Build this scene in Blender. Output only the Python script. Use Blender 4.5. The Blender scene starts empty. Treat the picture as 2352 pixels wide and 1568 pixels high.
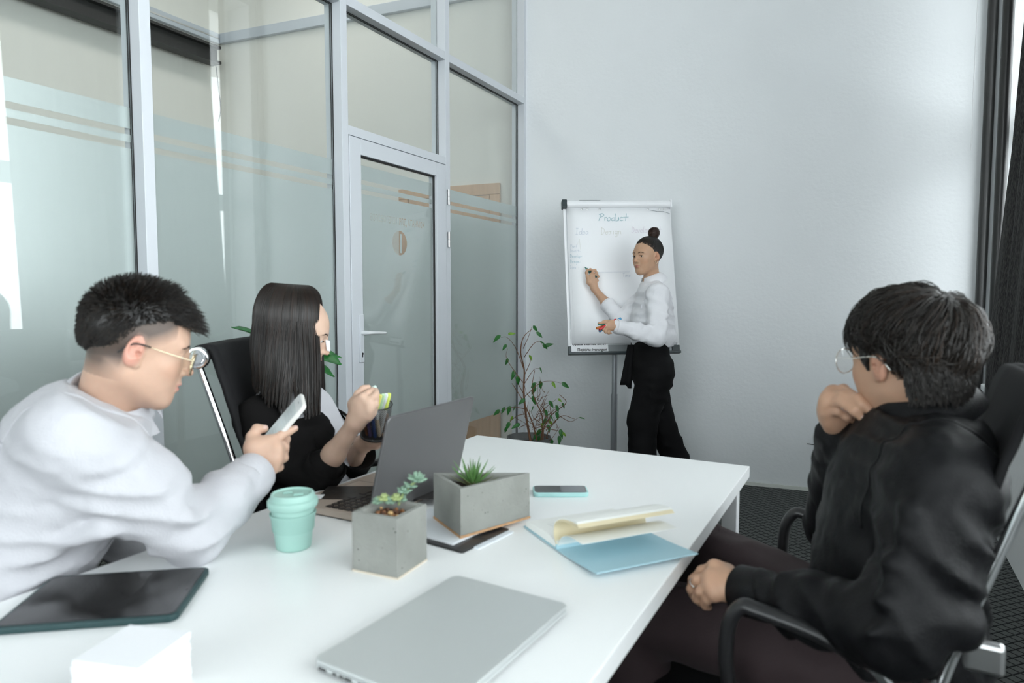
import bpy, bmesh, math, random
import numpy as np
from mathutils import Vector, Matrix
random.seed(7); RNG = np.random.RandomState(11)
S = bpy.context.scene
COL = S.collection

# ------------------------------------------------------------------ camera
CAM_H = 1.24; PITCH = math.radians(3.75); FPX = 1568.0
cd = bpy.data.cameras.new('camera'); cam = bpy.data.objects.new('camera', cd); COL.objects.link(cam)
cam.location = (0, 0, CAM_H); cam.rotation_euler = (math.pi/2 - PITCH, 0, 0)
cd.lens = 24; cd.sensor_width = 36; cd.clip_start = .02; cd.clip_end = 100
cd.dof.use_dof = True; cd.dof.focus_distance = 3.3; cd.dof.aperture_fstop = 3.6
S.camera = cam

# ------------------------------------------------------------------ world: bright overcast daylight
w = bpy.data.worlds.new('overcast'); S.world = w; w.use_nodes = True
bg = w.node_tree.nodes['Background']
bg.inputs[0].default_value = (.935, .965, 1.0, 1); bg.inputs[1].default_value = 5.0

# room frame: ag = direction of the glass partition, ab = direction of the back wall
AG = math.radians(27.6); G = np.array([math.sin(AG), math.cos(AG), 0]); N = np.array([math.cos(AG), -math.sin(AG), 0])
AB = math.radians(21.9); BW = np.array([math.cos(AB), -math.sin(AB), 0]); BN = np.array([-math.sin(AB), -math.cos(AB), 0])
C0 = np.array([.104, 5.033, 0.]); C1 = C0 + BW*2.87
CEIL = 4.5

def lamp(name, loc, rot, sx, sy, power, col):
    l = bpy.data.lights.new(name, 'AREA'); l.shape = 'RECTANGLE'; l.size = sx; l.size_y = sy; l.energy = power; l.color = col
    o = bpy.data.objects.new(name, l); COL.objects.link(o); o.location = loc; o.rotation_euler = rot
    return o
# unseen lamp added to brighten the neighbouring corridor, daylight entering through the row of tall windows
pc = C0 - G*2.3 - N*1.5
lamp('corridor_fill_light', (pc[0], pc[1], 4.35), (0, 0, -AG), .6, 4.5, 19, (1, .97, .93))
def portal(name, c, d, sx, sy):      # marks a window opening for the sky light, gives no light of its own
    o = lamp(name, tuple(c), (0, 0, 0), sx, sy, 1, (1, 1, 1)); o.data.cycles.is_portal = True
    o.rotation_euler = Vector(tuple(d)).to_track_quat('-Z', 'Z').to_euler(); return o
portal('window_portal', C1 - G*3.56 + N*.44 + np.array([0, 0, 2.29]), -N, 6.9, 3.35)
portal('added_window_portal', C0 - G*7.92 + N*1.5 + np.array([0, 0, 2.55]), G, 2.3, 3.15)  # sky opening of the added rear window

S.view_settings.view_transform = 'Standard'; S.view_settings.look = 'None'
S.view_settings.exposure = 0.76; S.view_settings.gamma = 1.0; S.view_settings.use_curve_mapping = False
S.cycles.use_denoising = True; S.cycles.max_bounces = 10; S.cycles.diffuse_bounces = 6
S.cycles.glossy_bounces = 4; S.cycles.transparent_max_bounces = 16; S.cycles.transmission_bounces = 6
S.cycles.caustics_reflective = False; S.cycles.caustics_refractive = False
S.cycles.sample_clamp_indirect = 6

# ------------------------------------------------------------------ measuring helpers
def ray(x, y):
    u = (x - 1176)/FPX; v = (y - 784)/FPX
    return np.array([u, math.cos(PITCH) - v*math.sin(PITCH), -math.sin(PITCH) - v*math.cos(PITCH)])
CO = np.array([0, 0, CAM_H])
def T(x, y, z=.74):
    r = ray(x, y); return CO + r*((z - CAM_H)/r[2])
def D(x, y, d):
    r = ray(x, y); return CO + r*(d/r[1])
def GP(x, y, s=0.):
    r = ray(x, y); k = ((C0 - s*N - CO) @ N)/(r @ N); p = CO + k*r
    return -(p - C0) @ G, p[2]
def gpt(t, z, s=0.):          # point on the partition: t along it from the corner, s behind its front face
    p = C0 - G*t - N*s; return np.array([p[0], p[1], z])

# ------------------------------------------------------------------ materials
MATS = {}
def nodes(m):
    m.use_nodes = True; nt = m.node_tree; return nt, nt.nodes['Principled BSDF']
def mat(name, col, rough=.5, metal=0., bump=0., bscale=60., var=0., vscale=8., spec=.5, coat=0., sheen=0., sub=0., attr=None, stretch=None, trans=0.):
    if name in MATS: return MATS[name]
    m = bpy.data.materials.new(name); nt, b = nodes(m); MATS[name] = m
    b.inputs['Base Color'].default_value = (*col, 1); b.inputs['Roughness'].default_value = rough
    b.inputs['Metallic'].default_value = metal; b.inputs['Specular IOR Level'].default_value = spec
    b.inputs['Coat Weight'].default_value = coat; b.inputs['Sheen Weight'].default_value = sheen
    b.inputs['Transmission Weight'].default_value = trans
    if sub:
        b.inputs['Subsurface Weight'].default_value = sub; b.inputs['Subsurface Radius'].default_value = (.012, .005, .003)
        b.inputs['Subsurface Scale'].default_value = 1.0
    tc = nt.nodes.new('ShaderNodeTexCoord'); mp = nt.nodes.new('ShaderNodeMapping'); nt.links.new(tc.outputs['Object'], mp.inputs[0])
    if stretch: mp.inputs['Scale'].default_value = stretch
    src = None
    if attr:
        a = nt.nodes.new('ShaderNodeAttribute'); a.attribute_name = attr; src = a.outputs['Color']; nt.links.new(src, b.inputs['Base Color'])
    if var:
        n = nt.nodes.new('ShaderNodeTexNoise'); n.inputs['Scale'].default_value = vscale; n.inputs['Detail'].default_value = 5
        nt.links.new(mp.outputs[0], n.inputs['Vector'])
        r = nt.nodes.new('ShaderNodeMapRange'); r.inputs['From Min'].default_value = .25; r.inputs['From Max'].default_value = .75
        r.inputs['To Min'].default_value = 1 - var; r.inputs['To Max'].default_value = 1 + var
        nt.links.new(n.outputs[0], r.inputs[0])
        mx = nt.nodes.new('ShaderNodeVectorMath'); mx.operation = 'SCALE'
        if src is not None: nt.links.new(src, mx.inputs[0])
        else: mx.inputs[0].default_value = col
        nt.links.new(r.outputs[0], mx.inputs['Scale']); nt.links.new(mx.outputs[0], b.inputs['Base Color'])
    if bump:
        n = nt.nodes.new('ShaderNodeTexNoise'); n.inputs['Scale'].default_value = bscale; n.inputs['Detail'].default_value = 4
        nt.links.new(mp.outputs[0], n.inputs['Vector'])
        bp = nt.nodes.new('ShaderNodeBump'); bp.inputs['Strength'].default_value = bump; bp.inputs['Distance'].default_value = .004
        nt.links.new(n.outputs[0], bp.inputs['Height']); nt.links.new(bp.outputs[0], b.inputs['Normal'])
    return m
def srgb(r, g, b):
    f = lambda c: (c/255/12.92) if c/255 <= .04045 else ((c/255 + .055)/1.055)**2.4
    return (f(r), f(g), f(b))

def glass_mat(name, tint=(.965, .985, .98), gl=1.0, ior=1.5):
    m = bpy.data.materials.new(name); m.use_nodes = True; nt = m.node_tree; nt.nodes.clear(); MATS[name] = m
    o = nt.nodes.new('ShaderNodeOutputMaterial'); t = nt.nodes.new('ShaderNodeBsdfTransparent'); t.inputs[0].default_value = (*tint, 1)
    g = nt.nodes.new('ShaderNodeBsdfGlossy'); g.inputs['Roughness'].default_value = .0; g.inputs[0].default_value = (gl, gl, gl, 1)
    f = nt.nodes.new('ShaderNodeFresnel'); ge = nt.nodes.new('ShaderNodeNewGeometry')
    mr = nt.nodes.new('ShaderNodeMapRange'); mr.inputs[3].default_value = ior; mr.inputs[4].default_value = 1/ior   # same reflectance entering and leaving the pane
    nt.links.new(ge.outputs['Backfacing'], mr.inputs[0]); nt.links.new(mr.outputs[0], f.inputs[0])
    mx = nt.nodes.new('ShaderNodeMixShader'); nt.links.new(f.outputs[0], mx.inputs[0]); nt.links.new(t.outputs[0], mx.inputs[1])
    nt.links.new(g.outputs[0], mx.inputs[2]); nt.links.new(mx.outputs[0], o.inputs[0]); return m
def film_mat():
    m = bpy.data.materials.new('frosted_film'); m.use_nodes = True; nt = m.node_tree; nt.nodes.clear(); MATS['frosted_film'] = m
    o = nt.nodes.new('ShaderNodeOutputMaterial')
    d = nt.nodes.new('ShaderNodeBsdfDiffuse'); d.inputs[0].default_value = (.72, .755, .755, 1)
    t = nt.nodes.new('ShaderNodeBsdfTranslucent'); t.inputs[0].default_value = (.76, .79, .77, 1)
    p = nt.nodes.new('ShaderNodeBsdfTransparent'); p.inputs[0].default_value = (.94, .96, .95, 1)
    a = nt.nodes.new('ShaderNodeMixShader'); a.inputs[0].default_value = .42; nt.links.new(d.outputs[0], a.inputs[1]); nt.links.new(t.outputs[0], a.inputs[2])
    b = nt.nodes.new('ShaderNodeMixShader'); b.inputs[0].default_value = .14; nt.links.new(a.outputs[0], b.inputs[1]); nt.links.new(p.outputs[0], b.inputs[2])
    g = nt.nodes.new('ShaderNodeBsdfGlossy'); g.inputs['Roughness'].default_value = .38; g.inputs[0].default_value = (.9, .93, .93, 1)
    c = nt.nodes.new('ShaderNodeMixShader'); c.inputs[0].default_value = .24; nt.links.new(b.outputs[0], c.inputs[1]); nt.links.new(g.outputs[0], c.inputs[2])
    nt.links.new(c.outputs[0], o.inputs[0]); return m

# ------------------------------------------------------------------ objects
def unit(v): v = np.asarray(v, float); return v/np.linalg.norm(v)
def props(o, label=None, cat=None, group=None, kind=None):
    if label: o['label'] = label
    if cat: o['category'] = cat
    if group: o['group'] = group
    if kind: o['kind'] = kind
    return o
def empty(name, loc=(0, 0, 0), rotz=0., **k):
    o = bpy.data.objects.new(name, None); COL.objects.link(o); o.location = loc; o.rotation_euler = (0, 0, rotz)
    o.empty_display_size = .05; return props(o, **k)
class MB:
    def __init__(s): s.v = []; s.f = []; s.n = 0; s.mi = []
    def add(s, v, f, mi=0):
        v = np.asarray(v, float).reshape(-1, 3); s.v.append(v); s.f += [tuple(int(i) + s.n for i in q) for q in f]; s.mi += [mi]*len(f); s.n += len(v); return s
    def box(s, c, d, R=None, mi=0):
        h = np.array(d)/2; v = np.array([[x, y, z] for x in (-1, 1) for y in (-1, 1) for z in (-1, 1)])*h
        if R is not None: v = v @ np.asarray(R).T
        return s.add(v + np.array(c), [(0, 1, 3, 2), (4, 6, 7, 5), (0, 4, 5, 1), (2, 3, 7, 6), (0, 2, 6, 4), (1, 5, 7, 3)], mi)
    def frame(s, o, ax, ay, az, mi=0):       # parallelepiped from a corner and three edges
        o = np.asarray(o, float); v = [o + i*np.asarray(ax) + j*np.asarray(ay) + k*np.asarray(az) for i in (0, 1) for j in (0, 1) for k in (0, 1)]
        return s.add(v, [(0, 1, 3, 2), (4, 6, 7, 5), (0, 4, 5, 1), (2, 3, 7, 6), (0, 2, 6, 4), (1, 5, 7, 3)], mi)
    def prism(s, poly, z0, z1, mi=0):
        n = len(poly); v = [(x, y, z0) for x, y in poly] + [(x, y, z1) for x, y in poly]
        return s.add(v, [tuple(range(n))[::-1], tuple(range(n, 2*n))] + [(i, (i+1) % n, n+(i+1) % n, n+i) for i in range(n)], mi)
    def tube(s, path, r, n=10, mi=0, flat=1., up=None):
        P = np.asarray(path, float); m = len(P); r = np.broadcast_to(np.asarray(r, float), (m,))
        t = np.gradient(P, axis=0); t /= np.linalg.norm(t, axis=1)[:, None] + 1e-12
        ref = np.array(up if up is not None else ([0, 0, 1.] if abs(t[0][2]) < .9 else [1., 0, 0])); a = np.cross(t[0], ref); a /= np.linalg.norm(a)
        V = []
        for i in range(m):
            if up is not None: a = np.cross(t[i], ref)
            a = a - t[i]*(a @ t[i]); a /= np.linalg.norm(a) + 1e-12; b = np.cross(t[i], a)
            for k in range(n):
                q = 2*math.pi*k/n; V.append(P[i] + r[i]*(a*math.cos(q) + b*math.sin(q)*flat))
        F = [(i*n+k, i*n+(k+1) % n, (i+1)*n+(k+1) % n, (i+1)*n+k) for i in range(m-1) for k in range(n)]
        F += [tuple(range(n))[::-1], tuple((m-1)*n + k for k in range(n))]
        return s.add(V, F, mi)
    def lathe(s, prof, c=(0, 0, 0), n=32, R=None, mi=0):
        V = []; m = len(prof)
        for r, z in prof:
            for k in range(n): q = 2*math.pi*k/n; V.append((r*math.cos(q), r*math.sin(q), z))
        V = np.array(V)
        if R is not None: V = V @ np.asarray(R).T
        F = [(i*n+k, i*n+(k+1) % n, (i+1)*n+(k+1) % n, (i+1)*n+k) for i in range(m-1) for k in range(n)]
        F += [tuple(range(n))[::-1], tuple((m-1)*n + k for k in range(n))]
        return s.add(V + np.array(c), F, mi)
    def sphere(s, c, r, n=10, R=None, mi=0):
        m = max(4, n//2 + 1); V = [(0, 0, 1)]; r = np.broadcast_to(np.asarray(r, float), (3,))
        for i in range(1, m):
            for k in range(n): a = math.pi*i/m; b = 2*math.pi*k/n; V.append((math.sin(a)*math.cos(b), math.sin(a)*math.sin(b), math.cos(a)))
        V.append((0, 0, -1)); V = np.array(V)*r
        if R is not None: V = V @ np.asarray(R).T
        F = [(0, 1+k, 1+(k+1) % n) for k in range(n)]
        F += [(1+i*n+k, 1+(i+1)*n+k, 1+(i+1)*n+(k+1) % n, 1+i*n+(k+1) % n) for i in range(m-2) for k in range(n)]
        L = 1 + (m-1)*n; F += [(L, 1+(m-2)*n+(k+1) % n, 1+(m-2)*n+k) for k in range(n)]
        return s.add(V + np.array(c), F, mi)
    def sheet(s, grid, thick=0.001, mi=0):    # grid (a,b,3) of points -> thin solid surface
        g = np.asarray(grid, float); a, b, _ = g.shape
        du = np.gradient(g, axis=0); dv = np.gradient(g, axis=1); nn = np.cross(du, dv); nn /= np.linalg.norm(nn, axis=2)[..., None] + 1e-12
        top = g + nn*thick/2; bot = g - nn*thick/2; V = np.concatenate([top.reshape(-1, 3), bot.reshape(-1, 3)]); o = a*b
        F = []
        for i in range(a-1):
            for j in range(b-1):
                q = (i*b+j, (i+1)*b+j, (i+1)*b+j+1, i*b+j+1); F.append(q); F.append(tuple(x+o for x in q[::-1]))
        rim = [i*b for i in range(a)] + [(a-1)*b+j for j in range(1, b)] + [i*b+b-1 for i in range(a-2, -1, -1)] + [j for j in range(b-2, 0, -1)]
        for i in range(len(rim)): p, q = rim[i], rim[(i+1) % len(rim)]; F.append((q, p, p+o, q+o))
        return s.add(V, F, mi)
    def build(s, name, m, parent=None, smooth=False, bevel=0, bseg=2, loc=None, angle=40, sub=0, colors=None, fix=True, **k):
        me = bpy.data.meshes.new(name); V = np.concatenate(s.v) if s.v else np.zeros((0, 3))
        me.from_pydata([tuple(x) for x in V], [], s.f)
        for x in (m if isinstance(m, (list, tuple)) else [m]): me.materials.append(x)
        if any(s.mi): me.polygons.foreach_set('material_index', s.mi)
        if fix and len(s.f) < 60000:
            bm = bmesh.new(); bm.from_mesh(me); bmesh.ops.recalc_face_normals(bm, faces=bm.faces); bm.to_mesh(me); bm.free()
        return finish(me, name, parent, smooth, bevel, bseg, loc, angle, sub, colors, **k)
def finish(me, name, parent=None, smooth=False, bevel=0, bseg=2, loc=None, angle=40, sub=0, colors=None, **k):
    o = bpy.data.objects.new(name, me); COL.objects.link(o)
    if smooth == 'auto': me.shade_smooth() if hasattr(me, 'shade_smooth') else None; me.set_sharp_from_angle(angle=math.radians(angle))
    elif smooth: me.polygons.foreach_set('use_smooth', [True]*len(me.polygons))
    if bevel:
        b = o.modifiers.new('bevel', 'BEVEL'); b.width = bevel; b.segments = bseg; b.limit_method = 'ANGLE'; b.angle_limit = math.radians(35); b.harden_normals = False
    if sub: q = o.modifiers.new('sub', 'SUBSURF'); q.levels = sub; q.render_levels = sub
    if colors is not None:
        a = me.color_attributes.new('Col', 'FLOAT_COLOR', 'POINT'); c = np.ones((len(me.vertices), 4)); c[:, :3] = colors; a.data.foreach_set('color', c.ravel())
    if loc is not None: o.location = loc
    if parent is not None:
        o.parent = parent
    return props(o, **k)
def copy_tree(o, parent=None, **k):
    c = o.copy(); COL.objects.link(c); c.parent = parent
    for ch in list(o.children): copy_tree(ch, c)
    return props(c, **k)
def poly_round(w, h, r, n=5, cx=0, cy=0):
    P = []
    for sx, sy, a0 in ((1, 1, 0), (-1, 1, 90), (-1, -1, 180), (1, -1, 270)):
        for i in range(n+1):
            a = math.radians(a0 + 90*i/n); P.append((cx + sx*(w/2-r) + r*math.cos(a), cy + sy*(h/2-r) + r*math.sin(a)))
    return P
def smooth_path(P, n=8):
    P = np.asarray(P, float); Q = np.vstack([2*P[0]-P[1], P, 2*P[-1]-P[-2]]); out = []
    for i in range(1, len(Q)-2):
        for t in np.linspace(0, 1, n, endpoint=False):
            a, b, c, d = Q[i-1:i+3]; out.append(.5*((2*b) + (c-a)*t + (2*a-5*b+4*c-d)*t*t + (3*b-a-3*c+d)*t**3))
    out.append(P[-1]); return np.array(out)
def basis(x, z=None, y=None):              # matrix with given local x and approx z (columns)
    x = unit(x)
    if z is not None: y = unit(np.cross(z, x)); z = np.cross(x, y)
    else: z = unit(np.cross(x, y)); y = np.cross(z, x)
    return np.column_stack([x, y, z])
def text_mesh(name, txt, size, origin, ax, ay, m, parent=None, thick=.0004, offset=0., align='LEFT', shear=0., sx=1., **k):
    c = bpy.data.curves.new(name, 'FONT'); c.body = txt; c.size = size; c.extrude = thick; c.offset = offset; c.align_x = align; c.resolution_u = 3; c.shear = shear
    o = bpy.data.objects.new(name, c); COL.objects.link(o); bpy.context.view_layer.update()
    me = bpy.data.meshes.new_from_object(o.evaluated_get(bpy.context.evaluated_depsgraph_get())); bpy.data.objects.remove(o); bpy.data.curves.remove(c)
    ax = unit(ax)*sx; ay = unit(ay); az = unit(np.cross(ax, ay))
    M = np.eye(4); M[:3, 0] = ax; M[:3, 1] = ay; M[:3, 2] = az; M[:3, 3] = origin
    bm = bmesh.new(); bm.from_mesh(me); bmesh.ops.remove_doubles(bm, verts=bm.verts, dist=1e-6); bmesh.ops.recalc_face_normals(bm, faces=bm.faces); bm.to_mesh(me); bm.free()
    me.transform(Matrix(M.tolist())); me.materials.clear(); me.materials.append(m)
    return finish(me, name, parent, **k)

# ================================================================== materials in use
M_wall = mat('wall_paint', (.80, .825, .84), .75, bump=.35, bscale=45, var=.015, vscale=3)
M_wall2 = mat('corridor_paint', (.76, .745, .70), .8, bump=.1, bscale=60)
M_ceil = mat('ceiling_paint', (.88, .88, .87), .9)
M_alu = mat('powder_coated_aluminium', srgb(206, 210, 215), .4, 0., spec=.5)
M_gasket = mat('black_rubber_gasket', (.02, .02, .02), .6)
M_glass = glass_mat('clear_glass'); M_film = film_mat()
M_wood = mat('beech_veneer', srgb(206, 172, 142), .5, var=.08, vscale=6, stretch=(6, 6, .6))
M_black = mat('black_enamel_pipe', (.018, .018, .018), .4, bump=.15, bscale=80)
M_chrome = mat('chrome', (.82, .83, .84), .08, 1.)
M_steel = mat('brushed_steel', (.6, .6, .6), .3, 1.)
M_plaster = mat('thick_white_plaster', (.86, .87, .88), .8, bump=.9, bscale=25)

# carpet: grey pile with a woven net of dark diagonal lines
M_carpet = bpy.data.materials.new('net_pattern_carpet'); nt, b = nodes(M_carpet)
tc = nt.nodes.new('ShaderNodeTexCoord'); sep = None
def line_set(ang, period, width):
    mp = nt.nodes.new('ShaderNodeMapping'); mp.inputs['Rotation'].default_value = (0, 0, -ang); nt.links.new(tc.outputs['Object'], mp.inputs[0])
    nz = nt.nodes.new('ShaderNodeTexNoise'); nz.inputs['Scale'].default_value = 30; nt.links.new(tc.outputs['Object'], nz.inputs[0])
    s = nt.nodes.new('ShaderNodeSeparateXYZ'); nt.links.new(mp.outputs[0], s.inputs[0])
    a0 = nt.nodes.new('ShaderNodeMath'); a0.operation = 'MULTIPLY_ADD'; nt.links.new(nz.outputs[0], a0.inputs[0]); a0.inputs[1].default_value = .004; nt.links.new(s.outputs['Y'], a0.inputs[2])
    a = nt.nodes.new('ShaderNodeMath'); a.operation = 'PINGPONG'; nt.links.new(a0.outputs[0], a.inputs[0]); a.inputs[1].default_value = period/2
    r = nt.nodes.new('ShaderNodeMapRange'); nt.links.new(a.outputs[0], r.inputs[0]); r.inputs[1].default_value = width*.4; r.inputs[2].default_value = width
    return r.outputs[0]
l1 = line_set(math.radians(-68), .036, .0042); l2 = line_set(math.radians(20), .036, .0042)
mn = nt.nodes.new('ShaderNodeMath'); mn.operation = 'MINIMUM'; nt.links.new(l1, mn.inputs[0]); nt.links.new(l2, mn.inputs[1])
nz = nt.nodes.new('ShaderNodeTexNoise'); nz.inputs['Scale'].default_value = 420; nt.links.new(tc.outputs['Object'], nz.inputs[0])
ra = nt.nodes.new('ShaderNodeMapRange'); nt.links.new(nz.outputs[0], ra.inputs[0]); ra.inputs[1].default_value = .3; ra.inputs[2].default_value = .7; ra.inputs[3].default_value = .6; ra.inputs[4].default_value = 1.3
mx = nt.nodes.new('ShaderNodeMix'); mx.data_type = 'RGBA'; nt.links.new(mn.outputs[0], mx.inputs['Factor'])
mx.inputs['A'].default_value = (.016, .016, .017, 1); mx.inputs['B'].default_value = (.115, .122, .12, 1)
vm = nt.nodes.new('ShaderNodeVectorMath'); vm.operation = 'SCALE'; nt.links.new(mx.outputs['Result'], vm.inputs[0]); nt.links.new(ra.outputs[0], vm.inputs['Scale'])
nt.links.new(vm.outputs[0], b.inputs['Base Color']); b.inputs['Roughness'].default_value = .95; b.inputs['Specular IOR Level'].default_value = .1

# ================================================================== the setting
Z3 = np.array([0, 0, 1.])
MB().box((-1, 2, -.05), (16, 18, .1)).build('floor', M_carpet, kind='structure')
MB().box((-1, 2, CEIL+.05), (16, 18, .1)).build('ceiling', M_ceil, kind='structure')
# back wall (one plaster plane, a shallow step into the corridor behind the glass)
MB().frame(C0 - BW*.02, BW*3.3, -BN*.25, Z3*CEIL).build('wall_back', M_wall, kind='structure')
MB().frame(C0 - BW*4.2 - BN*.15, BW*4.25, -BN*.2, Z3*CEIL).build('wall_corridor', M_wall2, kind='structure')
cl = C0 - BW*3.009 - BN*.15
MB().frame(cl - N*.2 + G*.3, N*.2, -G*9.5, Z3*CEIL).build('wall_corridor_side', M_wall2, kind='structure')
# end wall behind the photographer
pe = C0 - G*7.6
wf = MB()
wf.frame(pe - N*3.6, N*4.0, -G*.3, Z3*CEIL); wf.frame(pe + N*2.6, N*2.2, -G*.3, Z3*CEIL)
wf.frame(pe + N*.4, N*2.2, -G*.3, Z3*1.0); wf.frame(pe + N*.4 + Z3*4.1, N*2.2, -G*.3, Z3*(CEIL-4.1))
wf.build('wall_front', M_wall, kind='structure')
# right wall with the tall window opening
W0, W1, WZ0, WZ1, WT = .12, 7.0, .74, 3.95, .42
wr = MB()
wr.frame(C1 + G*.3, -G*(.3+W0), N*WT, Z3*CEIL)
wr.frame(C1 - G*W0, -G*(W1-W0), N*WT, Z3*WZ0)
wr.frame(C1 - G*W0 + Z3*WZ1, -G*(W1-W0), N*WT, Z3*(CEIL-WZ1))
wr.frame(C1 - G*W1, -G*1.2, N*WT, Z3*CEIL)
wr.build('wall_right', M_plaster, kind='structure')
# window frames: white bars with panes
wroot = empty('window_1', tuple(C1 - G*W0 + N*.3), kind='structure')
M_wframe = mat('window_frame_white', (.8, .82, .82), .4)
for i in range(7):
    u = W0 + (W1-W0)*i/6 - (0 if i == 0 else .03 if i < 6 else .06)
    o = MB().frame(C1 - G*u + N*.28 + Z3*WZ0, -G*.06, N*.06, Z3*(WZ1-WZ0)).build('window_bar', M_wframe, bevel=.004); o.parent = wroot; o.matrix_parent_inverse = Matrix.Translation(-Vector(wroot.location))
for z, hz in ((WZ0, .24), (2.06, .15), (WZ1-.06, .06)):
    o = MB().frame(C1 - G*W0 + N*.285 + Z3*z, -G*(W1-W0), N*.05, Z3*hz).build('window_rail', M_wframe, bevel=.004); o.parent = wroot; o.matrix_parent_inverse = Matrix.Translation(-Vector(wroot.location))
o = MB().frame(C1 - G*W0 + N*.3 + Z3*WZ0, -G*(W1-W0), N*.006, Z3*(WZ1-WZ0)).build('window_pane', M_glass); o.parent = wroot; o.matrix_parent_inverse = Matrix.Translation(-Vector(wroot.location))
o = MB().frame(C1 - G*(W0-.0) - N*.04 + Z3*(WZ0-.03), -G*(W1-W0), N*.32, Z3*.036).build('window_sill', M_wframe, bevel=.006); o.parent = wroot; o.matrix_parent_inverse = Matrix.Translation(-Vector(wroot.location))
w2 = empty('added_window_2', tuple(pe + N*.4), kind='structure')  # unseen rear window, added to bring frontal light to the back wall
def kid0(o, root): o.parent = root; o.matrix_parent_inverse = Matrix.Translation(-Vector(root.location)); return o
for x in (0, 1.07, 2.14): kid0(MB().frame(pe + N*(.4+x) - G*.18 + Z3*1.0, N*.06, -G*.06, Z3*3.1).build('window_bar', M_wframe, bevel=.004), w2)
for z in (1.0, 2.9, 4.04): kid0(MB().frame(pe + N*.4 - G*.185 + Z3*z, N*2.2, -G*.05, Z3*.06).build('window_rail', M_wframe, bevel=.004), w2)
kid0(MB().frame(pe + N*.4 - G*.2 + Z3*1.0, N*2.2, -G*.006, Z3*3.1).build('window_pane', M_glass), w2)
# skirting gap at the foot of the back wall
MB().frame(C0 + BN*.006, BW*2.87, BN*.012, Z3*.022).build('baseboard_back', mat('chipped_plaster_edge', (.72, .74, .7), .8, bump=.6, bscale=30), kind='structure')

# ---------------- glass partition
part = empty('wall_left', tuple(C0), kind='structure')
def kid(o, root):
    o.parent = root; o.matrix_parent_inverse = Matrix.Translation(-Vector(root.location)); return o
def gbox(t0, t1, z0, z1, s0, s1, name, m, root=part, **k):    # box in partition coordinates
    return kid(MB().frame(gpt(t0, z0, s0), -G*(t1-t0), -N*(s1-s0), Z3*(z1-z0)).build(name, m, **k), root)
mull = [(-.02, .036), (1.02, 1.066), (1.918, 1.962), (2.932, 2.974), (3.94, 3.983), (4.95, 4.993), (5.96, 6.003)]
for a, c in mull: gbox(a, c, 0, CEIL, 0, .10, 'mullion', M_alu, bevel=.0015)
TZ = (2.622, 2.668)
for i in range(len(mull)-1):
    a, c = mull[i][1], mull[i+1][0]
    gbox(a, c, *TZ, 0.0005, .10, 'transom', M_alu, bevel=.0015)
    gbox(a, c, 0, .05, 0.0005, .10, 'bottom_rail', M_alu, bevel=.0015)
    gbox(a, c, TZ[1], CEIL, .056, .062, 'glass_pane', M_glass)
    for s in (.0515, .0625): 
        for q in ((a, a+.003, .05, TZ[0]), (c-.003, c, .05, TZ[0]), (a, c, TZ[0]-.003, TZ[0])):
            if i == 1 and q[2] < 1: q = (q[0], q[1], 2.06, q[3])
            gbox(*q, s, s+.004, 'glazing_gasket', M_gasket)
    if i == 1:
        gbox(a, c, 2.018, 2.062, 0.0005, .10, 'transom', M_alu, bevel=.0015)
        gbox(a, c, 2.062, TZ[0], .056, .062, 'glass_pane', M_glass)
    else:
        gbox(a, c, .05, TZ[0], .056, .062, 'glass_pane', M_glass)
        for z0, z1 in ((.42, 1.755), (1.777, 1.802), (1.824, 1.896)): gbox(a+.003, c-.003, z0, z1, .0635, .064, 'frosted_film', M_film)
# ---------------- glazed door in the partition
door = empty('door_1', tuple(gpt(1.918, 0)), kind='structure')
dt0, dt1, dz1 = 1.070, 1.914, 2.014
gbox(dt0, dt0+.095, .008, dz1, -.002, .055, 'door_stile', M_alu, door, bevel=.002)
gbox(dt1-.083, dt1, .008, dz1, -.002, .055, 'door_stile', M_alu, door, bevel=.002)
gbox(dt0+.095, dt1-.083, dz1-.078, dz1, -.002, .055, 'door_rail', M_alu, door, bevel=.002)
gbox(dt0+.095, dt1-.083, .008, .13, -.002, .055, 'door_rail', M_alu, door, bevel=.002)
g0, g1 = dt0+.095, dt1-.083
gbox(g0, g1, .13, dz1-.078, .026, .032, 'glass_pane', M_glass, door)
for q in ((g0, g0+.004, .13, 1.936), (g1-.004, g1, .13, 1.936), (g0, g1, 1.930, 1.936)):
    gbox(*q, .014, .025, 'glazing_gasket', M_gasket, door)
for z0, z1 in ((1.777, 1.802), (1.824, 1.896)): gbox(g0+.004, g1-.004, z0, z1, .0335, .034, 'frosted_film', M_film, door)
film = gbox(g0+.004, g1-.004, .13, 1.755, .0335, .0341, 'frosted_film', M_film, door)
# lettering cut out of the film, readable from the corridor side (mirrored from inside)
ta, za = GP(975, 521, .034); tb, zb = GP(850, 499, .034)
tx = text_mesh('lettering', 'КОМНАТА ДЛЯ ПЕРЕГОВОРОВ', .05, (0, 0, 0), (1, 0, 0), (0, 1, 0), M_film, thick=.01)
wid = max(v.co.x for v in tx.data.vertices)
sx = (tb-ta)/wid
pz = (za+zb)/2
M4 = np.eye(4); M4[:3, 0] = -G*sx; M4[:3, 1] = Z3*1.0; M4[:3, 2] = -N; M4[:3, 3] = gpt(ta, pz-.012, .034)
tx.data.transform(Matrix(M4.tolist()))
tc0, zc = GP(918, 558, .034); rc = .5*abs(GP(901, 558, .034)[0]-GP(935, 558, .034)[0])
disc = MB().lathe([(rc, -.01), (rc, .01)], n=40, R=basis(-G, -N), c=gpt(tc0, zc, .034)).build('disc', M_film)
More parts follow.
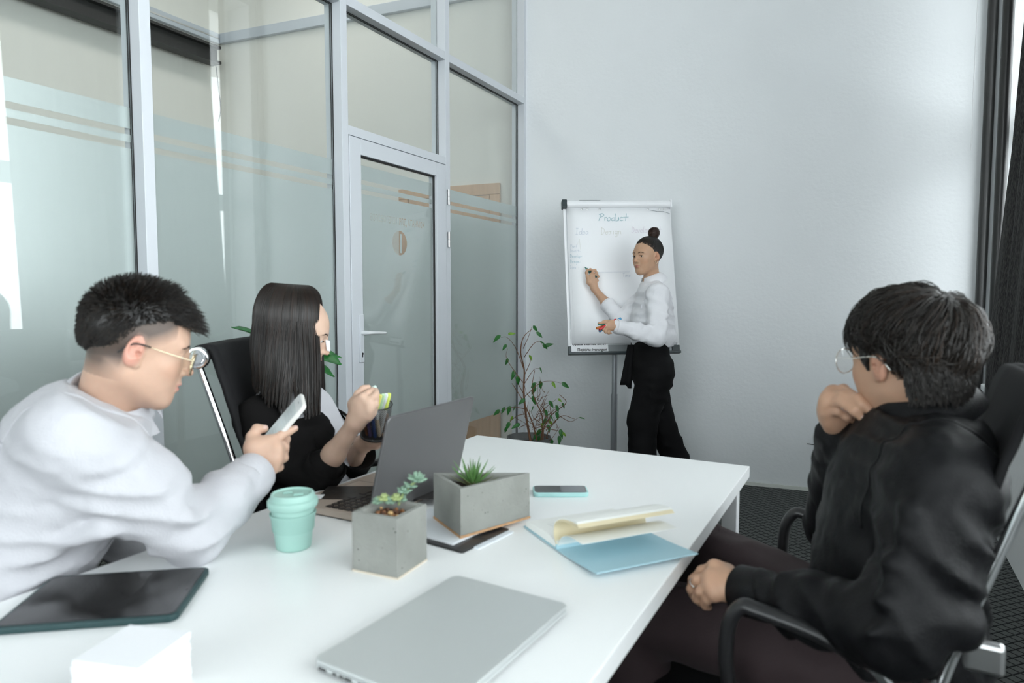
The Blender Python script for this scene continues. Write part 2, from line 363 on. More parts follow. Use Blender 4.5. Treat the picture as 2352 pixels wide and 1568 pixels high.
for cut in (tx, disc):
    bm = bmesh.new(); bm.from_mesh(cut.data); bmesh.ops.recalc_face_normals(bm, faces=bm.faces); bm.to_mesh(cut.data); bm.free()
    md = film.modifiers.new('cut', 'BOOLEAN'); md.object = cut; md.solver = 'EXACT'; md.operation = 'DIFFERENCE'; md.use_self = cut is tx; md.use_hole_tolerant = cut is tx
film.parent = None; film.matrix_parent_inverse.identity()
bpy.context.view_layer.update()
me = bpy.data.meshes.new_from_object(film.evaluated_get(bpy.context.evaluated_depsgraph_get())); film.modifiers.clear(); film.data = me; kid(film, door)
for cut in (tx, disc): bpy.data.objects.remove(cut)
one = text_mesh('room_number', '1', rc*2.2, gpt(tc0-.012, zc-rc*.78, .0338), -G, Z3, M_film, thick=.0003, align='CENTER', offset=.0015); kid(one, door)
# handle, plate, keyhole, hinges
hp = empty('tmp')
bpy.data.objects.remove(hp)
ht = 1.852
kid(MB().frame(gpt(ht-.016, .913, -.012), -G*.032, -N*.010, Z3*.239).build('handle_plate', M_alu, bevel=.003), door)
hb = MB(); pth = smooth_path([gpt(ht, 1.062, -.01), gpt(ht, 1.062, -.045), gpt(ht-.012, 1.062, -.055), gpt(ht-.06, 1.06, -.056), gpt(ht-.135, 1.056, -.054)], 5)
hb.tube(pth, np.linspace(.0105, .0065, len(pth)), 12)
hl = kid(hb.build('door_handle', mat('white_handle', (.75, .77, .78), .3), smooth=True), door)
kid(MB().lathe([(.0062, 0), (.0062, .002)], n=16, R=basis(-G, N), c=gpt(ht, .957, -.0122)).build('keyhole', M_gasket), door)
kid(MB().frame(gpt(ht-.003, .94, -.0122), -G*.006, -N*-.0015, Z3*.018).build('keyhole', M_gasket), door)
for za_, zb_ in ((1.785, 1.874), (1.536, 1.624), (.2, .29)):
    for q in ((za_, (za_+zb_)/2-.001), ((za_+zb_)/2+.001, zb_)):
        kid(MB().lathe([(.0085, q[0]), (.0085, q[1])], n=14, c=gpt(1.052, 0, -.010)).build('hinge', M_steel, smooth='auto'), door)

# ---------------- behind the glass: beech door, trunking, steel beam
d2 = empty('door_2', tuple(C0 - BW*.71 - BN*.15), kind='structure')
bp = lambda s, z, off=0.: (C0 + BW*s - BN*(.15-off)) + Z3*z
def bbox(s0, s1, z0, z1, o0, o1, name, m, root, **k):
    return kid(MB().frame(bp(s0, z0, o0), BW*(s1-s0), BN*(o1-o0), Z3*(z1-z0)).build(name, m, **k), root)
bbox(-1.154, -1.07, 0, 2.02, 0, .02, 'door_casing', M_wood, d2, bevel=.004)
bbox(-.349, -.265, 0, 2.02, 0, .02, 'door_casing', M_wood, d2, bevel=.004)
bbox(-1.154, -.265, 2.02, 2.104, 0, .021, 'door_casing', M_wood, d2, bevel=.004)
bbox(-1.066, -.353, .01, 2.016, -.01, .012, 'door_leaf', M_wood, d2, bevel=.002)
for z in (.35, 1.02, 1.72): kid(MB().lathe([(.007, z), (.007, z+.1)], n=12, c=tuple(bp(-.351, 0, .022))).build('hinge', M_steel, smooth='auto'), d2)
M_trunk = mat('plastic_trunking', srgb(190, 196, 204), .45)
t1_ = cl + BN*.002 + BW*.05
tr = empty('cable_trunking', tuple(t1_ + Z3*3.49), label='pale grey cable trunking on the corridor wall over the beech door', cat='trunking')
kid(MB().frame(t1_ + Z3*3.49, BW*2.85, BN*.04, Z3*.085).build('trunking_run', M_trunk, bevel=.004), tr)
t1_ = cl + N*.004 - G*.02
tr = empty('cable_trunking', tuple(t1_ + Z3*3.49), label='pale grey cable trunking above the black steel beam', cat='trunking')
kid(MB().frame(t1_ + Z3*3.49, -G*5.5, N*.04, Z3*.085).build('trunking_run', M_trunk, bevel=.004), tr)
kid(MB().frame(t1_ + Z3*3.525 + N*.0405, -G*5.5, N*.002, Z3*.012).build('trunking_joint', M_steel), tr)
bm_ = MB(); b0 = cl - G*.13 + N*.06
for dz, hh, wd in ((0, .022, .12), (.128, .022, .12)): bm_.frame(b0 + Z3*(3.26+dz), -G*5.6, N*wd, Z3*hh)
bm_.frame(b0 + N*.052 + Z3*3.27, -G*5.6, N*.016, Z3*.13)
props(bm_.build('steel_beam', mat('black_steel', (.02, .02, .02), .5, bump=.3, bscale=30)), 'black steel beam high on the corridor wall behind the glass', 'beam')
props(MB().tube(smooth_path([b0 + N*.05 + Z3*3.26, b0 + N*.07 + Z3*3.1, b0 + N*.06 + G*.03 + Z3*2.9, b0 + N*.065 + Z3*2.78], 6), .004, 6).build('hanging_cable', M_gasket, smooth=True), 'thin black cable hanging from the end of the steel beam', 'cable')

# ---------------- pipes and curtain at the right wall
def pipe(px, py, off, name, label):
    r = ray(px, py); q = C1 - N*off; k = ((q - CO) @ N)/(r @ N); p = CO + k*r
    root = empty(name, (p[0], p[1], 0), label=label, cat='pipe', group='black heating pipes in the corner')
    MB().lathe([(.029, .0), (.029, 1.0)], n=20).build('pipe_section', M_black, root, smooth='auto')
    MB().lathe([(.026, 1.0), (.026, CEIL)], n=20).build('pipe_section', M_black, root, smooth='auto')
    zz = D(px, 797, p[1])[2]
    MB().lathe([(.028, zz-.03), (.036, zz-.026), (.036, zz-.012), (.030, zz-.010), (.030, zz+.008), (.036, zz+.01), (.036, zz+.022), (.028, zz+.026)], n=20).build('coupling', M_black, root, smooth='auto')
    return p
p1 = pipe(2269, 300, .05, 'heating_pipe', 'black vertical heating pipe standing in the room corner, the left one')
p2 = pipe(2304, 300, .035, 'heating_pipe', 'black vertical heating pipe between the corner pipe and the dark curtain')
zb_ = D(2262, 931, p1[1])[2]
props(MB().tube([p1 - BW*.12 - Z3*(p1[2]-zb_), p2 + (p2-p1)*.3 - Z3*(p2[2]+(p2-p1)[2]*.3-zb_)], .013, 10).build('pipe_bracket', M_black, smooth='auto'), 'short black bracket rod crossing behind the two heating pipes', 'bracket')

def curtain_mat():
    m = bpy.data.materials.new('dark_linen'); m.use_nodes = True; nt = m.node_tree; b = nt.nodes['Principled BSDF']; o = nt.nodes['Material Output']
    tc = nt.nodes.new('ShaderNodeTexCoord'); n = nt.nodes.new('ShaderNodeTexNoise'); mp = nt.nodes.new('ShaderNodeMapping'); mp.inputs['Scale'].default_value = (60, 60, 9)
    nt.links.new(tc.outputs['Object'], mp.inputs[0]); nt.links.new(mp.outputs[0], n.inputs[0]); n.inputs['Scale'].default_value = 6; n.inputs['Detail'].default_value = 6
    r = nt.nodes.new('ShaderNodeValToRGB'); r.color_ramp.elements[0].position = .4; r.color_ramp.elements[0].color = (.012, .012, .013, 1); r.color_ramp.elements[1].position = .75; r.color_ramp.elements[1].color = (.085, .082, .078, 1)
    nt.links.new(n.outputs[0], r.inputs[0]); nt.links.new(r.outputs[0], b.inputs['Base Color']); b.inputs['Roughness'].default_value = .9
    tr = nt.nodes.new('ShaderNodeBsdfTransparent'); mx = nt.nodes.new('ShaderNodeMixShader')
    q = nt.nodes.new('ShaderNodeMapRange'); q.inputs[1].default_value = .35; q.inputs[2].default_value = .8; q.inputs[3].default_value = .0; q.inputs[4].default_value = .08
    nt.links.new(n.outputs[0], q.inputs[0]); nt.links.new(q.outputs[0], mx.inputs[0]); nt.links.new(b.outputs[0], mx.inputs[1]); nt.links.new(tr.outputs[0], mx.inputs[2]); nt.links.new(mx.outputs[0], o.inputs[0])
    return m
cur = []
for i, z in enumerate(np.linspace(.77, 3.93, 26)):
    row = []
    for j in range(150):
        f = j/149; u0 = .5; u = u0 + f*(2.19-u0); no = -.045 + .11*min(1, max(0, (z-.9)/2.1))
        wv = math.sin(f*70 + .5*math.sin(z*1.3))*(.028+.012*math.sin(f*23)) + .012*math.sin(f*160+z)
        row.append(C1 - G*u + N*(no - .6*wv) + Z3*z)
    cur.append(row)
props(MB().sheet(cur, .0015).build('window_curtain', curtain_mat(), smooth=True), 'dark semi-sheer linen curtain hanging in folds at the right-hand window', 'curtain')

# ================================================================== table
M_table = mat('white_laminate', (.90, .915, .915), .28, spec=.5)
M_tleg = mat('white_metal_leg', (.82, .83, .84), .4)
ZT = .74
tFL, tFR = T(1096, 999), T(1722, 1070); tN = T(1479, 1400)
tg = unit(tFR - tN); tb = unit(tFR - tFL)            # along the long edge (away), along the far edge (right)
L_t = 2.15
table = empty('meeting_table', (tFL + (tFR-tFL)/2 - tg*L_t/2)*[1, 1, 0], label='long white meeting table with square metal legs', cat='table')
def tk(o, r=None): return kid(o, r or table)
wv = tFR - tFL
tk(MB().frame(tFL - Z3*.034, wv, -tg*L_t, Z3*.034).build('tabletop', M_table, bevel=.0015))
for a in (.045, .955):
    for l in (.06, L_t-.06):
        tk(MB().frame(tFL*[1, 1, 0] + wv*a - unit(wv)*.022 - tg*(l-.022), unit(wv)*.044, -tg*.044, Z3*.706).build('table_leg', M_tleg, bevel=.002))
for a in (.07, .93): tk(MB().frame(tFL + wv*a - Z3*.075 - tg*.09 - unit(wv)*.012, unit(wv)*.024, -tg*(L_t-.18), Z3*.04).build('table_rail', M_tleg))
tk(MB().frame(tFL + wv*.07 - Z3*.075 - tg*.05, wv*.86, -tg*.024, Z3*.04).build('table_rail', M_tleg))

# ================================================================== silver laptop, closed
M_silver = mat('silver_aluminium', (.66, .69, .69), .42, .6, bump=.02, bscale=900)
M_dark = mat('dark_plastic', (.015, .015, .016), .35)
lb, lr, ll = T(1045, 1318, .757), T(1305, 1385, .757), T(724, 1520, .757)
ex = unit(lr-lb)*.222; ey = unit(ll-lb); ey = unit(ey - ex*(ey@ex)/(ex@ex))*.325; Rl = basis(ex, (0, 0, 1))
cL = lb + ex/2 + ey/2; cL[2] = ZT
lap = empty('closed_laptop', tuple(cL), label='closed silver laptop at the near edge of the white table', cat='laptop')
def local(o, R, root):
    m = np.eye(4); m[:3, :3] = R; o.parent = root; o.matrix_local = Matrix(m.tolist()); return o
w_, h_ = .222, .325
local(MB().prism(poly_round(w_, h_, .014), .004, .0105).build('laptop_base', M_silver, bevel=.0015), Rl, lap)
local(MB().prism(poly_round(w_-.004, h_-.004, .014), .0105, .0112).build('hinge_gap', M_dark), Rl, lap)
local(MB().prism(poly_round(w_, h_, .014), .0112, .0168).build('laptop_lid', M_silver, bevel=.0018, bseg=3), Rl, lap)
local(MB().prism(poly_round(w_-.03, h_-.03, .014), .0015, .004).build('underside', M_silver), Rl, lap)
for fx, fy in ((-1, -1), (1, -1), (-1, 1), (1, 1)):
    local(MB().lathe([(.006, 0), (.006, .0016)], c=(fx*.09, fy*.14, 0), n=12).build('rubber_foot', M_dark), Rl, lap)
ys = -1 if (Rl[:, 1] @ ey) > 0 else 1                                    # side of the ports: the left end of the laptop
for i, (x, wd) in enumerate(((-.092, .014), (-.070, .007), (-.058, .007), (-.046, .012), (-.026, .004), (-.018, .004))):
    local(MB().box((x, -ys*(h_/2), .0072), (wd, .0012, .0036)).build('port', M_dark), Rl, lap)

# ================================================================== tablet in a dark green case
bl, br, fr = T(122, 1322, .752), T(481, 1300, .752), T(407, 1411, .752)
ux = unit(bl-br); cT = br + ux*.129 + unit(fr-br - ux*((fr-br)@ux))*.096; cT[2] = ZT
Rt = basis(ux, (0, 0, 1)); M_case = mat('dark_green_rubber', (.012, .045, .048), .45)
tab = empty('tablet', tuple(cT), label='black tablet in a dark green case at the left of the table', cat='tablet')
local(MB().prism(poly_round(.262, .196, .016), .0, .0115).build('tablet_case', M_case, bevel=.003, bseg=3), Rt, tab)
local(MB().prism(poly_round(.250, .183, .011), .0095, .0122).build('tablet_glass', mat('black_screen_glass', (.008, .008, .009), .04, spec=.8)), Rt, tab)
local(MB().prism(poly_round(.226, .166, .001, 1), .0122, .01228).build('screen', mat('screen_off', (.014, .013, .013), .07, spec=.7)), Rt, tab)
local(MB().lathe([(.003, .0122), (.003, .0124)], n=12, c=(-.119, 0, 0)).build('camera_lens', M_dark), Rt, tab)

# ================================================================== block of white note paper
q0, q1, q2 = T(300, 1428, .805), T(168, 1508, .805), T(435, 1457, .805)
M_paper = mat('white_paper', (.86, .87, .9), .7)
blk = empty('note_block', tuple(((q1+q2)/2)*[1, 1, 0] + Z3*ZT), label='stack of square white note paper at the near left of the table', cat='paper')
Rn = basis(q1-q0, (0, 0, 1)); wx, wy = np.linalg.norm(q1-q0), np.linalg.norm(q2-q0)
for i in range(16):
    z = .065*i/16
    o = MB().box((RNG.uniform(-.0012, .0012), RNG.uniform(-.0012, .0012), z+.002), (.092, .092, .0039)).build('paper_wad', M_paper, bevel=.0004, bseg=1)
    Rr = Rn @ np.array(Matrix.Rotation(RNG.uniform(-.02, .02), 3, 'Z')); local(o, Rr, blk)

# ================================================================== mint reusable cup
M_mint = mat('mint_plastic', srgb(152, 190, 180), .45, bump=.03, bscale=200); M_mint2 = mat('mint_silicone', srgb(146, 184, 174), .6)
cb = T(675, 1268); cb[2] = ZT; cb = cb + unit(cb*[1, 1, 0])*.03
cup = empty('travel_cup', tuple(cb), label='mint green reusable coffee cup with lid beside the laptop', cat='cup')
MB().lathe([(.0, .0), (.031, 0), (.0335, .002), (.0345, .006), (.043, .088), (.0425, .09)], n=48).build('cup_body', M_mint, cup, smooth='auto')
sl = MB(); V = []; n = 120; prof = [(.0368, .036), (.0395, .0365), (.0405, .04), (.0425, .062), (.0445, .068), (.0448, .072), (.0432, .0725)]
for r, z in prof:
    for k in range(n): V.append(((r - (.0006 if (k % 2 and .04 <= z <= .063) else 0))*math.cos(2*math.pi*k/n), (r - (.0006 if (k % 2 and .04 <= z <= .063) else 0))*math.sin(2*math.pi*k/n), z))
sl.add(V, [(i*n+k, i*n+(k+1) % n, (i+1)*n+(k+1) % n, (i+1)*n+k) for i in range(len(prof)-1) for k in range(n)]); sl.build('grip_sleeve', M_mint2, cup, smooth='auto')
MB().lathe([(.0435, .084), (.0475, .0845), (.0487, .088), (.0487, .097), (.0475, .0985), (.0435, .1005), (.0418, .108), (.0408, .111), (.038, .1118), (.036, .1085), (.0, .108)], n=48).build('cup_lid', M_mint, cup, smooth='auto')
MB().box((.012, -.004, .1095), (.02, .012, .004), basis((1, .5, 0), (0, 0, 1))).build('lid_plug', M_mint2, cup, bevel=.0015)
MB().box((-.012, .006, .1095), (.018, .006, .003), basis((1, .5, 0), (0, 0, 1))).build('lid_tab', M_mint2, cup, bevel=.001)

# ================================================================== concrete planters
M_conc = mat('cast_concrete', (.27, .275, .255), .85, bump=.35, bscale=120, var=.14, vscale=14)
nt = M_conc.node_tree; b_ = nt.nodes['Principled BSDF']; tc_ = nt.nodes['Texture Coordinate']
vo = nt.nodes.new('ShaderNodeTexVoronoi'); vo.inputs['Scale'].default_value = 95; nt.links.new(tc_.outputs['Object'], vo.inputs[0])
wn = nt.nodes.new('ShaderNodeTexNoise'); wn.inputs['Scale'].default_value = 40; nt.links.new(tc_.outputs['Object'], wn.inputs[0])
ad = nt.nodes.new('ShaderNodeMath'); ad.operation = 'MULTIPLY_ADD'; nt.links.new(wn.outputs[0], ad.inputs[0]); ad.inputs[1].default_value = .9; nt.links.new(vo.outputs['Distance'], ad.inputs[2])
rr = nt.nodes.new('ShaderNodeMapRange'); rr.inputs[1].default_value = .42; rr.inputs[2].default_value = .5; rr.inputs[3].default_value = .25; rr.inputs[4].default_value = 1
nt.links.new(ad.outputs[0], rr.inputs[0]); sc_ = nt.nodes.new('ShaderNodeVectorMath'); sc_.operation = 'SCALE'
src = b_.inputs['Base Color'].links[0].from_socket; nt.links.new(src, sc_.inputs[0]); nt.links.new(rr.outputs[0], sc_.inputs['Scale']); nt.links.new(sc_.outputs[0], b_.inputs['Base Color'])
M_cork = mat('cork_base', srgb(190, 150, 112), .8, var=.15, vscale=120); M_cork2 = mat('pale_wood_base', srgb(206, 196, 180), .7)
M_soil = mat('dark_potting_soil', (.035, .02, .014), .95, bump=1, bscale=200)
def pot(poly, inner, h, root, base, h0=.004, deep=.02):
    MB().prism([(x*1.01, y*1.01) for x, y in poly], 0, h0).build('base_pad', base, root)
    n = len(poly); V = [(x, y, h0) for x, y in poly] + [(x, y, h) for x, y in poly] + [(x, y, h) for x, y in inner] + [(x, y, h-deep-.004) for x, y in inner]
    F = [tuple(range(n))[::-1]]
    for a in range(3): F += [(a*n+i, a*n+(i+1) % n, (a+1)*n+(i+1) % n, (a+1)*n+i) for i in range(n)]
    F.append(tuple(3*n+i for i in range(n)))
    MB().add(V, F).build('concrete_pot', M_conc, root, bevel=.0012)
    MB().prism([(x*.995, y*.995) for x, y in inner], h-deep-.003, h-deep+.004).build('soil', M_soil, root)
a, f_, c = T(803, 1308), T(911, 1330), T(988, 1290); cc = (a+c)/2
cube = empty('concrete_planter', tuple(cc*[1, 1, 0] + Z3*ZT), math.atan2(*(a-f_)[[1, 0]]), label='small cube concrete planter with pebbles and a stem of round-leaved succulent', cat='planter')
hw = .0492
sq = [(hw, hw), (-hw, hw), (-hw, -hw), (hw, -hw)]; sqi = [(x*.76, y*.76) for x, y in sq]
pot(sq, sqi, .110, cube, M_cork2, .004)
def leafy(mb, p, d, L, wd, th, n=6, curl=0.):       # fat pointed leaf as tapered tube
    d = unit(d); up = unit(np.cross(np.cross(d, [0, 0, 1.]) + 1e-6, d)); t = np.linspace(0, 1, n)
    path = [p + d*L*x + up*curl*L*x*x for x in t]; mb.tube(path, wd*(np.sin(math.pi*np.clip(.12+.86*t, 0, 1))**.8)+.0003, 6, flat=th)
M_succ = mat('glaucous_succulent_leaf', srgb(122, 150, 130), .55, var=.15, vscale=60, sub=0); M_succ2 = mat('yellow_green_succulent', srgb(150, 165, 110), .5, var=.2, vscale=70)
iR = np.array(Matrix.Rotation(-math.atan2(*(a-f_)[[1, 0]]), 3, 'Z'))
tall = empty('succulent', (0, 0, 0)); 
def rosette(mb, c, R, n, L, wd, tilt0, tilt1, rows=2):
    for j in range(rows):
        for k in range(n - j):
            az = 2*math.pi*(k + .5*j)/(n-j) + RNG.uniform(-.15, .15); el = tilt0 + (tilt1-tilt0)*j/max(1, rows-1)
            leafy(mb, c, R @ np.array([math.cos(az)*math.cos(el), math.sin(az)*math.cos(el), math.sin(el)]), L*(1-.15*j), wd, .62, 7, .1)
bpy.data.objects.remove(tall)
top = D(958, 1103, 1.27); mid = D(928, 1130, 1.265); low = D(915, 1160, 1.26)
def toloc(p, root): return np.array(root.matrix_world.inverted() @ Vector(p))
bpy.context.view_layer.update()
sm = MB(); stem = smooth_path([toloc(x, cube) for x in (low, mid, top)], 6)
s1 = MB().tube(stem, .0022, 8).build('stem', M_succ2, cube, smooth=True)
for p, n_, L, wd in ((top, 7, .021, .0052), (mid*.5+top*.5, 4, .016, .005), (mid, 5, .016, .005), (mid*.4+low*.6, 4, .015, .0055)):
    m_ = MB(); rosette(m_, toloc(p, cube), basis((1, 0, .2), (0, .1, 1)), n_, L, wd, .25, 1.05, 2 if n_ > 4 else 1)
    m_.build('leaf_cluster', M_succ, cube, smooth=True)
for k in range(4):
    p = D(868+k*14, 1152 - (k % 2)*7, 1.255); m_ = MB(); rosette(m_, toloc(p, cube), basis((1, .3*k, .1), (0, .2, 1)), 6, .013, .0052, .1, 1.0, 2); m_.build('leaf_cluster', M_succ2 if k % 2 else M_succ, cube, smooth=True)
M_peb = [mat('brown_pebble', srgb(150, 100, 60), .5, var=.2, vscale=90), mat('tan_pebble', srgb(196, 160, 110), .5, var=.2, vscale=90), mat('dark_pebble', srgb(90, 55, 35), .5)]
for k in range(34):
    x, y = RNG.uniform(-.031, .031, 2); r = RNG.uniform(.0035, .0062)
    MB().sphere((0, 0, 0), (r, r*.85, r*.75), 8).build('pebble', M_peb[k % 3], cube, smooth=True, loc=(x, y, .0945 + RNG.uniform(0, .007)))

# black folder and white booklets under the triangular planter
Pf = T(1062, 1267, .744); ea = unit(T(990, 1247, .744)-Pf); ea = unit(np.array([ea[0], ea[1], 0])); eb = unit(T(1185, 1195, .744)-Pf); eb = unit(np.array([eb[0], eb[1], 0]))
eb2 = unit(eb - ea*(ea@eb))
def slab(name, corner, z, da, db, th, m, label, cat, r=.004, wa=None, wb=None, **k):
    ca = corner*[1, 1, 0] + (wa*da + wb*db)/2 + Z3*z
    root = empty(name, tuple(ca), label=label, cat=cat, **k); R = basis(da, (0, 0, 1))
    local(MB().prism(poly_round(wa, wb, r, 4), 0, th).build('cover', m, bevel=.0006), R, root); return root, R
sr, sR = slab('folder', Pf, ZT, ea, eb2, .0045, M_dark, 'black folder lying under the booklet and the triangular planter', 'folder', .006, .20, .16)
local(MB().box((0, 0, .0049), (.18, .008, .0008)).build('elastic_band', M_gasket), sR, sr)
Pb = T(1040, 1249, .748); sr2, sR2 = slab('booklet', Pb, ZT+.0046, ea, eb2, .0045, mat('booklet_white', (.74, .77, .8), .5), 'thin white booklet directly under the triangular planter', 'booklet', .001, .19, .145)
local(MB().box((0, 0, .0022), (.187, .1455, .003)).build('pages', M_paper), sR2, sr2)
Ps = T(1076, 1262, .748) + eb2*.028; 
sr3, sR3 = slab('paper_sheets', Ps + ea*-.004, ZT+.0001, -eb2*0 + ea, eb2, .003, mat('sheet_grey_white', (.7, .74, .78), .5), 'grey white sheets sticking out right of the black folder', 'paper', .001, .05, .12)
sr3.location.z = ZT + .0

# triangular planter
zt = ZT + .0092
tri = [T(996, 1190, zt), T(1058, 1237, zt), T(1217, 1190, zt)]; ct = sum(tri)/3
tp = empty('triangular_planter', (ct[0], ct[1], zt), label='three-sided concrete planter holding a spiky green haworthia', cat='planter')
po = [tuple((p-ct)[:2]) for p in tri]; cen = np.mean(po, axis=0)
def inset(poly, d):
    out = []; n = len(poly)
    for i in range(n):
        p, a_, b_ = np.array(poly[i]), np.array(poly[i-1]), np.array(poly[(i+1) % n]); u = (a_-p)/np.linalg.norm(a_-p); v = (b_-p)/np.linalg.norm(b_-p)
        h = u+v; h /= np.linalg.norm(h); s = math.sqrt((1-u@v)/2); out.append(tuple(p + h*d/s))
    return out
pot(po, inset(po, .010), .103, tp, M_cork, .005, .022)
M_hw = mat('haworthia_green', srgb(88, 128, 70), .45, var=.3, vscale=50); M_hw2 = mat('haworthia_dark_red_green', srgb(92, 96, 62), .5, var=.2, vscale=50)
cpl = toloc(D(1090, 1095, 1.45), tp) if False else np.array([cen[0]-.004, cen[1]+.0, .085])
for k in range(30):
    az = k*2.4; el = .22 + 1.1*(k/30); L = .062 - .012*abs(k/30-.4) + RNG.uniform(-.006, .006); m_ = MB()
    d = np.array([math.cos(az)*math.cos(el), math.sin(az)*math.cos(el), math.sin(el)]); t = np.linspace(0, 1, 7)
    path = [cpl + d*L*x + np.array([0, 0, .25])*L*x*x*.5 for x in t]
    m_.tube(path, .0052*(1-t)**.75+.0003, 6, flat=.5); m_.build('leaf', M_hw if k > 7 else M_hw2, tp, smooth=True)

# ================================================================== open black laptop
A_, B_ = np.array([-.315, 1.465, 0]), np.array([-.146, 1.782, 0]); dh = unit(B_-A_); dl = unit(np.array([-dh[1], dh[0], 0])); LW = .352
M_bronze = mat('bronze_grey_deck', srgb(176, 162, 150), .45, .1); M_lid = mat('dark_grey_lid', (.15, .147, .15), .36, .6, bump=.03, bscale=700); M_key = mat('black_keycap', (.018, .016, .015), .4)
lt = empty('open_laptop', tuple(A_ + dh*LW/2 + dl*.12 + Z3*ZT), label='open dark laptop seen from behind its raised screen', cat='laptop')
Rk = np.column_stack([dh, dl, [0, 0, 1]])      # x along the hinge (away), y towards the user, z up
lx = lambda o: local(o, Rk, lt)
lx(MB().prism(poly_round(LW, .24, .012), .003, .017).build('laptop_base', M_bronze, bevel=.002))
lx(MB().prism(poly_round(LW-.01, .23, .012), 0, .003).build('underside', M_dark))
lx(MB().prism(poly_round(LW-.03, .115, .004), .0165, .0172).build('keyboard_well', M_key)).location
kw = [o for o in lt.children if o.name.startswith('keyboard_well')][0]; m_ = kw.matrix_local.copy(); m_.translation = Vector(Rk @ np.array([0, -.034, .0])); kw.matrix_local = m_
key_me = MB().prism(poly_round(.0155, .0148, .0015, 2), 0, .0016).build('keycap', M_key, bevel=.0003, bseg=1)
first = True
for r in range(6):
    ncol = 17
    for q in range(ncol):
        if r == 0 and 5 <= q <= 9: continue
        o = key_me if first else key_me.copy()
        if not first: COL.objects.link(o)
        first = False; o.parent = lt
        m = np.eye(4); m[:3, :3] = Rk; m[:3, 3] = Rk @ np.array([-.152 + q*.019, .012 - r*.0185, .0174]); o.matrix_local = Matrix(m.tolist())
lx(MB().box((0, .012, .018), (.088, .0148, .0016)).build('space_bar', M_key, bevel=.0003))
lx(MB().tube([(x, y, .0169) for x, y in poly_round(.105, .065, .003, cy=.07) + poly_round(.105, .065, .003, cy=.07)[:1]], .0004, 4).build('touchpad_edge', M_key))
lean = np.array([0, -.056, .225]); ln = unit(lean)   # lid direction in laptop coordinates
Rq = np.column_stack([[1, 0, 0], ln, np.cross([1, 0, 0], ln)])
def lidpart(mb, name, m, **k):
    o = mb.build(name, m, **k); o.parent = lt; M = np.eye(4); M[:3, :3] = Rk @ Rq; M[:3, 3] = Rk @ np.array([0, -.118, .016]); o.matrix_local = Matrix(M.tolist()); return o
lidpart(MB().prism(poly_round(LW, .236, .012, cy=.118), -.0005, .0065), 'screen_lid', M_lid, bevel=.0022, bseg=3)
lidpart(MB().prism(poly_round(LW-.004, .232, .012, cy=.118), -.0022, -.0005), 'screen_bezel', M_dark)
lidpart(MB().prism(poly_round(LW-.03, .19, .001, 1, cy=.122), -.0026, -.0022), 'screen', MATS['screen_off'])
o = MB().tube([(-.13, -.118, .013), (.13, -.118, .013)], .006, 12).build('hinge', M_dark, smooth='auto'); lx(o)
slp = T(737, 1141, .759); props(MB().prism(poly_round(.05, .035, .001, 1), 0, .0008).build('paper_slip', M_paper, loc=(slp[0]-.02, slp[1], .7592)), 'tiny white paper slip on the palm rest of the dark laptop', 'paper')

# ================================================================== mint phone on the table
pl, pr = T(1227, 1141, .741), T(1351, 1141, .741); cph = (pl+pr)/2 + np.array([0, .034, 0]); cph[2] = ZT
ph = empty('phone', tuple(cph), math.atan2((pr-pl)[1], (pr-pl)[0]), label='black-screened phone in a mint case lying on the table', cat='phone')
M_mcase = mat('mint_phone_case', srgb(172, 216, 214), .45)
MB().prism(poly_round(.139, .069, .012), 0, .0115).build('phone_case', M_mcase, ph, bevel=.003, bseg=3)
MB().prism(poly_round(.131, .061, .009), .010, .0119).build('phone_glass', MATS['black_screen_glass'], ph)
MB().prism(poly_round(.060, .055, .001, 1, cx=.03), .0119, .01195).build('screen_content', mat('dim_screen', (.10, .11, .12), .1), ph)
for x in (-.035, -.02): MB().box((x, -.0345, .006), (.009, .0012, .0025)).build('side_button', M_mcase, ph, bevel=.0005)

# ================================================================== open notebook
s0 = T(1277, 1262, .742); rdir = unit((T(1370, 1328, .742)-s0)*[1, 1, 0]); sdir = np.array([-rdir[1], rdir[0], 0])
if sdir @ (T(1480, 1205) - s0) < 0: sdir = -sdir
nb = empty('open_notebook', tuple(s0*[1, 1, 0] + Z3*ZT), label='open pale blue notebook with its pages fanned over', cat='notebook')
M_nb = mat('pale_blue_cover', srgb(168, 203, 214), .6, bump=.05, bscale=300); M_page = mat('notebook_page', (.86, .87, .84), .7); M_cream = mat('cream_page_edge', srgb(226, 216, 186), .8)
LN = .225
def nbsheet(prof, name, m, th, s_from=0., s_to=LN, skew=0., root=nb):
    pr_ = smooth_path([(u, 0, z) for u, z in prof], 5); g = [[rdir*u + sdir*(s + skew*u) + Z3*z for (u, _, z) in pr_] for s in np.linspace(s_from, s_to, 6)]
    o = MB().sheet(g, th).build(name, m, smooth='auto'); o.parent = root; return o
nbsheet([(.002, .003), (.03, .0035), (.08, .0055), (.152, .011)], 'front_cover', M_nb, .0022)
nbsheet([(-.002, .003), (-.06, .0025), (-.148, .0025)], 'back_cover', M_nb, .0022)
nbsheet([(-.002, .003), (-.0005, .012), (.003, .003)], 'spine', M_nb, .0012)
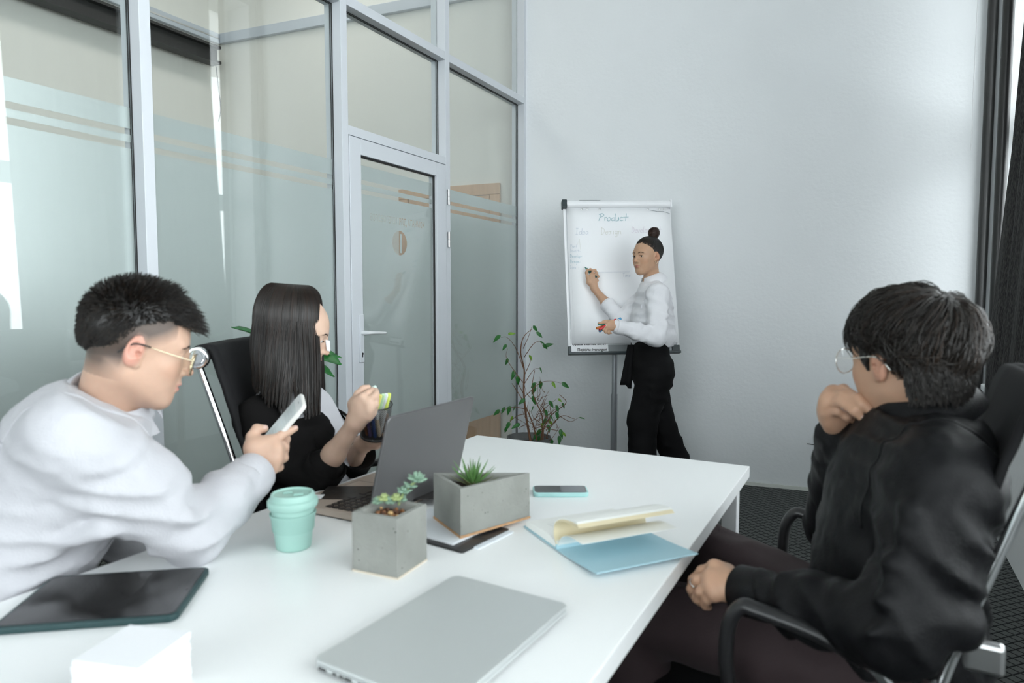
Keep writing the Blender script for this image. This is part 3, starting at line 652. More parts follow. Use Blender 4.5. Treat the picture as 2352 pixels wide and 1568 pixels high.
# page block on the left: solid with curved top
sec = smooth_path([(-.001, 0, .005), (-.012, 0, .015), (-.04, 0, .0205), (-.09, 0, .0195), (-.142, 0, .015)], 5)
mbk = MB(); k_ = len(sec); V = []
for s in (0.003, LN-.003):
    for u, _, z in sec: V.append(rdir*u + sdir*s + Z3*z)
    for u, _, z in sec: V.append(rdir*u + sdir*s + Z3*.0042)
F = [(i, i+1, 2*k_+i+1, 2*k_+i) for i in range(k_-1)] + [(k_+i, 3*k_+i, 3*k_+i+1, k_+i+1) for i in range(k_-1)]
F += [(i, k_+i, k_+i+1, i+1) for i in range(k_-1)] + [(2*k_+i, 2*k_+i+1, 3*k_+i+1, 3*k_+i) for i in range(k_-1)] + [(0, 2*k_, 3*k_, k_), (k_-1, 2*k_-1, 4*k_-1, 3*k_-1)]
o = mbk.add(V, F).build('page_block', M_page, smooth='auto'); o.parent = nb
for i in range(8):                                     # leaves curling over to the right
    e = i/8; o = nbsheet([(-.003+.0004*i, .010), (-.013-.0004*i, .028), (-.010-.0006*i, .048+.0004*i), (.010, .062+.0007*i), (.042, .069+.0008*i), (.084-.002*i, .071+.0009*i)], 'page', M_cream if i < 5 else M_page, .0007, .002+.0004*i, LN-.003, skew=.02*e)
nbsheet([(.0, .008), (.004, .018), (.02, .034), (.05, .043), (.095, .044)], 'page', M_page, .0006, .004, LN-.004)
# a few faint pencil lines of handwriting on the left page
M_ink = mat('grey_pencil', (.45, .46, .47), .8)
for r in range(7):
    pth = []
    for q in range(26):
        u = -.02 - r*.0125; s = .03 + q*.0055; zz = float(np.interp(-u, [-x[0] for x in sec], [x[2] for x in sec])) + .0005
        pth.append(rdir*(u + .0018*math.sin(q*2.1+r)) + sdir*s + Z3*zz)
    o = MB().tube(pth[:18+r % 3*4], .00022, 4).build('handwriting', M_ink); o.parent = nb

# ================================================================== flip chart
M_board = mat('whiteboard_enamel', (.74, .76, .78), .3); M_clamp = mat('white_clamp_tube', (.9, .91, .93), .35); M_cap = mat('dark_teal_cap', (.03, .045, .05), .35)
M_grey = mat('grey_tube', srgb(150, 154, 158), .4, .4); M_sheet = mat('flip_paper', (.93, .94, .96), .7, bump=.05, bscale=12)
bt, bb = D(1416, 470, 4.45), D(1434, 812, 4.22); ax = unit(D(1535, 468, 4.47) - D(1296, 466, 4.43)); ay = unit(bt-bb); az = unit(np.cross(ax, ay))   # az faces the room
if az[1] > 0: az = -az
BWD, BH = .690, np.linalg.norm(bt-bb); 
ax = unit(ax - ay*(ax@ay)); o0 = bb - ax*BWD/2
fc = empty('flipchart', (bb[0], bb[1]+.25, 0), label='white flipchart on a grey stand with a written paper pad', cat='flipchart')
fk = lambda o: kid(o, fc)
def fbox(x0, x1, y0, y1, z0, z1, name, m, **k): return fk(MB().frame(o0 + ax*x0 + ay*y0 + az*z0, ax*(x1-x0), ay*(y1-y0), az*(z1-z0)).build(name, m, **k))
fbox(.0, BWD, .0, BH, -.016, 0, 'board', M_board, bevel=.002)
fbox(-.004, .012, .02, BH, -.018, .006, 'board_edge', M_clamp, bevel=.002); fbox(BWD-.012, BWD+.004, .02, BH, -.018, .006, 'board_edge', M_clamp, bevel=.002)
fbox(-.004, BWD+.006, -.004, .012, -.018, .03, 'pen_tray', M_cap, bevel=.003)
fbox(.0, BWD, .012, .056, .0, .004, 'bottom_strip', mat('strip_grey', srgb(128, 132, 134), .4, .3))
for x, cw in ((-.006, .02), (BWD-.045, .05)): fbox(x, x+cw, -.005, .05, -.002, .012, 'corner_cap', M_cap, bevel=.004)
# roll bar
ct_ = o0 + ay*(BH-.002) + az*.012
fk(MB().tube([ct_ + ax*.012, ct_ + ax*(BWD+.002)], .024, 24, flat=1.0).build('clamp_bar', M_clamp, smooth='auto'))
fk(MB().frame(ct_ - ax*.014 - ay*.030 - az*.026, ax*.034, ay*.056, az*.052).build('end_cap', M_cap, bevel=.006))
fk(MB().frame(ct_ + ax*(BWD-.002) - ay*.030 - az*.026, ax*.010, ay*.056, az*.052).build('end_cap', M_clamp, bevel=.004))
fk(MB().tube([ct_ + ax*.10 + ay*.022 + az*.012, ct_ + ax*.20 + ay*.0225 + az*.012, ct_ + ax*.235 + ay*.0205 + az*.014], .0018, 6).build('paper_fold', M_grey))
# paper pad: slightly curved sheets hanging from the bar
def paper(name, x0, x1, y0, y1, z, curl, sk0=0., sk1=0., n=10):
    g = []
    for j in range(n+1):
        f = j/n; y = y1 + (y0-y1)*f; row = []
        for i in range(9):
            e = i/8; row.append(o0 + ax*(x0 + (x1-x0)*e + (sk0*(1-e)+sk1*e)*f) + ay*y + az*(z + .010*math.sin(math.pi*min(1, f*1.2))*.3 + curl*f*f*(e-.5)**2*4))
        g.append(row)
    return fk(MB().sheet(g, .0008).build(name, m=M_sheet, smooth=True))
paper('paper_sheet', .018, BWD-.012, .066, BH-.02, .008, .0)
paper('paper_sheet', .026, BWD-.004, .062, BH-.02, .013, .006, .012, .004)
pz = .0160
for x in (.115, .150, .231, .545, .618, .650):
    fk(MB().lathe([(.0062, 0), (.006, .004), (.003, .0055)], n=12, R=basis(ax, az), c=tuple(o0 + ax*x + ay*(BH-.036) + az*.016)).build('rivet', M_steel, smooth='auto'))
# torn paper edge drawn by the crease
fk(MB().tube([o0 + ax*x + ay*(BH-y) + az*.0175 for x, y in ((.56, .044), (.60, .052), (.64, .052), (.68, .066), (.684, .067))], .0012, 5).build('paper_crease', M_grey))
# printed sheet behind the pad at the bottom left
fbox(.014, .245, .013, .155, .0042, .0050, 'printed_sheet', M_sheet)
M_print = mat('black_print', (.03, .03, .035), .7)
fk(text_mesh('printed_text', 'Пароль: ivanurgant', .0225, tuple(o0 + ax*.052 + ay*.020 + az*.0056), ax, ay, M_print, offset=.0006))
fk(text_mesh('printed_text', 'Optical internet: 20, 51', .0225, tuple(o0 + ax*.020 + ay*.0565 + az*.0056), ax, ay, M_print, offset=.0006))
# handwriting: single-stroke letters
LET = {'P': [[(.1, 0), (.3, 1)], [(.05, .85), (.35, 1), (.7, .9), (.65, .65), (.2, .5)]], 'r': [[(.1, .5), (.15, 0)], [(.13, .35), (.3, .5), (.4, .45)]], 'o': [[(.3, .5), (.08, .3), (.15, 0), (.4, .05), (.45, .35), (.3, .5)]],
 'd': [[(.45, .4), (.15, .4), (.05, .1), (.25, 0), (.45, .2), (.5, 1), (.48, .05), (.6, 0)]], 'u': [[(.05, .5), (.08, .05), (.3, .02), (.42, .5)], [(.42, .5), (.45, 0)]], 'c': [[(.45, .42), (.2, .5), (.05, .2), (.2, 0), (.48, .1)]], 't': [[(.3, 1), (.2, 0)], [(-.1, .5), (.6, .52)]],
 'I': [[(.0, 1), (.4, 1)], [(.2, 1), (.2, 0)], [(0, 0), (.4, 0)]], 'e': [[(.05, .25), (.42, .3), (.3, .5), (.08, .35), (.12, .02), (.45, .08)]], 'a': [[(.42, .45), (.15, .45), (.05, .1), (.25, 0), (.42, .4), (.45, 0)]], 'D': [[(.15, 0), (.15, 1)], [(0, .95), (.45, .85), (.6, .45), (.35, .05), (.05, 0)]],
 's': [[(.4, .45), (.1, .42), (.35, .2), (.05, .0)]], 'i': [[(.15, .5), (.15, 0)]], 'g': [[(.42, .45), (.12, .45), (.1, .1), (.4, .1), (.42, .45), (.4, -.35), (.1, -.3)]], 'n': [[(.05, .5), (.08, 0)], [(.08, .35), (.3, .5), (.4, .0)]], 'v': [[(.02, .5), (.2, 0), (.4, .5)]],
 'l': [[(.15, 1), (.12, 0), (.25, 0)]], 'p': [[(.1, .5), (.06, -.4)], [(.1, .4), (.4, .45), (.38, .1), (.1, .05)]], 'm': [[(.05, .5), (.07, 0)], [(.07, .4), (.25, .5), (.28, 0)], [(.28, .4), (.48, .5), (.52, 0)]], 'T': [[(0, 1), (.6, 1)], [(.3, 1), (.28, 0)]], '-': [[(.1, .25), (.45, .25)]], '?': [[(.1, .9), (.4, 1), (.4, .7), (.2, .5), (.2, .3)]]}
ADV = {'r': .42, 'i': .28, 'l': .32, 'm': .68, 'P': .72, 'D': .72, 'T': .6, 't': .5, 'I': .55, '-': .5}
def write(txt, x, y, h, m, rad, name='handwriting', slant=.1, wsc=1.):
    b = MB(); cx_ = x
    for ch in txt:
        if ch == ' ': cx_ += h*.5; continue
        for st in LET[ch]:
            pts = [o0 + ax*(cx_ + (px_*wsc + slant*py_)*h + RNG.uniform(-.02, .02)*h) + ay*(y + py_*h) + az*.0178 for px_, py_ in st]
            b.tube(smooth_path(pts, 4) if len(pts) > 2 else pts, rad, 5)
        cx_ += ADV.get(ch, .56)*h*wsc
    return fk(b.build(name, m))
M_inkg = mat('teal_marker_ink', srgb(140, 182, 190), .7); M_ink1 = mat('pale_blue_ink', srgb(205, 212, 222), .7); M_ink2 = mat('pale_yellow_ink', srgb(222, 222, 214), .7); M_ink3 = mat('pale_pink_ink', srgb(222, 212, 222), .7); M_ink4 = mat('soft_blue_ink', srgb(172, 196, 206), .7)
def bpix(px, py):     # board coordinates of a point of the sheet
    r = ray(px, py); q = o0 + az*.0175; k = ((q - CO) @ az)/(r @ az); p = CO + k*r - o0; return p @ ax, p @ ay
x, y = bpix(1374, 507); write('Product', x, y, .048, M_inkg, .0013, wsc=1.02)
x, y = bpix(1322, 538); write('Idea', x, y, .040, M_ink1, .0011, wsc=.95)
x, y = bpix(1379, 538); write('Design', x, y, .045, M_ink2, .0011, wsc=.95)
x, y = bpix(1450, 534); write('Development', x, y, .040, M_ink3, .0010, wsc=.78)
for txt, py_, mm in (('Print', 569, M_ink1), ('Invest-', 579, M_ink1), ('Develop-', 591, M_ink4), ('Design-', 604, M_ink4), ('Idea -', 617, M_ink1)):
    x, y = bpix(1309, py_); write(txt, x, y, .021, mm, .0008, wsc=.85)
x, y = bpix(1430, 636); write('Time', x, y, .024, M_ink1, .0008)
xa, ya = bpix(1352, 625); xb, yb = bpix(1446, 624)
fk(MB().tube([o0 + ax*xa + ay*ya + az*.0178, o0 + ax*xb + ay*yb + az*.0178], .0008, 5).build('handwriting', M_ink1))
xa, ya = bpix(1329, 562); xb, yb = bpix(1331, 548)
fk(MB().tube([o0 + ax*(xa-.008) + ay*ya + az*.0178, o0 + ax*xb + ay*yb + az*.0178, o0 + ax*(xa+.010) + ay*(ya-.03) + az*.0178], .0008, 5).build('handwriting', M_ink2))
# stand
pb = bb - az*.045; pxx = D(1414, 900, pb[1])
base = np.array([pxx[0], pb[1]+.06, 0]); 
fk(MB().tube([base + Z3*.12, base + Z3*.45 + np.array([0, .0, 0]), np.array([pxx[0], pb[1]+.05, .9]), np.array([pxx[0], pb[1]+.13, 1.35])], .017, 16).build('stand_pole', M_grey, smooth='auto'))
fk(MB().tube([base + Z3*.12, base + Z3*.62], .021, 16).build('stand_sleeve', M_grey, smooth='auto'))
for k in range(3):
    q = -1.57 + k*2.094; e = base + np.array([math.cos(q)*(.33 if k == 0 else .36), math.sin(q)*(.33 if k == 0 else .22), .018])
    fk(MB().tube(smooth_path([base + Z3*.14, base + (e-base)*[.5, .5, 0] + Z3*.09, e], 4), .013, 12).build('stand_leg', M_grey, smooth='auto')); fk(MB().sphere(e, .018, 10).build('stand_foot', M_cap, smooth=True))

# ================================================================== implicit surfaces -> continuous meshes
def euler(ax_, deg):
    return np.array(Matrix.Rotation(math.radians(deg), 3, ax_))
class SD:
    """blended solids; each primitive is ('kind', data, k, op); fields are evaluated on a grid and meshed once"""
    def __init__(s): s.p = []
    def cap(s, a, b, ra, rb=None, k=.02, op='u'):
        s.p.append(('c', (np.array(a, float), np.array(b, float), ra, ra if rb is None else rb), k, op)); return s
    def chain(s, pts, rs, k=.02):
        for i in range(len(pts)-1): s.cap(pts[i], pts[i+1], rs[i], rs[i+1], k)
        return s
    def ell(s, c, r, R=None, k=.02, op='u'):
        s.p.append(('e', (np.array(c, float), np.broadcast_to(np.array(r, float), (3,)), np.eye(3) if R is None else np.asarray(R)), k, op)); return s
    def box(s, c, h, R=None, rd=.005, k=.01, op='u'):
        s.p.append(('b', (np.array(c, float), np.array(h, float), np.eye(3) if R is None else np.asarray(R), rd), k, op)); return s
    def half(s, c, n, k=.004, op='i'):       # keep the side opposite to n
        s.p.append(('h', (np.array(c, float), unit(n)), k, op)); return s
    def xf(s, R, o, sc=1.):
        for kd, d, k, op in list(s.p): pass
        q = SD()
        R = np.asarray(R); o = np.asarray(o)
        for kd, d, k, op in s.p:
            if kd == 'c': d = (R @ d[0]*sc + o, R @ d[1]*sc + o, d[2]*sc, d[3]*sc)
            elif kd == 'e': d = (R @ d[0]*sc + o, d[1]*sc, R @ d[2])
            elif kd == 'b': d = (R @ d[0]*sc + o, d[1]*sc, R @ d[2], d[3]*sc)
            else: d = (R @ d[0]*sc + o, R @ d[1])
            q.p.append((kd, d, k*sc, op))
        return q
    def __add__(s, t): q = SD(); q.p = s.p + t.p; return q
    def bbox(s):
        lo = np.full(3, 1e9); hi = -lo
        for kd, d, k, op in s.p:
            if op != 'u': continue
            a, b = SD.pb(kd, d); lo = np.minimum(lo, a); hi = np.maximum(hi, b)
        return lo, hi
    @staticmethod
    def pb(kd, d):
        if kd == 'c': r = max(d[2], d[3]); return np.minimum(d[0], d[1])-r, np.maximum(d[0], d[1])+r
        if kd == 'e': e = np.sqrt(((d[2]*d[1])**2).sum(1)); return d[0]-e, d[0]+e
        if kd == 'b': e = np.abs(d[2]) @ (d[1]+d[3]); return d[0]-e, d[0]+e
        return np.full(3, -1e9), np.full(3, 1e9)
    def field(s, lo, n, h):
        F = np.full(tuple(n), .06, np.float32); hi = lo + (np.array(n)-1)*h
        for kd, d, k, op in s.p:
            a, b = SD.pb(kd, d); m = k + 3*h
            i0 = np.clip(np.floor((a - m - lo)/h).astype(int), 0, n); i1 = np.clip(np.ceil((b + m - lo)/h).astype(int) + 1, 0, n)
            if (i1 <= i0).any(): continue
            X = [(lo[j] + np.arange(i0[j], i1[j])*h).astype(np.float32) for j in range(3)]
            X, Y, Z = X[0][:, None, None], X[1][None, :, None], X[2][None, None, :]
            if kd == 'c':
                A, B, ra, rb = d; v = B-A; L2 = v @ v + 1e-12
                px_, py_, pz_ = X-A[0], Y-A[1], Z-A[2]; t = np.clip((px_*v[0]+py_*v[1]+pz_*v[2])/L2, 0, 1)
                f = np.sqrt((px_-t*v[0])**2 + (py_-t*v[1])**2 + (pz_-t*v[2])**2) - (ra + (rb-ra)*t)
            elif kd == 'e':
                c, r, R = d; px_, py_, pz_ = X-c[0], Y-c[1], Z-c[2]
                q = [(px_*R[0, j] + py_*R[1, j] + pz_*R[2, j]) for j in range(3)]
                k0 = np.sqrt(sum((q[j]/r[j])**2 for j in range(3))); k1 = np.sqrt(sum((q[j]/r[j]**2)**2 for j in range(3))) + 1e-9
                f = k0*(k0-1)/k1
                f = np.where(k0 < .3, -min(r)*.7, f)
            elif kd == 'b':
                c, hh, R, rd = d; px_, py_, pz_ = X-c[0], Y-c[1], Z-c[2]
                q = [np.abs(px_*R[0, j] + py_*R[1, j] + pz_*R[2, j]) - hh[j] for j in range(3)]
                f = np.sqrt(sum(np.maximum(x, 0)**2 for x in q)) + np.minimum(np.maximum(q[0], np.maximum(q[1], q[2])), 0) - rd
            else:
                c, nn = d; f = (X-c[0])*nn[0] + (Y-c[1])*nn[1] + (Z-c[2])*nn[2]
            sl = tuple(slice(i0[j], i1[j]) for j in range(3)); g = F[sl]
            if op == 'u': hh_ = np.maximum(k - np.abs(g-f), 0)/k; F[sl] = np.minimum(g, f) - hh_*hh_*k*.25
            elif op == 's': f = -f; hh_ = np.maximum(k - np.abs(g-f), 0)/k; F[sl] = np.maximum(g, f) + hh_*hh_*k*.25
            else: hh_ = np.maximum(k - np.abs(g-f), 0)/k; F[sl] = np.maximum(g, f) + hh_*hh_*k*.25
        return F
    def mesh(s, h, lo=None, hi=None, disp=None, relax=1):
        a, b = s.bbox(); lo = a-3*h if lo is None else np.maximum(np.array(lo), a-3*h); hi = b+3*h if hi is None else np.minimum(np.array(hi), b+3*h)
        n = np.ceil((hi-lo)/h).astype(int) + 1
        F = s.field(lo, n, h)
        if disp is not None:
            X = lo[0]+np.arange(n[0])*h; Y = lo[1]+np.arange(n[1])*h; Z = lo[2]+np.arange(n[2])*h
            F = F + disp(X[:, None, None], Y[None, :, None], Z[None, None, :]).astype(np.float32)
        F[0], F[-1], F[:, 0], F[:, -1], F[:, :, 0], F[:, :, -1] = [.01]*6
        return surfnet(F, lo, h, relax)
def surfnet(F, lo, h, relax=1):
    S_ = F < 0; c = np.zeros(tuple(np.array(F.shape)-1), np.int8)
    for i in (0, 1):
        for j in (0, 1):
            for k in (0, 1): c += S_[i:F.shape[0]-1+i, j:F.shape[1]-1+j, k:F.shape[2]-1+k]
    I, J, K = np.nonzero((c > 0) & (c < 8)); m = len(I); P = np.zeros((m, 3)); W = np.zeros(m)
    cor = [(i, j, k) for i in (0, 1) for j in (0, 1) for k in (0, 1)]
    for a in cor:
        for ax_ in range(3):
            if a[ax_]: continue
            b = list(a); b[ax_] = 1
            f0 = F[I+a[0], J+a[1], K+a[2]]; f1 = F[I+b[0], J+b[1], K+b[2]]; x = (f0 < 0) != (f1 < 0)
            t = np.where(x, f0/np.where(x, f0-f1, 1), 0); p = np.tile(np.array(a, float), (m, 1)); p[:, ax_] += t
            P += p*x[:, None]; W += x
    P = (P/W[:, None] + np.stack([I, J, K], 1))*h + lo
    idx = np.full(c.shape, -1, np.int64); idx[I, J, K] = np.arange(m); Q = []
    for ax_ in range(3):
        o = [(1, 2), (2, 0), (0, 1)][ax_]
        sl0 = [slice(1, -1)]*3; sl1 = [slice(1, -1)]*3; sl0[ax_] = slice(0, -1); sl1[ax_] = slice(1, None)
        A = S_[tuple(sl0)]; B = S_[tuple(sl1)]; e = np.nonzero(A != B); sg = A[e]
        e = [e[0]+(0 if ax_ == 0 else 1), e[1]+(0 if ax_ == 1 else 1), e[2]+(0 if ax_ == 2 else 1)]
        def cell(d1, d2): q = [x.copy() for x in e]; q[o[0]] -= d1; q[o[1]] -= d2; return idx[q[0], q[1], q[2]]
        q = np.stack([cell(1, 1), cell(0, 1), cell(0, 0), cell(1, 0)], 1); q[~sg] = q[~sg][:, ::-1]; Q.append(q)
    Q = np.concatenate(Q); Q = Q[(Q >= 0).all(1)]
    for _ in range(relax):
        A = np.zeros_like(P); Wt = np.zeros(m)
        for i in range(4):
            for j in (1, 3): np.add.at(A, Q[:, i], P[Q[:, (i+j) % 4]]); np.add.at(Wt, Q[:, i], 1)
        P = P*.5 + .5*A/np.maximum(Wt, 1)[:, None]
    return P, Q
def sdobj(name, PQ, m, parent=None, colors=None, **k):
    P, Q = PQ; me = bpy.data.meshes.new(name)
    me.vertices.add(len(P)); me.vertices.foreach_set('co', P.ravel().astype(np.float32))
    me.loops.add(Q.size); me.loops.foreach_set('vertex_index', Q.ravel().astype(np.int32))
    me.polygons.add(len(Q)); me.polygons.foreach_set('loop_start', np.arange(0, Q.size, 4, dtype=np.int32)); me.polygons.foreach_set('loop_total', np.full(len(Q), 4, np.int32))
    me.update(calc_edges=True); me.validate(); me.materials.append(m)
    return finish(me, name, parent, True, colors=colors, **k)
def merge(*L):
    P = []; Q = []; n = 0
    for p, q in L: P.append(p); Q.append(q+n); n += len(p)
    return np.concatenate(P), np.concatenate(Q)
class Wr:                                   # cloth creases: sum of warped sines
    def __init__(s, seed, scale, amp, dirs=None, n=7, ridge=True):
        r = np.random.RandomState(seed); s.amp = amp; s.ridge = ridge
        s.k = r.normal(size=(n, 3)); s.k /= np.linalg.norm(s.k, axis=1)[:, None]
        if dirs is not None: s.k = s.k*.45 + np.array(dirs); s.k /= np.linalg.norm(s.k, axis=1)[:, None]
        s.k *= (2*math.pi/scale)*r.uniform(.6, 1.6, n)[:, None]; s.ph = r.uniform(0, 6.28, n); s.wk = r.normal(size=(2, 3))*12
    def __call__(s, X, Y, Z):
        w1 = .9*np.sin(s.wk[0, 0]*X + s.wk[0, 1]*Y + s.wk[0, 2]*Z); w2 = .9*np.sin(s.wk[1, 0]*X + s.wk[1, 1]*Y + s.wk[1, 2]*Z + 1)
        v = 0
        for i in range(len(s.ph)): v = v + np.sin(s.k[i, 0]*X + s.k[i, 1]*Y + s.k[i, 2]*Z + s.ph[i] + (w1 if i % 2 else w2)*1.6)
        v = v/math.sqrt(len(s.ph))
        return s.amp*((np.abs(v)-.6) if s.ridge else v)

# ------------------------------------------------------------------ a head in its own frame: +y face, +z up, origin between the eyes' height and the ears
def head_sd(fem=False, jaw=1., nose=1., lipopen=0., hair_cap=False):
    s = SD(); f = .93 if fem else 1.
    s.ell((0, -.016, .032), (.0745, .090, .083), k=.02)
    s.ell((0, .018, .015), (.066, .066, .07), k=.03)                     # forehead / temples
    s.ell((0, .022, -.035), (.0575*f, .062, .062), k=.03)                 # mid face
    s.cap((.044*f, -.004, -.050), (.016, .058, -.094), .020*jaw, .018*jaw, k=.03); s.cap((-.044*f, -.004, -.050), (-.016, .058, -.094), .020*jaw, .018*jaw, k=.03)
    s.ell((0, .040, -.070), (.036*f, .040, .036), k=.025)
    s.ell((0, .066, -.099), (.015*f, .0135, .0125), k=.018)                # chin
    for x in (-1, 1):
        s.ell((x*.041*f, .050, -.024), (.020, .020, .017), k=.022)       # cheekbones
        s.ell((x*.028, .0695, .021), (.018, .0085, .0065), k=.02)       # brow ridge
        s.ell((x*.030, .051, -.046), (.018, .020, .024), k=.025)
        s.ell((x*.032, .0905, .000), (.0165, .0125, .0095), k=.014, op='s')  # orbit
        s.ell((x*.0315, .0685, -.001), (.0150, .0142, .0132), k=.006)      # lids
    s.cap((0, .080, .012), (0, .0985, -.028), .0058, .0078*nose, k=.013)     # nose
    s.ell((0, .1005, -.031), (.0088*nose, .0088, .0078), k=.007)
    for x in (-1, 1):
        s.ell((x*.0112*nose, .0885, -.0345), (.0068, .0092, .0062), k=.006)
        s.ell((x*.0068, .0925, -.0412), (.0034, .0042, .0030), k=.002, op='s')
    s.ell((0, .0795, -.052), (.017, .010, .014), k=.012)                 # philtrum area
    s.ell((0, .0862, -.0585 + lipopen*.3), (.0165, .0085, .0048), k=.006); s.ell((0, .0842, -.0680 - lipopen), (.0150, .0085, .0058), k=.006)
    s.cap((-.019, .0785, -.0632), (.019, .0785, -.0632), .0022, k=.004, op='s')
    s.ell((0, .0930, -.0632), (.0145, .0075, .0007 + lipopen), k=.002, op='s')
    for x in (-1, 1): s.ell((x*.0315, .0845, -.001), (.0135, .0125, .0048 if not lipopen else .0042), R=euler('Z', -x*10) @ euler('Y', x*5), k=.0025, op='s')  # opening between lids
    for x in (-1, 1):                                                   # ears
        R = euler('Z', x*24) @ euler('X', -10)
        s.ell((x*.0760, -.008, -.006), (.0112, .0185, .031), R=R, k=.006)
        s.ell((x*.0915, -.007, .000), (.0135, .0125, .0205), R=R, k=.002, op='s'); s.ell((x*.0790, .000, -.010), (.006, .005, .006), k=.003, op='s')
        s.cap((x*.0795, -.002, .010), (x*.0805, -.012, -.012), .0026, .0024, k=.004)
        s.ell((x*.0735, .001, -.029), (.0055, .008, .009), R=R, k=.005)
    return s
E_POS = [(-.0315, .0672, -.001), (.0315, .0672, -.001)]
def eyes(root, R, o, sc=1., look=(0, 1, 0)):
    for x, p in zip((-1, 1), E_POS):
        P0 = R @ (np.array(p)*sc) + o; L = unit(R @ np.array(look)); b = MB(); B = basis(L, (0, 0, 1)); B = B[:, [1, 2, 0]]
        b.sphere((0, 0, 0), .0128*sc, 20, B, mi=0)
        b.lathe([(.0001, .01278*sc), (.0028*sc, .01276*sc)][::-1], c=(0, 0, 0), n=16, R=B, mi=2)
        V = []; prof = [(0.0001, .01292), (.0026, .01268), (.0028, .01262)]; prof2 = [(.0028, .01268), (.0062, .01135)]
        b.lathe([(r*sc, z*sc + .00008) for r, z in prof], n=18, R=B, mi=2); b.lathe([(r*sc, z*sc + .00012) for r, z in prof2], n=18, R=B, mi=1)
        b.build('eye', [MATS['eye_white'], MATS['iris_brown'], MATS['pupil_black']], root, smooth=True, loc=tuple(P0))
mat('eye_white', (.72, .70, .68), .2, spec=.6); mat('iris_brown', (.035, .018, .010), .15, spec=.7); mat('pupil_black', (.004, .004, .004), .1, spec=.8)

def blend_colors(P, base, spots, R=np.eye(3), o=np.zeros(3), sc=1.):
    """skin colours that belong to the skin: lips, ears, knuckles, stubble; spots = (centre, radii, colour, strength) in local coordinates"""
    L = (P - o) @ R/sc; C = np.tile(np.array(base, float), (len(P), 1))
    for c, r, col, st in spots:
        d = np.sqrt((((L - np.array(c))/np.array(r))**2).sum(1)); a = np.clip((1.15-d)/.35, 0, 1)*st; C = C*(1-a[:, None]) + np.array(col)*a[:, None]
    return C
def head_spots(skin, lip, stub=None, ear=None):
    s = [((0, .080, -.0590), (.0215, .025, .0046), lip, .85), ((0, .080, -.0672), (.019, .025, .0058), lip, .85)]
    ear = ear or (skin[0]*1.0, skin[1]*.72, skin[2]*.66)
    s += [((x*.082, -.012, -.002), (.014, .022, .036), ear, .55) for x in (-1, 1)]
    s += [((x*.042, .062, -.03), (.026, .03, .022), (skin[0], skin[1]*.86, skin[2]*.82), .4) for x in (-1, 1)]
    s += [((0, .103, -.031), (.014, .014, .012), (skin[0], skin[1]*.85, skin[2]*.8), .4)]
    return s
def skin_mat(name, rough=.48): return mat(name, (1, 1, 1), rough, bump=.05, bscale=700, attr='Col', sub=.12, spec=.4, var=.03, vscale=60)

# ------------------------------------------------------------------ hands: joints given in world space
def hand_sd(wrist, palm_n, fingers, thumb, r0=.0085, k=.006, palm_th=.0125, wr=.024, back=None):
    """fingers: list of 4 joint chains (knuckle .. tip), index first; thumb: chain from palm base; all world points"""
    s = SD(); kn = [np.array(f[0]) for f in fingers]; w_ = np.array(wrist); pn = unit(palm_n)
    for i, f in enumerate(fingers):
        rr_ = r0*(1.0, 1.03, .97, .84)[i]; n = len(f)
        s.cap(w_ + (kn[i]-w_)*.18, kn[i], palm_th*1.05, palm_th*.84, k=.014)
        s.chain([np.array(q) for q in f], [rr_*1.12, rr_*1.0, rr_*.93, rr_*.80][:n], k)
        s.ell(kn[i] + pn*-.0035, (rr_*1.12,)*3, k=.006)
    t = [np.array(q) for q in thumb]
    s.cap(w_ + (t[0]-w_)*.2, t[0], palm_th*1.15, palm_th*1.1, k=.016); s.chain(t, [palm_th*1.0, r0*1.18, r0*1.08, r0*.92][:len(t)], .007)
    s.cap(t[0], (kn[0]+t[0])/2, palm_th*1.0, palm_th*.8, k=.016)
    return s
def bend(k0, d, n, lens, angs):              # finger chain: start, direction, curl axis, segment lengths, cumulative curl angles
    pts = [np.array(k0, float)]; dd = unit(d); n = unit(n)
    for L, a in zip(lens, angs):
        Rm = np.array(Matrix.Rotation(math.radians(a), 3, Vector(n))); dd = Rm @ dd; pts.append(pts[-1] + dd*L)
    return pts
def nails(root, fingers, nrm, m, r=.0062):
    for f in fingers:
        t, p = np.array(f[-1]), np.array(f[-2]); d = unit(t-p)
        n_ = unit(nrm - d*(np.dot(nrm, d))); B = np.column_stack([np.cross(d, n_), d, n_]); b = MB()
        b.sphere((0, 0, 0), (r*.8, r*1.05, r*.28), 10, B); b.build('fingernail', m, root, smooth=True, loc=tuple(t + n_*r*1.02 - d*.0005))

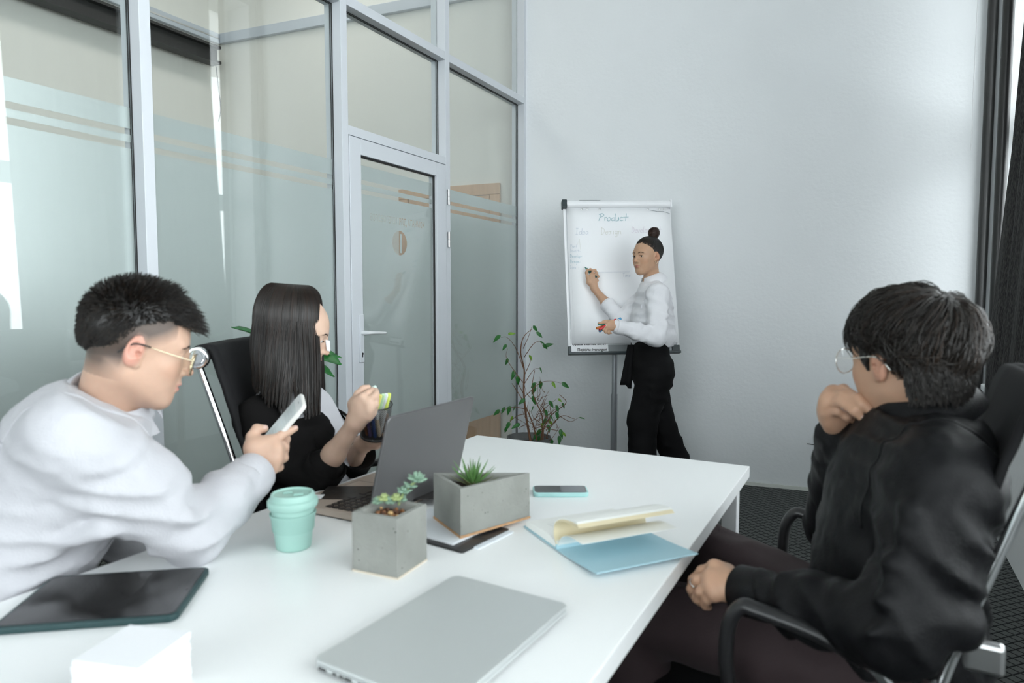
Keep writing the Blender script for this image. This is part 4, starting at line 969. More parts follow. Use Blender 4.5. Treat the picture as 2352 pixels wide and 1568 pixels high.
# ------------------------------------------------------------------ hair: tapered strands as three-sided tubes
def strands(name, paths, r0, r1, m, parent, jit=0., colors=None, flat=False, **k):
    P = np.asarray(paths, float); n, mm, _ = P.shape
    t = np.gradient(P, axis=1); t /= np.linalg.norm(t, axis=2)[..., None] + 1e-12
    a = np.zeros_like(t); ref = np.where(np.abs(t[:, 0, 2:3]) > .8, np.array([[1., 0, 0]]), np.array([[0, 0, 1.]])); a[:, 0] = np.cross(t[:, 0], ref)
    for i in range(mm):                                 # carry the frame along so the strand does not twist
        if i: a[:, i] = a[:, i-1]
        a[:, i] -= t[:, i]*(a[:, i]*t[:, i]).sum(1)[:, None]; a[:, i] /= np.linalg.norm(a[:, i], axis=1)[:, None] + 1e-12
    b = np.cross(t, a)
    rad = (np.linspace(1, 0, mm)**.7*(r0-r1) + r1)[None, :, None]*RNG.uniform(.7, 1.3, (n, 1, 1))
    V = np.stack([P + rad*(a*math.cos(q) + b*math.sin(q)) for q in (0, 2.094, 4.189)], 2).reshape(-1, 3)
    base = (np.arange(n)*mm*3)[:, None, None] + (np.arange(mm-1)*3)[None, :, None]
    F = np.stack([np.stack([base[..., 0]+i, base[..., 0]+(i+1) % 3, base[..., 0]+3+(i+1) % 3, base[..., 0]+3+i], -1) for i in range(3)], 2).reshape(-1, 4)
    C = None
    if colors is not None:
        C = np.repeat(colors, mm*3, axis=0)
    return sdobj(name, (V, F), m, parent, colors=C, **k)
def hair_mat(name, rough=.42, spec=.16): return mat(name, (1, 1, 1), rough, attr='Col', spec=spec, bump=0)

# ================================================================== people
def frame_fu(f, pitch=0., roll=0., up=(0, 0, 1)):        # columns: right, forward, up of somebody facing f, head bowed by pitch degrees
    f = unit(f); x = unit(np.cross(f, up)); z = np.cross(x, f); R = np.column_stack([x, f, z])
    return R @ euler('X', -pitch) @ euler('Y', roll)
def brow(root, R, o, sc, cols, seed=3, th=1.):
    from mathutils.bvhtree import BVHTree
    bv = BVHTree.FromPolygons([v.co for v in root.data.vertices], [tuple(p.vertices) for p in root.data.polygons])
    P = []; C = []; r = np.random.RandomState(seed)
    for x in (-1, 1):
        for i in range(90):
            u = r.uniform(0, 1); px_ = x*(.012 + .034*u); zz = .0175 + .0065*math.sin(u*2.4) - .004*u*u + r.uniform(-.0022, .0022)*(1-.6*u)*th
            d = np.array([x*(.7+.3*u), 0, .5-.7*u]); d = d/np.linalg.norm(d)*.0065; seg = []
            for t in (0, .5, 1):
                q = np.array([px_, .16, zz]) + d*t; loc, no, ix, ds = bv.ray_cast(Vector(R @ (q*sc) + o), Vector(R @ np.array([0, -1., 0])), .3)
                seg.append(q - [0, .07, 0] if loc is None else (np.array(loc) - o) @ R/sc + [0, .0006, 0])
            P.append(seg); C.append(cols)
    P = np.array(P)@R.T*sc + o; C = np.array(C); h = len(P)//2
    for k in (0, 1): strands('eyebrow', P[k*h:(k+1)*h], .0003, .00015, hair_mat('brow_hair', .6), root, colors=C[k*h:(k+1)*h])
def project_out(sd, P, h0=.03):
    return P
def scalp_pts(n, seed, zmin_fn):
    r = np.random.RandomState(seed); out = []
    c = np.array([0, -.016, .032]); rad = np.array([.0745, .090, .083])
    while len(out) < n:
        v = r.normal(size=3); v /= np.linalg.norm(v); p = c + v*rad
        az = math.degrees(math.atan2(abs(p[0]), p[1]))          # 0 = front, 90 = side, 180 = back
        if p[2] > zmin_fn(az): out.append((p, v, az))
    return out
def collar(root, c, R, m, ri=.062, h=.038, ro=.083, tip=.03, gap=22, n=40, drop=.0, th=.0035, name='collar', lift=0., ry=1.0):
    """folded shirt collar: c base centre of the neck, R frame with y forward"""
    g = []
    for i in range(n+1):
        a = math.radians(90 + gap + (360-2*gap)*i/n); e = abs(2*i/n-1)**3
        fr = math.sin(a); ca, sa = math.cos(a), math.sin(a)*ry
        top = np.array([ca*ri, sa*ri, h*(1-.35*max(0, fr)) + lift]); stand = np.array([ca*ri*1.03, sa*ri*1.03, -.012])
        fold = np.array([ca*(ri+.006-.0045*e), sa*(ri+.006-.0045*e), h*(1-.35*max(0, fr))+.003 + lift]); end = np.array([ca*(ro - (ro-ri-.006)*.6*e), sa*(ro - (ro-ri-.006)*.6*e) + tip*.5*e, -.004 - drop - tip*e + lift*.4])
        mid = (fold + end)/2 + np.array([ca, sa, 0])*(.006 - .010*e)
        g.append([R @ q + c for q in (stand, top, fold, mid, end)])
    g = np.array(g); gg = []
    for row in g: gg.append(smooth_path(row, 4))
    return MB().sheet(gg, th*.7).build(name, m, root, smooth='auto', angle=50)
def seam(root, obj, c, nrm, m, a0=0, a1=360, r=.0016, out=.5, n=48, name='seam'):
    """stitched seam: the line where the plane through c with normal nrm cuts the garment"""
    from mathutils.bvhtree import BVHTree
    me = obj.data; bv = BVHTree.FromPolygons([v.co for v in me.vertices], [tuple(p.vertices) for p in me.polygons])
    B = basis(np.cross(unit(nrm), [0.05, .1, 1]), nrm); pts = []; c = np.array(c, float)
    for i in range(n+1):
        q = math.radians(a0 + (a1-a0)*i/n); d = B[:, 0]*math.cos(q) + B[:, 1]*math.sin(q)
        loc, no, ix, ds = bv.ray_cast(Vector(c + d*out), Vector(-d), out*1.0)
        if loc is not None: pts.append(np.array(loc) + np.array(no)*.0004)
    runs = []; cur_ = []
    for p in pts:
        if cur_ and np.linalg.norm(p-cur_[-1]) > .05: runs.append(cur_); cur_ = []
        cur_.append(p)
    runs.append(cur_); b = MB()
    for R_ in runs:
        if len(R_) > 3: b.tube(smooth_path(R_, 3), r, 6)
    if b.n: return b.build(name, m, root, smooth=True)
def button(root, p, nrm, m, r=.0055):
    B = basis(np.cross(unit(nrm), [0.1, .2, 1]), nrm); MB().lathe([(r, 0), (r, .0014), (r*.8, .002), (0.0001, .0016)], n=14, R=B, c=(0, 0, 0)).build('button', m, root, smooth='auto', loc=tuple(p))
def glasses(root, R, o, sc, m_frame, m_lens, lens='round', r=.0245, dz=-.004, yl=.103, rim=.0011, tip=None):
    gl = empty('glasses', (0, 0, 0)); gl.parent = root
    W = lambda p: R @ (np.array(p)*sc) + o
    for x in (-1, 1):
        P = []
        for k in range(33):
            a = 2*math.pi*k/32; sq = 1/(abs(math.cos(a))**3 + abs(math.sin(a))**3)**(1/3) if lens != 'round' else 1
            P.append(W((x*.0335 + r*1.05*math.cos(a)*sq, yl - .004*abs(math.cos(a)) - .003*(1 if x*math.cos(a) > 0 else 0), dz + r*.92*math.sin(a)*sq)))
        MB().tube(P, rim*sc, 6).build('rim', m_frame, gl, smooth=True)
        L = MB(); cpt = W((x*.0335, yl-.001, dz)); L.add([cpt] + P[:-1], [(0, 1+i, 1+(i+1) % 32) for i in range(32)]); L.build('lens', m_lens, gl, smooth=True)
        hinge = W((x*.0625, yl-.012, dz+.009)); e0 = W((x*.060, yl-.006, dz+.009))
        path = smooth_path([e0, hinge, W((x*.0775, .045, .006)), W((x*.083, .0, .010)), W((x*.083, -.018, .004)), W((x*.079, -.034, -.016))], 5)
        MB().tube(path[:14], .0011*sc, 6).build('temple', m_frame, gl, smooth=True)
        MB().tube(path[13:], .0017*sc, 6).build('temple_tip', tip or m_frame, gl, smooth=True)
    MB().tube(smooth_path([W((-.011, yl-.001, dz+.004)), W((0, yl+.002, dz+.008)), W((.011, yl-.001, dz+.004))], 4), rim*sc, 6).build('bridge', m_frame, gl, smooth=True)
    return gl
M_gold = mat('pale_gold_wire', (.80, .70, .50), .2, 1.); M_silverw = mat('silver_wire', (.78, .76, .72), .2, 1.)
M_lens = glass_mat('spectacle_lens', (.97, .97, .96), 1., 1.5); M_lens2 = glass_mat('tinted_spectacle_lens', (.72, .72, .66), 1., 1.5)
M_skinA = skin_mat('skin_light'); M_skinB = skin_mat('skin_warm')
M_wshirt = mat('white_cotton', (.50, .50, .53), .85, bump=.25, bscale=260, sheen=.1)
M_bshirt = mat('black_cotton', (.0045, .0048, .0056), .5, bump=.3, bscale=320, sheen=.0, spec=.18)
M_blazer = mat('black_blazer_wool', (.0075, .007, .007), .75, bump=.2, bscale=400, spec=.1)
M_btrous = mat('black_crepe', (.006, .006, .0065), .75, bump=.2, bscale=420, spec=.1)
M_brown = mat('brown_black_twill', (.034, .020, .022), .8, bump=.2, bscale=400, sheen=.03)
M_nail = mat('fingernail', (.62, .42, .36), .3, spec=.5)
M_hair = hair_mat('black_hair', .38, .45); M_shoe = mat('black_shoe_leather', (.012, .012, .013), .35)
BLK = np.array([.0075, .006, .005])
def hcol(n, seed, base=BLK, lo=.6, hi=1.7, tint=(1.25, 1., .8), tf=.25):
    r = np.random.RandomState(seed); c = base[None]*r.uniform(lo, hi, (n, 1)); t = r.uniform(0, 1, (n, 1)) < tf
    return np.where(t, c*np.array(tint)*1.5, c)
def shoe(root, p, d, m=M_shoe, L=.27):
    s = SD(); d = unit([d[0], d[1], 0]); p = np.array([p[0], p[1], 0]); q = np.array([0, 0, 1.])
    s.cap(p - d*.03 + q*.045, p + d*(L-.12) + q*.035, .04, .034, k=.02).cap(p - d*.035 + q*.04, p - d*.02 + q*.09, .036, .036, k=.02).half(p + q*.004, -q)
    return sdobj('shoe', s.mesh(.008), m, root)

# ------------------------------------------------------------------ 1. man in the white shirt (left)
def left_man():
    skin = (.56, .365, .27); lipc = (.54, .23, .2)
    R = frame_fu((.87, .49, 0), 17, 2); sc = .975; o = D(321, 793, 1.33)
    Nk = D(238, 955, 1.34); rs = D(178, 1000, 1.17); ls = np.array([2*Nk[0]-rs[0]-.02, 2*Nk[1]-rs[1], rs[2]-.01])
    E = D(440, 1236, 1.26); Wr_ = D(588, 1083, 1.44); E[2] = max(E[2], ZT + .058)
    pel = np.array([-1.03, 1.21, .57]); side = unit(rs-ls); up_ = unit(Nk-pel); fw = unit(np.cross(up_, side)); 
    if fw[0] < 0: fw = -fw
    B = np.column_stack([side, fw, np.cross(side, fw)])
    chest = Nk*.66 + pel*.34 - fw*.0; belly = Nk*.3 + pel*.7 + fw*.02
    # skin: head + neck, right hand, and the covered body
    hd = head_sd(False, jaw=1.08, nose=1.08, lipopen=.0022).xf(R, o, sc)
    hd.cap(R @ np.array([0, -.028, -.055])*sc + o, Nk + up_*.02, .053, .060, k=.03)
    head = hd.mesh(.0024, lo=Nk*0 + [-2, -9, (Nk)[2]-.02])
    pb_, pa_ = D(652, 972, 1.50), unit(D(692, 916, 1.5) - D(628, 992, 1.5)); pn = unit(np.array([-.67, -.47, .57])); pn = unit(pn - pa_*(pn@pa_)); pbx = np.cross(pn, pa_)   # phone: centre, long axis, screen normal, width axis
    if pbx[1] > 0: pbx = -pbx      # towards the camera
    back = -pn
    H = lambda x, y, d: D(x, y, d)
    fingers = [[H(628, 1012, 1.462), H(646, 1000, 1.472), H(663, 990, 1.482), H(677, 984, 1.492)],
               [H(637, 1030, 1.452), H(653, 1026, 1.472), H(657, 1008, 1.502), H(650, 992, 1.525)],
               [H(636, 1052, 1.450), H(652, 1051, 1.470), H(654, 1032, 1.500), H(646, 1016, 1.522)],
               [H(628, 1073, 1.452), H(642, 1073, 1.470), H(644, 1058, 1.495), H(636, 1044, 1.512)]]
    thumb = [H(583, 1028, 1.450), H(578, 1003, 1.462), H(590, 985, 1.474), H(607, 984, 1.482)]
    wr = D(592, 1078, 1.452)
    hs = hand_sd(wr, unit([0, 1, 0]), fingers, thumb, r0=.0094, palm_th=.0165)
    hs.cap(D(575, 1098, 1.435), wr, .027, .024, k=.02).ell(D(606, 1043, 1.458), (.030, .018, .034), k=.02)
    hand = hs.mesh(.0022)
    bd = SD().cap(pel, chest, .12, .11).cap(Nk, chest, .06, .10).cap(rs, E, .045, .036).cap(E, Wr_, .036, .025).cap(ls, Nk, .045, .05)
    lk, rk = pel + [.42, -.30, -.02], pel + [.44, -.10, -.02]
    for hip, kn in ((pel + side*.09, lk), (pel - side*.09, rk)): bd.cap(hip, kn, .075, .055).cap(kn, [kn[0]+.02, kn[1], .1], .05, .038)
    body = bd.mesh(.014)
    P, Q = merge(head, hand, body)
    C = blend_colors(P, skin, head_spots(skin, lipc, ear=(.60, .24, .19)), R, o, sc)
    # clipped hair at the sides (its own colour, lies in the skin surface)
    L = (P-o) @ R/sc; az = np.degrees(np.arctan2(np.abs(L[:, 0]), L[:, 1])); isH = (L[:, 2] > -.07) & (np.linalg.norm(L, axis=1) < .16)
    zl = np.interp(az, [0, 38, 46, 62, 84, 98, 112, 180], [.085, .07, .03, .014, -.004, .0, -.055, -.072]); earm = (np.abs(L[:, 0]) > .0785) & (az < 112) & (L[:, 2] < .028)
    a = np.clip((L[:, 2]-zl)/.034, 0, 1)*.92*isH; a[earm] = 0
    nb_ = np.clip((az-100)/40, 0, 1)*np.clip((L[:, 2]+.09)/.05, 0, 1)*isH; a = np.maximum(a, nb_*.85)
    C = C*(1-a[:, None]) + np.array([.05, .04, .035])*a[:, None]
    root = sdobj('person', (P, Q), M_skinA, colors=C); props(root, 'person in a white shirt and wire glasses leaning on the table, looking at a phone', 'person')
    eyes(root, R, o, sc, (0, .8, -.6)); brow(root, R, o, sc, BLK)
    gR = R @ euler('X', -2); glasses(root, gR, o, sc, M_gold, M_lens2, 'sq', r=.0235, dz=-.006, yl=.104, tip=M_dark)
    nails(root, [fingers[0]], unit([0, -1, .4]), M_nail); nails(root, [thumb], unit([-.3, -1, .6]), M_nail, .007)
    # shirt
    sh = SD(); sh.ell(chest, (.185, .128, .20), B, k=.06).ell(belly, (.165, .118, .17), B, k=.06).ell(pel + fw*.02, (.17, .135, .13), B, k=.06)
    sh.cap(Nk - up_*.03, rs - [0, 0, .012], .072, .066, k=.06).cap(Nk - up_*.03, ls - [0, 0, .012], .072, .066, k=.06).ell(chest + up_*.10 - fw*.03, (.17, .10, .10), B, k=.06)
    mid = (rs*.45+E*.55) ; sh.cap(rs, mid, .073, .067, k=.05).cap(mid, E, .067, .056, k=.04)
    mf = E*.5 + Wr_*.5; sh.cap(E, mf, .056, .052, k=.03).cap(mf, Wr_, .052, .0445, k=.02)
    sh.cap(ls, ls + [.0, .02, -.30], .065, .055, k=.04).cap(ls + [.0, .02, -.30], ls + [.10, .0, -.42], .055, .042, k=.03)
    # creases: bands across the elbow, pull lines from the armpit
    ax1 = unit(E-rs); ax2 = unit(Wr_-E)
    for t, am, tw in ((.50, .011, .3), (.64, .014, -.25), (.78, .015, .2), (.90, .012, -.3)):
        c = rs + (E-rs)*t; n1 = unit(np.cross(ax1, [0, 1, 0])); cap_r = .064
        for q in range(1):
            a0 = c + n1*cap_r*.7 - np.array([0, cap_r*.75, 0]); a1 = c - n1*cap_r*.6 - np.array([0, cap_r*.8, 0]) + ax1*.05*tw*4
            sh.cap(a0, a1, am, am*.6, k=.022)
    for t, am in ((.12, .015), (.26, .014), (.42, .011), (.66, .009)):
        c = E + (Wr_-E)*t; n1 = unit(np.cross(ax2, [0, 1, 0])); sh.cap(c + n1*.046 - [0, .030, 0], c - n1*.040 - np.array([0, .036, 0]) + ax2*.03, am, am*.5, k=.018)
    for dx, dz in ((0, .02), (.0, -.03)):
        a0 = rs + [.05+dx, -.02, -.13+dz]; sh.cap(a0, a0 + [-.14, .0, -.05], .012, .006, k=.03)
    sh.cap(Nk + up_*.20, Nk - up_*.02, .055, .057, k=.01, op='s').half(Nk + up_*.03, up_)
    cu = unit(Wr_-E); sh.box(Wr_ + cu*.054, (.07, .07, .05), basis(np.cross(cu, [0, 0, 1]), cu), 0, k=.002, op='s')
    W1 = Wr(5, .10, .0078, dirs=(.3, -.2, .9)); W2 = Wr(9, .045, .0013)
    PQ = sh.mesh(.0062, disp=lambda X, Y, Z: W1(X, Y, Z) + W2(X, Y, Z)); so_ = sdobj('shirt', PQ, M_wshirt, root); seam(root, so_, rs - side*.045 + [0, 0, -.02], unit(side + .25*(E-rs)/np.linalg.norm(E-rs)), M_wshirt, out=.17, r=.0022); seam(root, so_, rs - side*.054 + [0, 0, -.02], unit(side + .25*(E-rs)/np.linalg.norm(E-rs)), M_wshirt, out=.17, r=.0014); seam(root, so_, belly, side, M_wshirt, out=.3, r=.0016)
    # cuff
    Rc = basis(np.cross(cu, [0, 0, 1]), cu)
    MB().lathe([(.0405, -.002), (.0455, -.003), (.0465, .0), (.0455, .052), (.0440, .055), (.0405, .054)], c=(0, 0, 0), n=40, R=Rc).build('cuff', M_wshirt, root, smooth='auto', loc=tuple(Wr_ - cu*.050))
    ncR = frame_fu(R[:, 1]*[1, 1, 0] + up_*.0, 0); up2 = unit(Nk + up_*.02 - (R @ np.array([0, -.03, -.07])*sc + o))*-1
    xx = unit(np.cross(R[:, 1], up2)); ncR = np.column_stack([xx, np.cross(up2, xx), up2])
    collar(root, Nk + up_*.022 - up2*.0, ncR, M_wshirt, ri=.0635, h=.040, ro=.088, tip=.035, gap=16, ry=1.06)
    button(root, E - [.02, .056, -.004], [0, -1, 0], M_wshirt)
    # trousers
    tr_ = SD().ell(pel, (.17, .13, .11), B, k=.05)
    for hip, kn in ((pel + side*.09, lk), (pel - side*.09, rk)): tr_.cap(hip, kn, .085, .066, k=.04).cap(kn, [kn[0]+.02, kn[1], .09], .062, .055, k=.03)
    sdobj('trousers', tr_.mesh(.012), M_btrous, root)
    for kn in (lk, rk): shoe(root, [kn[0]+.02, kn[1], 0], (1, -.3, 0))
    # hair: dense core and short tapered strands
    hc = SD().ell((0, -.018, .044), (.0752, .0918, .080), k=.01).ell((0, .020, .086), (.054, .050, .028), k=.02).ell((0, -.055, .024), (.066, .052, .056), k=.02)
    hc.ell((0, .115, .0), (.085, .058, .072), k=.01, op='s')
    for x in (-1, 1): hc.ell((x*.085, .035, .005), (.030, .055, .040), k=.012, op='s').ell((x*.085, -.020, -.02), (.028, .04, .045), k=.012, op='s')
    hc.half((0, -.06, -.030), (0, .45, -1), k=.02)
    hx = hc.xf(R, o, sc); PQ = hx.mesh(.004); sdobj('hair', PQ, M_hair, root, colors=np.tile(BLK*.7, (len(PQ[0]), 1)))
    zf = lambda az: np.interp(az, [0, 40, 55, 75, 100, 120, 180], [.088, .080, .058, .046, .040, .0, -.045])
    pts = scalp_pts(7000, 4, zf); paths = []; r = np.random.RandomState(2)
    for p, v, az in pts:
        top_ = np.clip((p[2]-.03)/.08, 0, 1); fr = np.clip((p[1]+.01)/.08, 0, 1)*top_
        edge = max(np.clip((p[2]-zf(az))/.035, .12, 1), fr if az < 60 else 0); Ln = (.014 + .016*top_ + .034*fr*top_)*edge; d = v*(.30 + .5*top_ - .25*fr)*np.array([.35 + .65*top_, 1, 1]) + np.array([r.normal()*.14, .45 + 1.0*fr - .75*(1-top_)*(p[1] < 0), .12 + .30*top_ - .75*(1-top_)]); d /= np.linalg.norm(d)
        b = p + v*.001; dr = np.array([0, .0, -.25*Ln*(1-top_*.7)])
        paths.append([b + d*Ln*t*r.uniform(.8, 1.15) + dr*t*t + np.array([0, .25*fr*Ln*t*t, -.1*Ln*t*t*fr]) for t in (0, .4, .75, 1.)])
    for i in range(1500):                                # fringe swept forward and up
        x = r.uniform(-.055, .055); y = r.uniform(.0, .072)*(1-(x/.08)**2); zz = .032 + .083*math.sqrt(max(.02, 1-(x/.0745)**2-((y+.016)/.09)**2)); b = np.array([x, y, zz]); Ln = r.uniform(.030, .050)
        d = unit([x*4 + r.normal()*.15, 1.0, .55 + r.normal()*.15 - y*5]); paths.append([b + d*Ln*t + np.array([0, .004*t, -.012*t*t]) for t in (0, .4, .75, 1.)])
    paths = np.array(paths) @ R.T*sc + o
    strands('hair_strands', paths, .0011, .0003, M_hair, root, colors=hcol(len(paths), 3), kind='stuff')
    # phone in the hand
    ph2 = empty('phone', tuple(pb_), label='white-cased phone held up by the person in the white shirt', cat='phone')
    Rp = np.column_stack([pa_, np.cross(pn, pa_), pn]); off = -.0
    M_wc = mat('white_phone_case', (.72, .70, .67), .4)
    local(MB().prism(poly_round(.140, .069, .011), -.005, .0045).build('phone_case', M_wc, bevel=.003, bseg=3), Rp, ph2)
    local(MB().prism(poly_round(.134, .063, .008), .003, .0049).build('phone_face', mat('white_phone_face', (.62, .64, .64), .15)), Rp, ph2)
    local(MB().prism(poly_round(.100, .057, .001, 1, cx=-.004), .0049, .005).build('screen', mat('pale_screen', (.50, .55, .55), .12)), Rp, ph2)
    local(MB().box((.058, 0, .005), (.0015, .009, .0003)).build('speaker_slot', M_dark), Rp, ph2)
    M_scr = mat('screen_text_grey', (.36, .42, .43), .3)
    for i in range(9): local(MB().box((.036-.009*i, .004*(i % 3)-.004, .00505), (.0018, .034-.006*(i % 3), .0001)).build('screen_text', M_scr), Rp, ph2)
    for x in (.028, .012): local(MB().box((x, -.0347*np.sign((Rp[:, 1]@np.array([0, 1, 0]))+1e-9), .0), (.008, .0012, .0025)).build('side_button', M_wc), Rp, ph2)
    return root
LM = left_man()

# ------------------------------------------------------------------ office chair (local frame: +y is where the sitter faces)
M_mesh = mat('black_chair_fabric', (.011, .011, .012), .75, bump=.3, bscale=500, spec=.2)
def office_chair(name, O, face, label, seat=.46, arm=.66, back=1.09, af=1.):
    ang = math.atan2(face[1], face[0]) - math.pi/2
    root = empty(name, (O[0], O[1], 0), ang, label=label, cat='chair', group=None)
    def rail(x): return smooth_path([(x, .22, seat-.02), (x, .0, seat-.045), (x, -.17, seat-.02), (x, -.235, seat+.05), (x, -.262, seat+.20), (x, -.315, seat+.38), (x, -.385, back-.03), (x, -.395, back)], 6)
    W_ = .235; g = []
    pr_ = smooth_path([(0, .23, seat-.035), (0, .20, seat+.0), (0, .0, seat-.015), (0, -.15, seat+.0), (0, -.205, seat+.06), (0, -.235, seat+.20), (0, -.285, seat+.38), (0, -.352, back-.02), (0, -.375, back+.012), (0, -.400, back+.006), (0, -.405, back-.03)], 8)
    d = np.r_[0, np.cumsum(np.linalg.norm(np.diff(pr_, axis=0), axis=1))]
    for i in range(len(pr_)): 
        rib = .004*abs(math.sin(d[i]*math.pi/.085))**.5
        row = []
        for j in range(9):
            e = j/8*2-1; row.append(pr_[i] + np.array([e*(W_-.008), -.014*(1-e*e)*(1 if pr_[i][2] > seat+.08 else 0), -.012*(1-e*e)*(1 if pr_[i][2] < seat+.08 else 0)]) + np.array([0, rib*.8, rib*.6]))
        g.append(row)
    ns = next(i for i in range(len(pr_)) if pr_[i][2] > seat+.05 and pr_[i][1] < -.15)
    MB().sheet(g[:ns+1], .012).build('seat', M_mesh, root, smooth=True); MB().sheet(g[ns:], .012).build('backrest', M_mesh, root, smooth=True)
    for x in (-W_, W_):
        MB().tube(rail(x), .0105, 12, flat=.8).build('side_rail', M_chrome, root, smooth=True)
        sx = 1 if x > 0 else -1
        MB().lathe([(.026, -.010), (.0285, -.008), (.0285, .004), (.0265, .0065), (.0225, .0068), (.0215, .0035), (.0165, .0035), (.0155, .0065), (.0105, .0065), (.0095, .004), (.0, .004)], n=28, R=basis((0, 1, 0), (sx, 0, 0)), c=(x+sx*.012, -.382, back-.012)).build('end_cap', M_chrome, root, smooth='auto')
        MB().tube(smooth_path([(x+sx*.01, -.225, seat+.06), (x+sx*.035, -.21, seat+.10), (x+sx*.045, -.185, arm-.055), (x+sx*.048, -.14, arm-.022)], 6), .0135, 12, flat=.7).build('arm_frame', M_chrome, root, smooth=True)
        MB().tube(smooth_path([(x+sx*.048, -.155, arm-.03), (x+sx*.049, -.09, arm-.004), (x+sx*.05, .0, arm+.012), (x+sx*.05, .07*af, arm+.012), (x+sx*.05, .125*af, arm-.02), (x+sx*.048, .14*af, arm-.08), (x+sx*.04, .13*af, arm-.13)], 7), .0165, 14, flat=.75).build('armrest', M_dark, root, smooth=True)
        MB().tube(smooth_path([(x+sx*.038, .128*af, arm-.12), (x+sx*.02, .12*af, seat+.01), (x, .10, seat-.03)], 6), .0105, 12).build('arm_frame', M_chrome, root, smooth=True)
        MB().frame((x+sx*.004, -.285, seat+.235), (sx*.022, 0, 0), (0, -.05, 0), (0, .0, .045)).build('tilt_bracket', M_steel, root, bevel=.006)
    MB().tube([(-W_, .02, seat-.05), (W_, .02, seat-.05)], .012, 10).build('cross_bar', M_chrome, root, smooth='auto')
    MB().tube([(-W_, -.255, seat+.19), (W_, -.255, seat+.19)], .009, 10).build('cross_bar', M_chrome, root, smooth='auto')
    MB().lathe([(.028, .10), (.028, .26), (.018, .262), (.018, seat-.09)], n=20, c=(0, -.0, 0)).build('gas_column', M_dark, root, smooth='auto')
    MB().box((0, 0, seat-.075), (.13, .22, .05)).build('tilt_mechanism', M_dark, root, bevel=.012)
    for k in range(5):
        q = 2*math.pi*k/5 + .3; c, s_ = math.cos(q), math.sin(q)
        MB().tube([(c*.02, s_*.02, .125), (c*.16, s_*.16, .10), (c*.29, s_*.29, .075)], [.024, .019, .013], 10, flat=.7).build('base_leg', M_chrome, root, smooth='auto')
        MB().lathe([(.012, -.011), (.026, -.011), (.028, -.007), (.028, .007), (.026, .011), (.012, .011)], n=16, R=basis((c, s_, 0), (-s_, c, 0)), c=(c*.29, s_*.29, .028)).build('caster', M_dark, root, smooth='auto')
        MB().lathe([(.008, .04), (.008, .075)], n=8, c=(c*.285, s_*.285, 0)).build('caster_stem', M_steel, root)
    return root

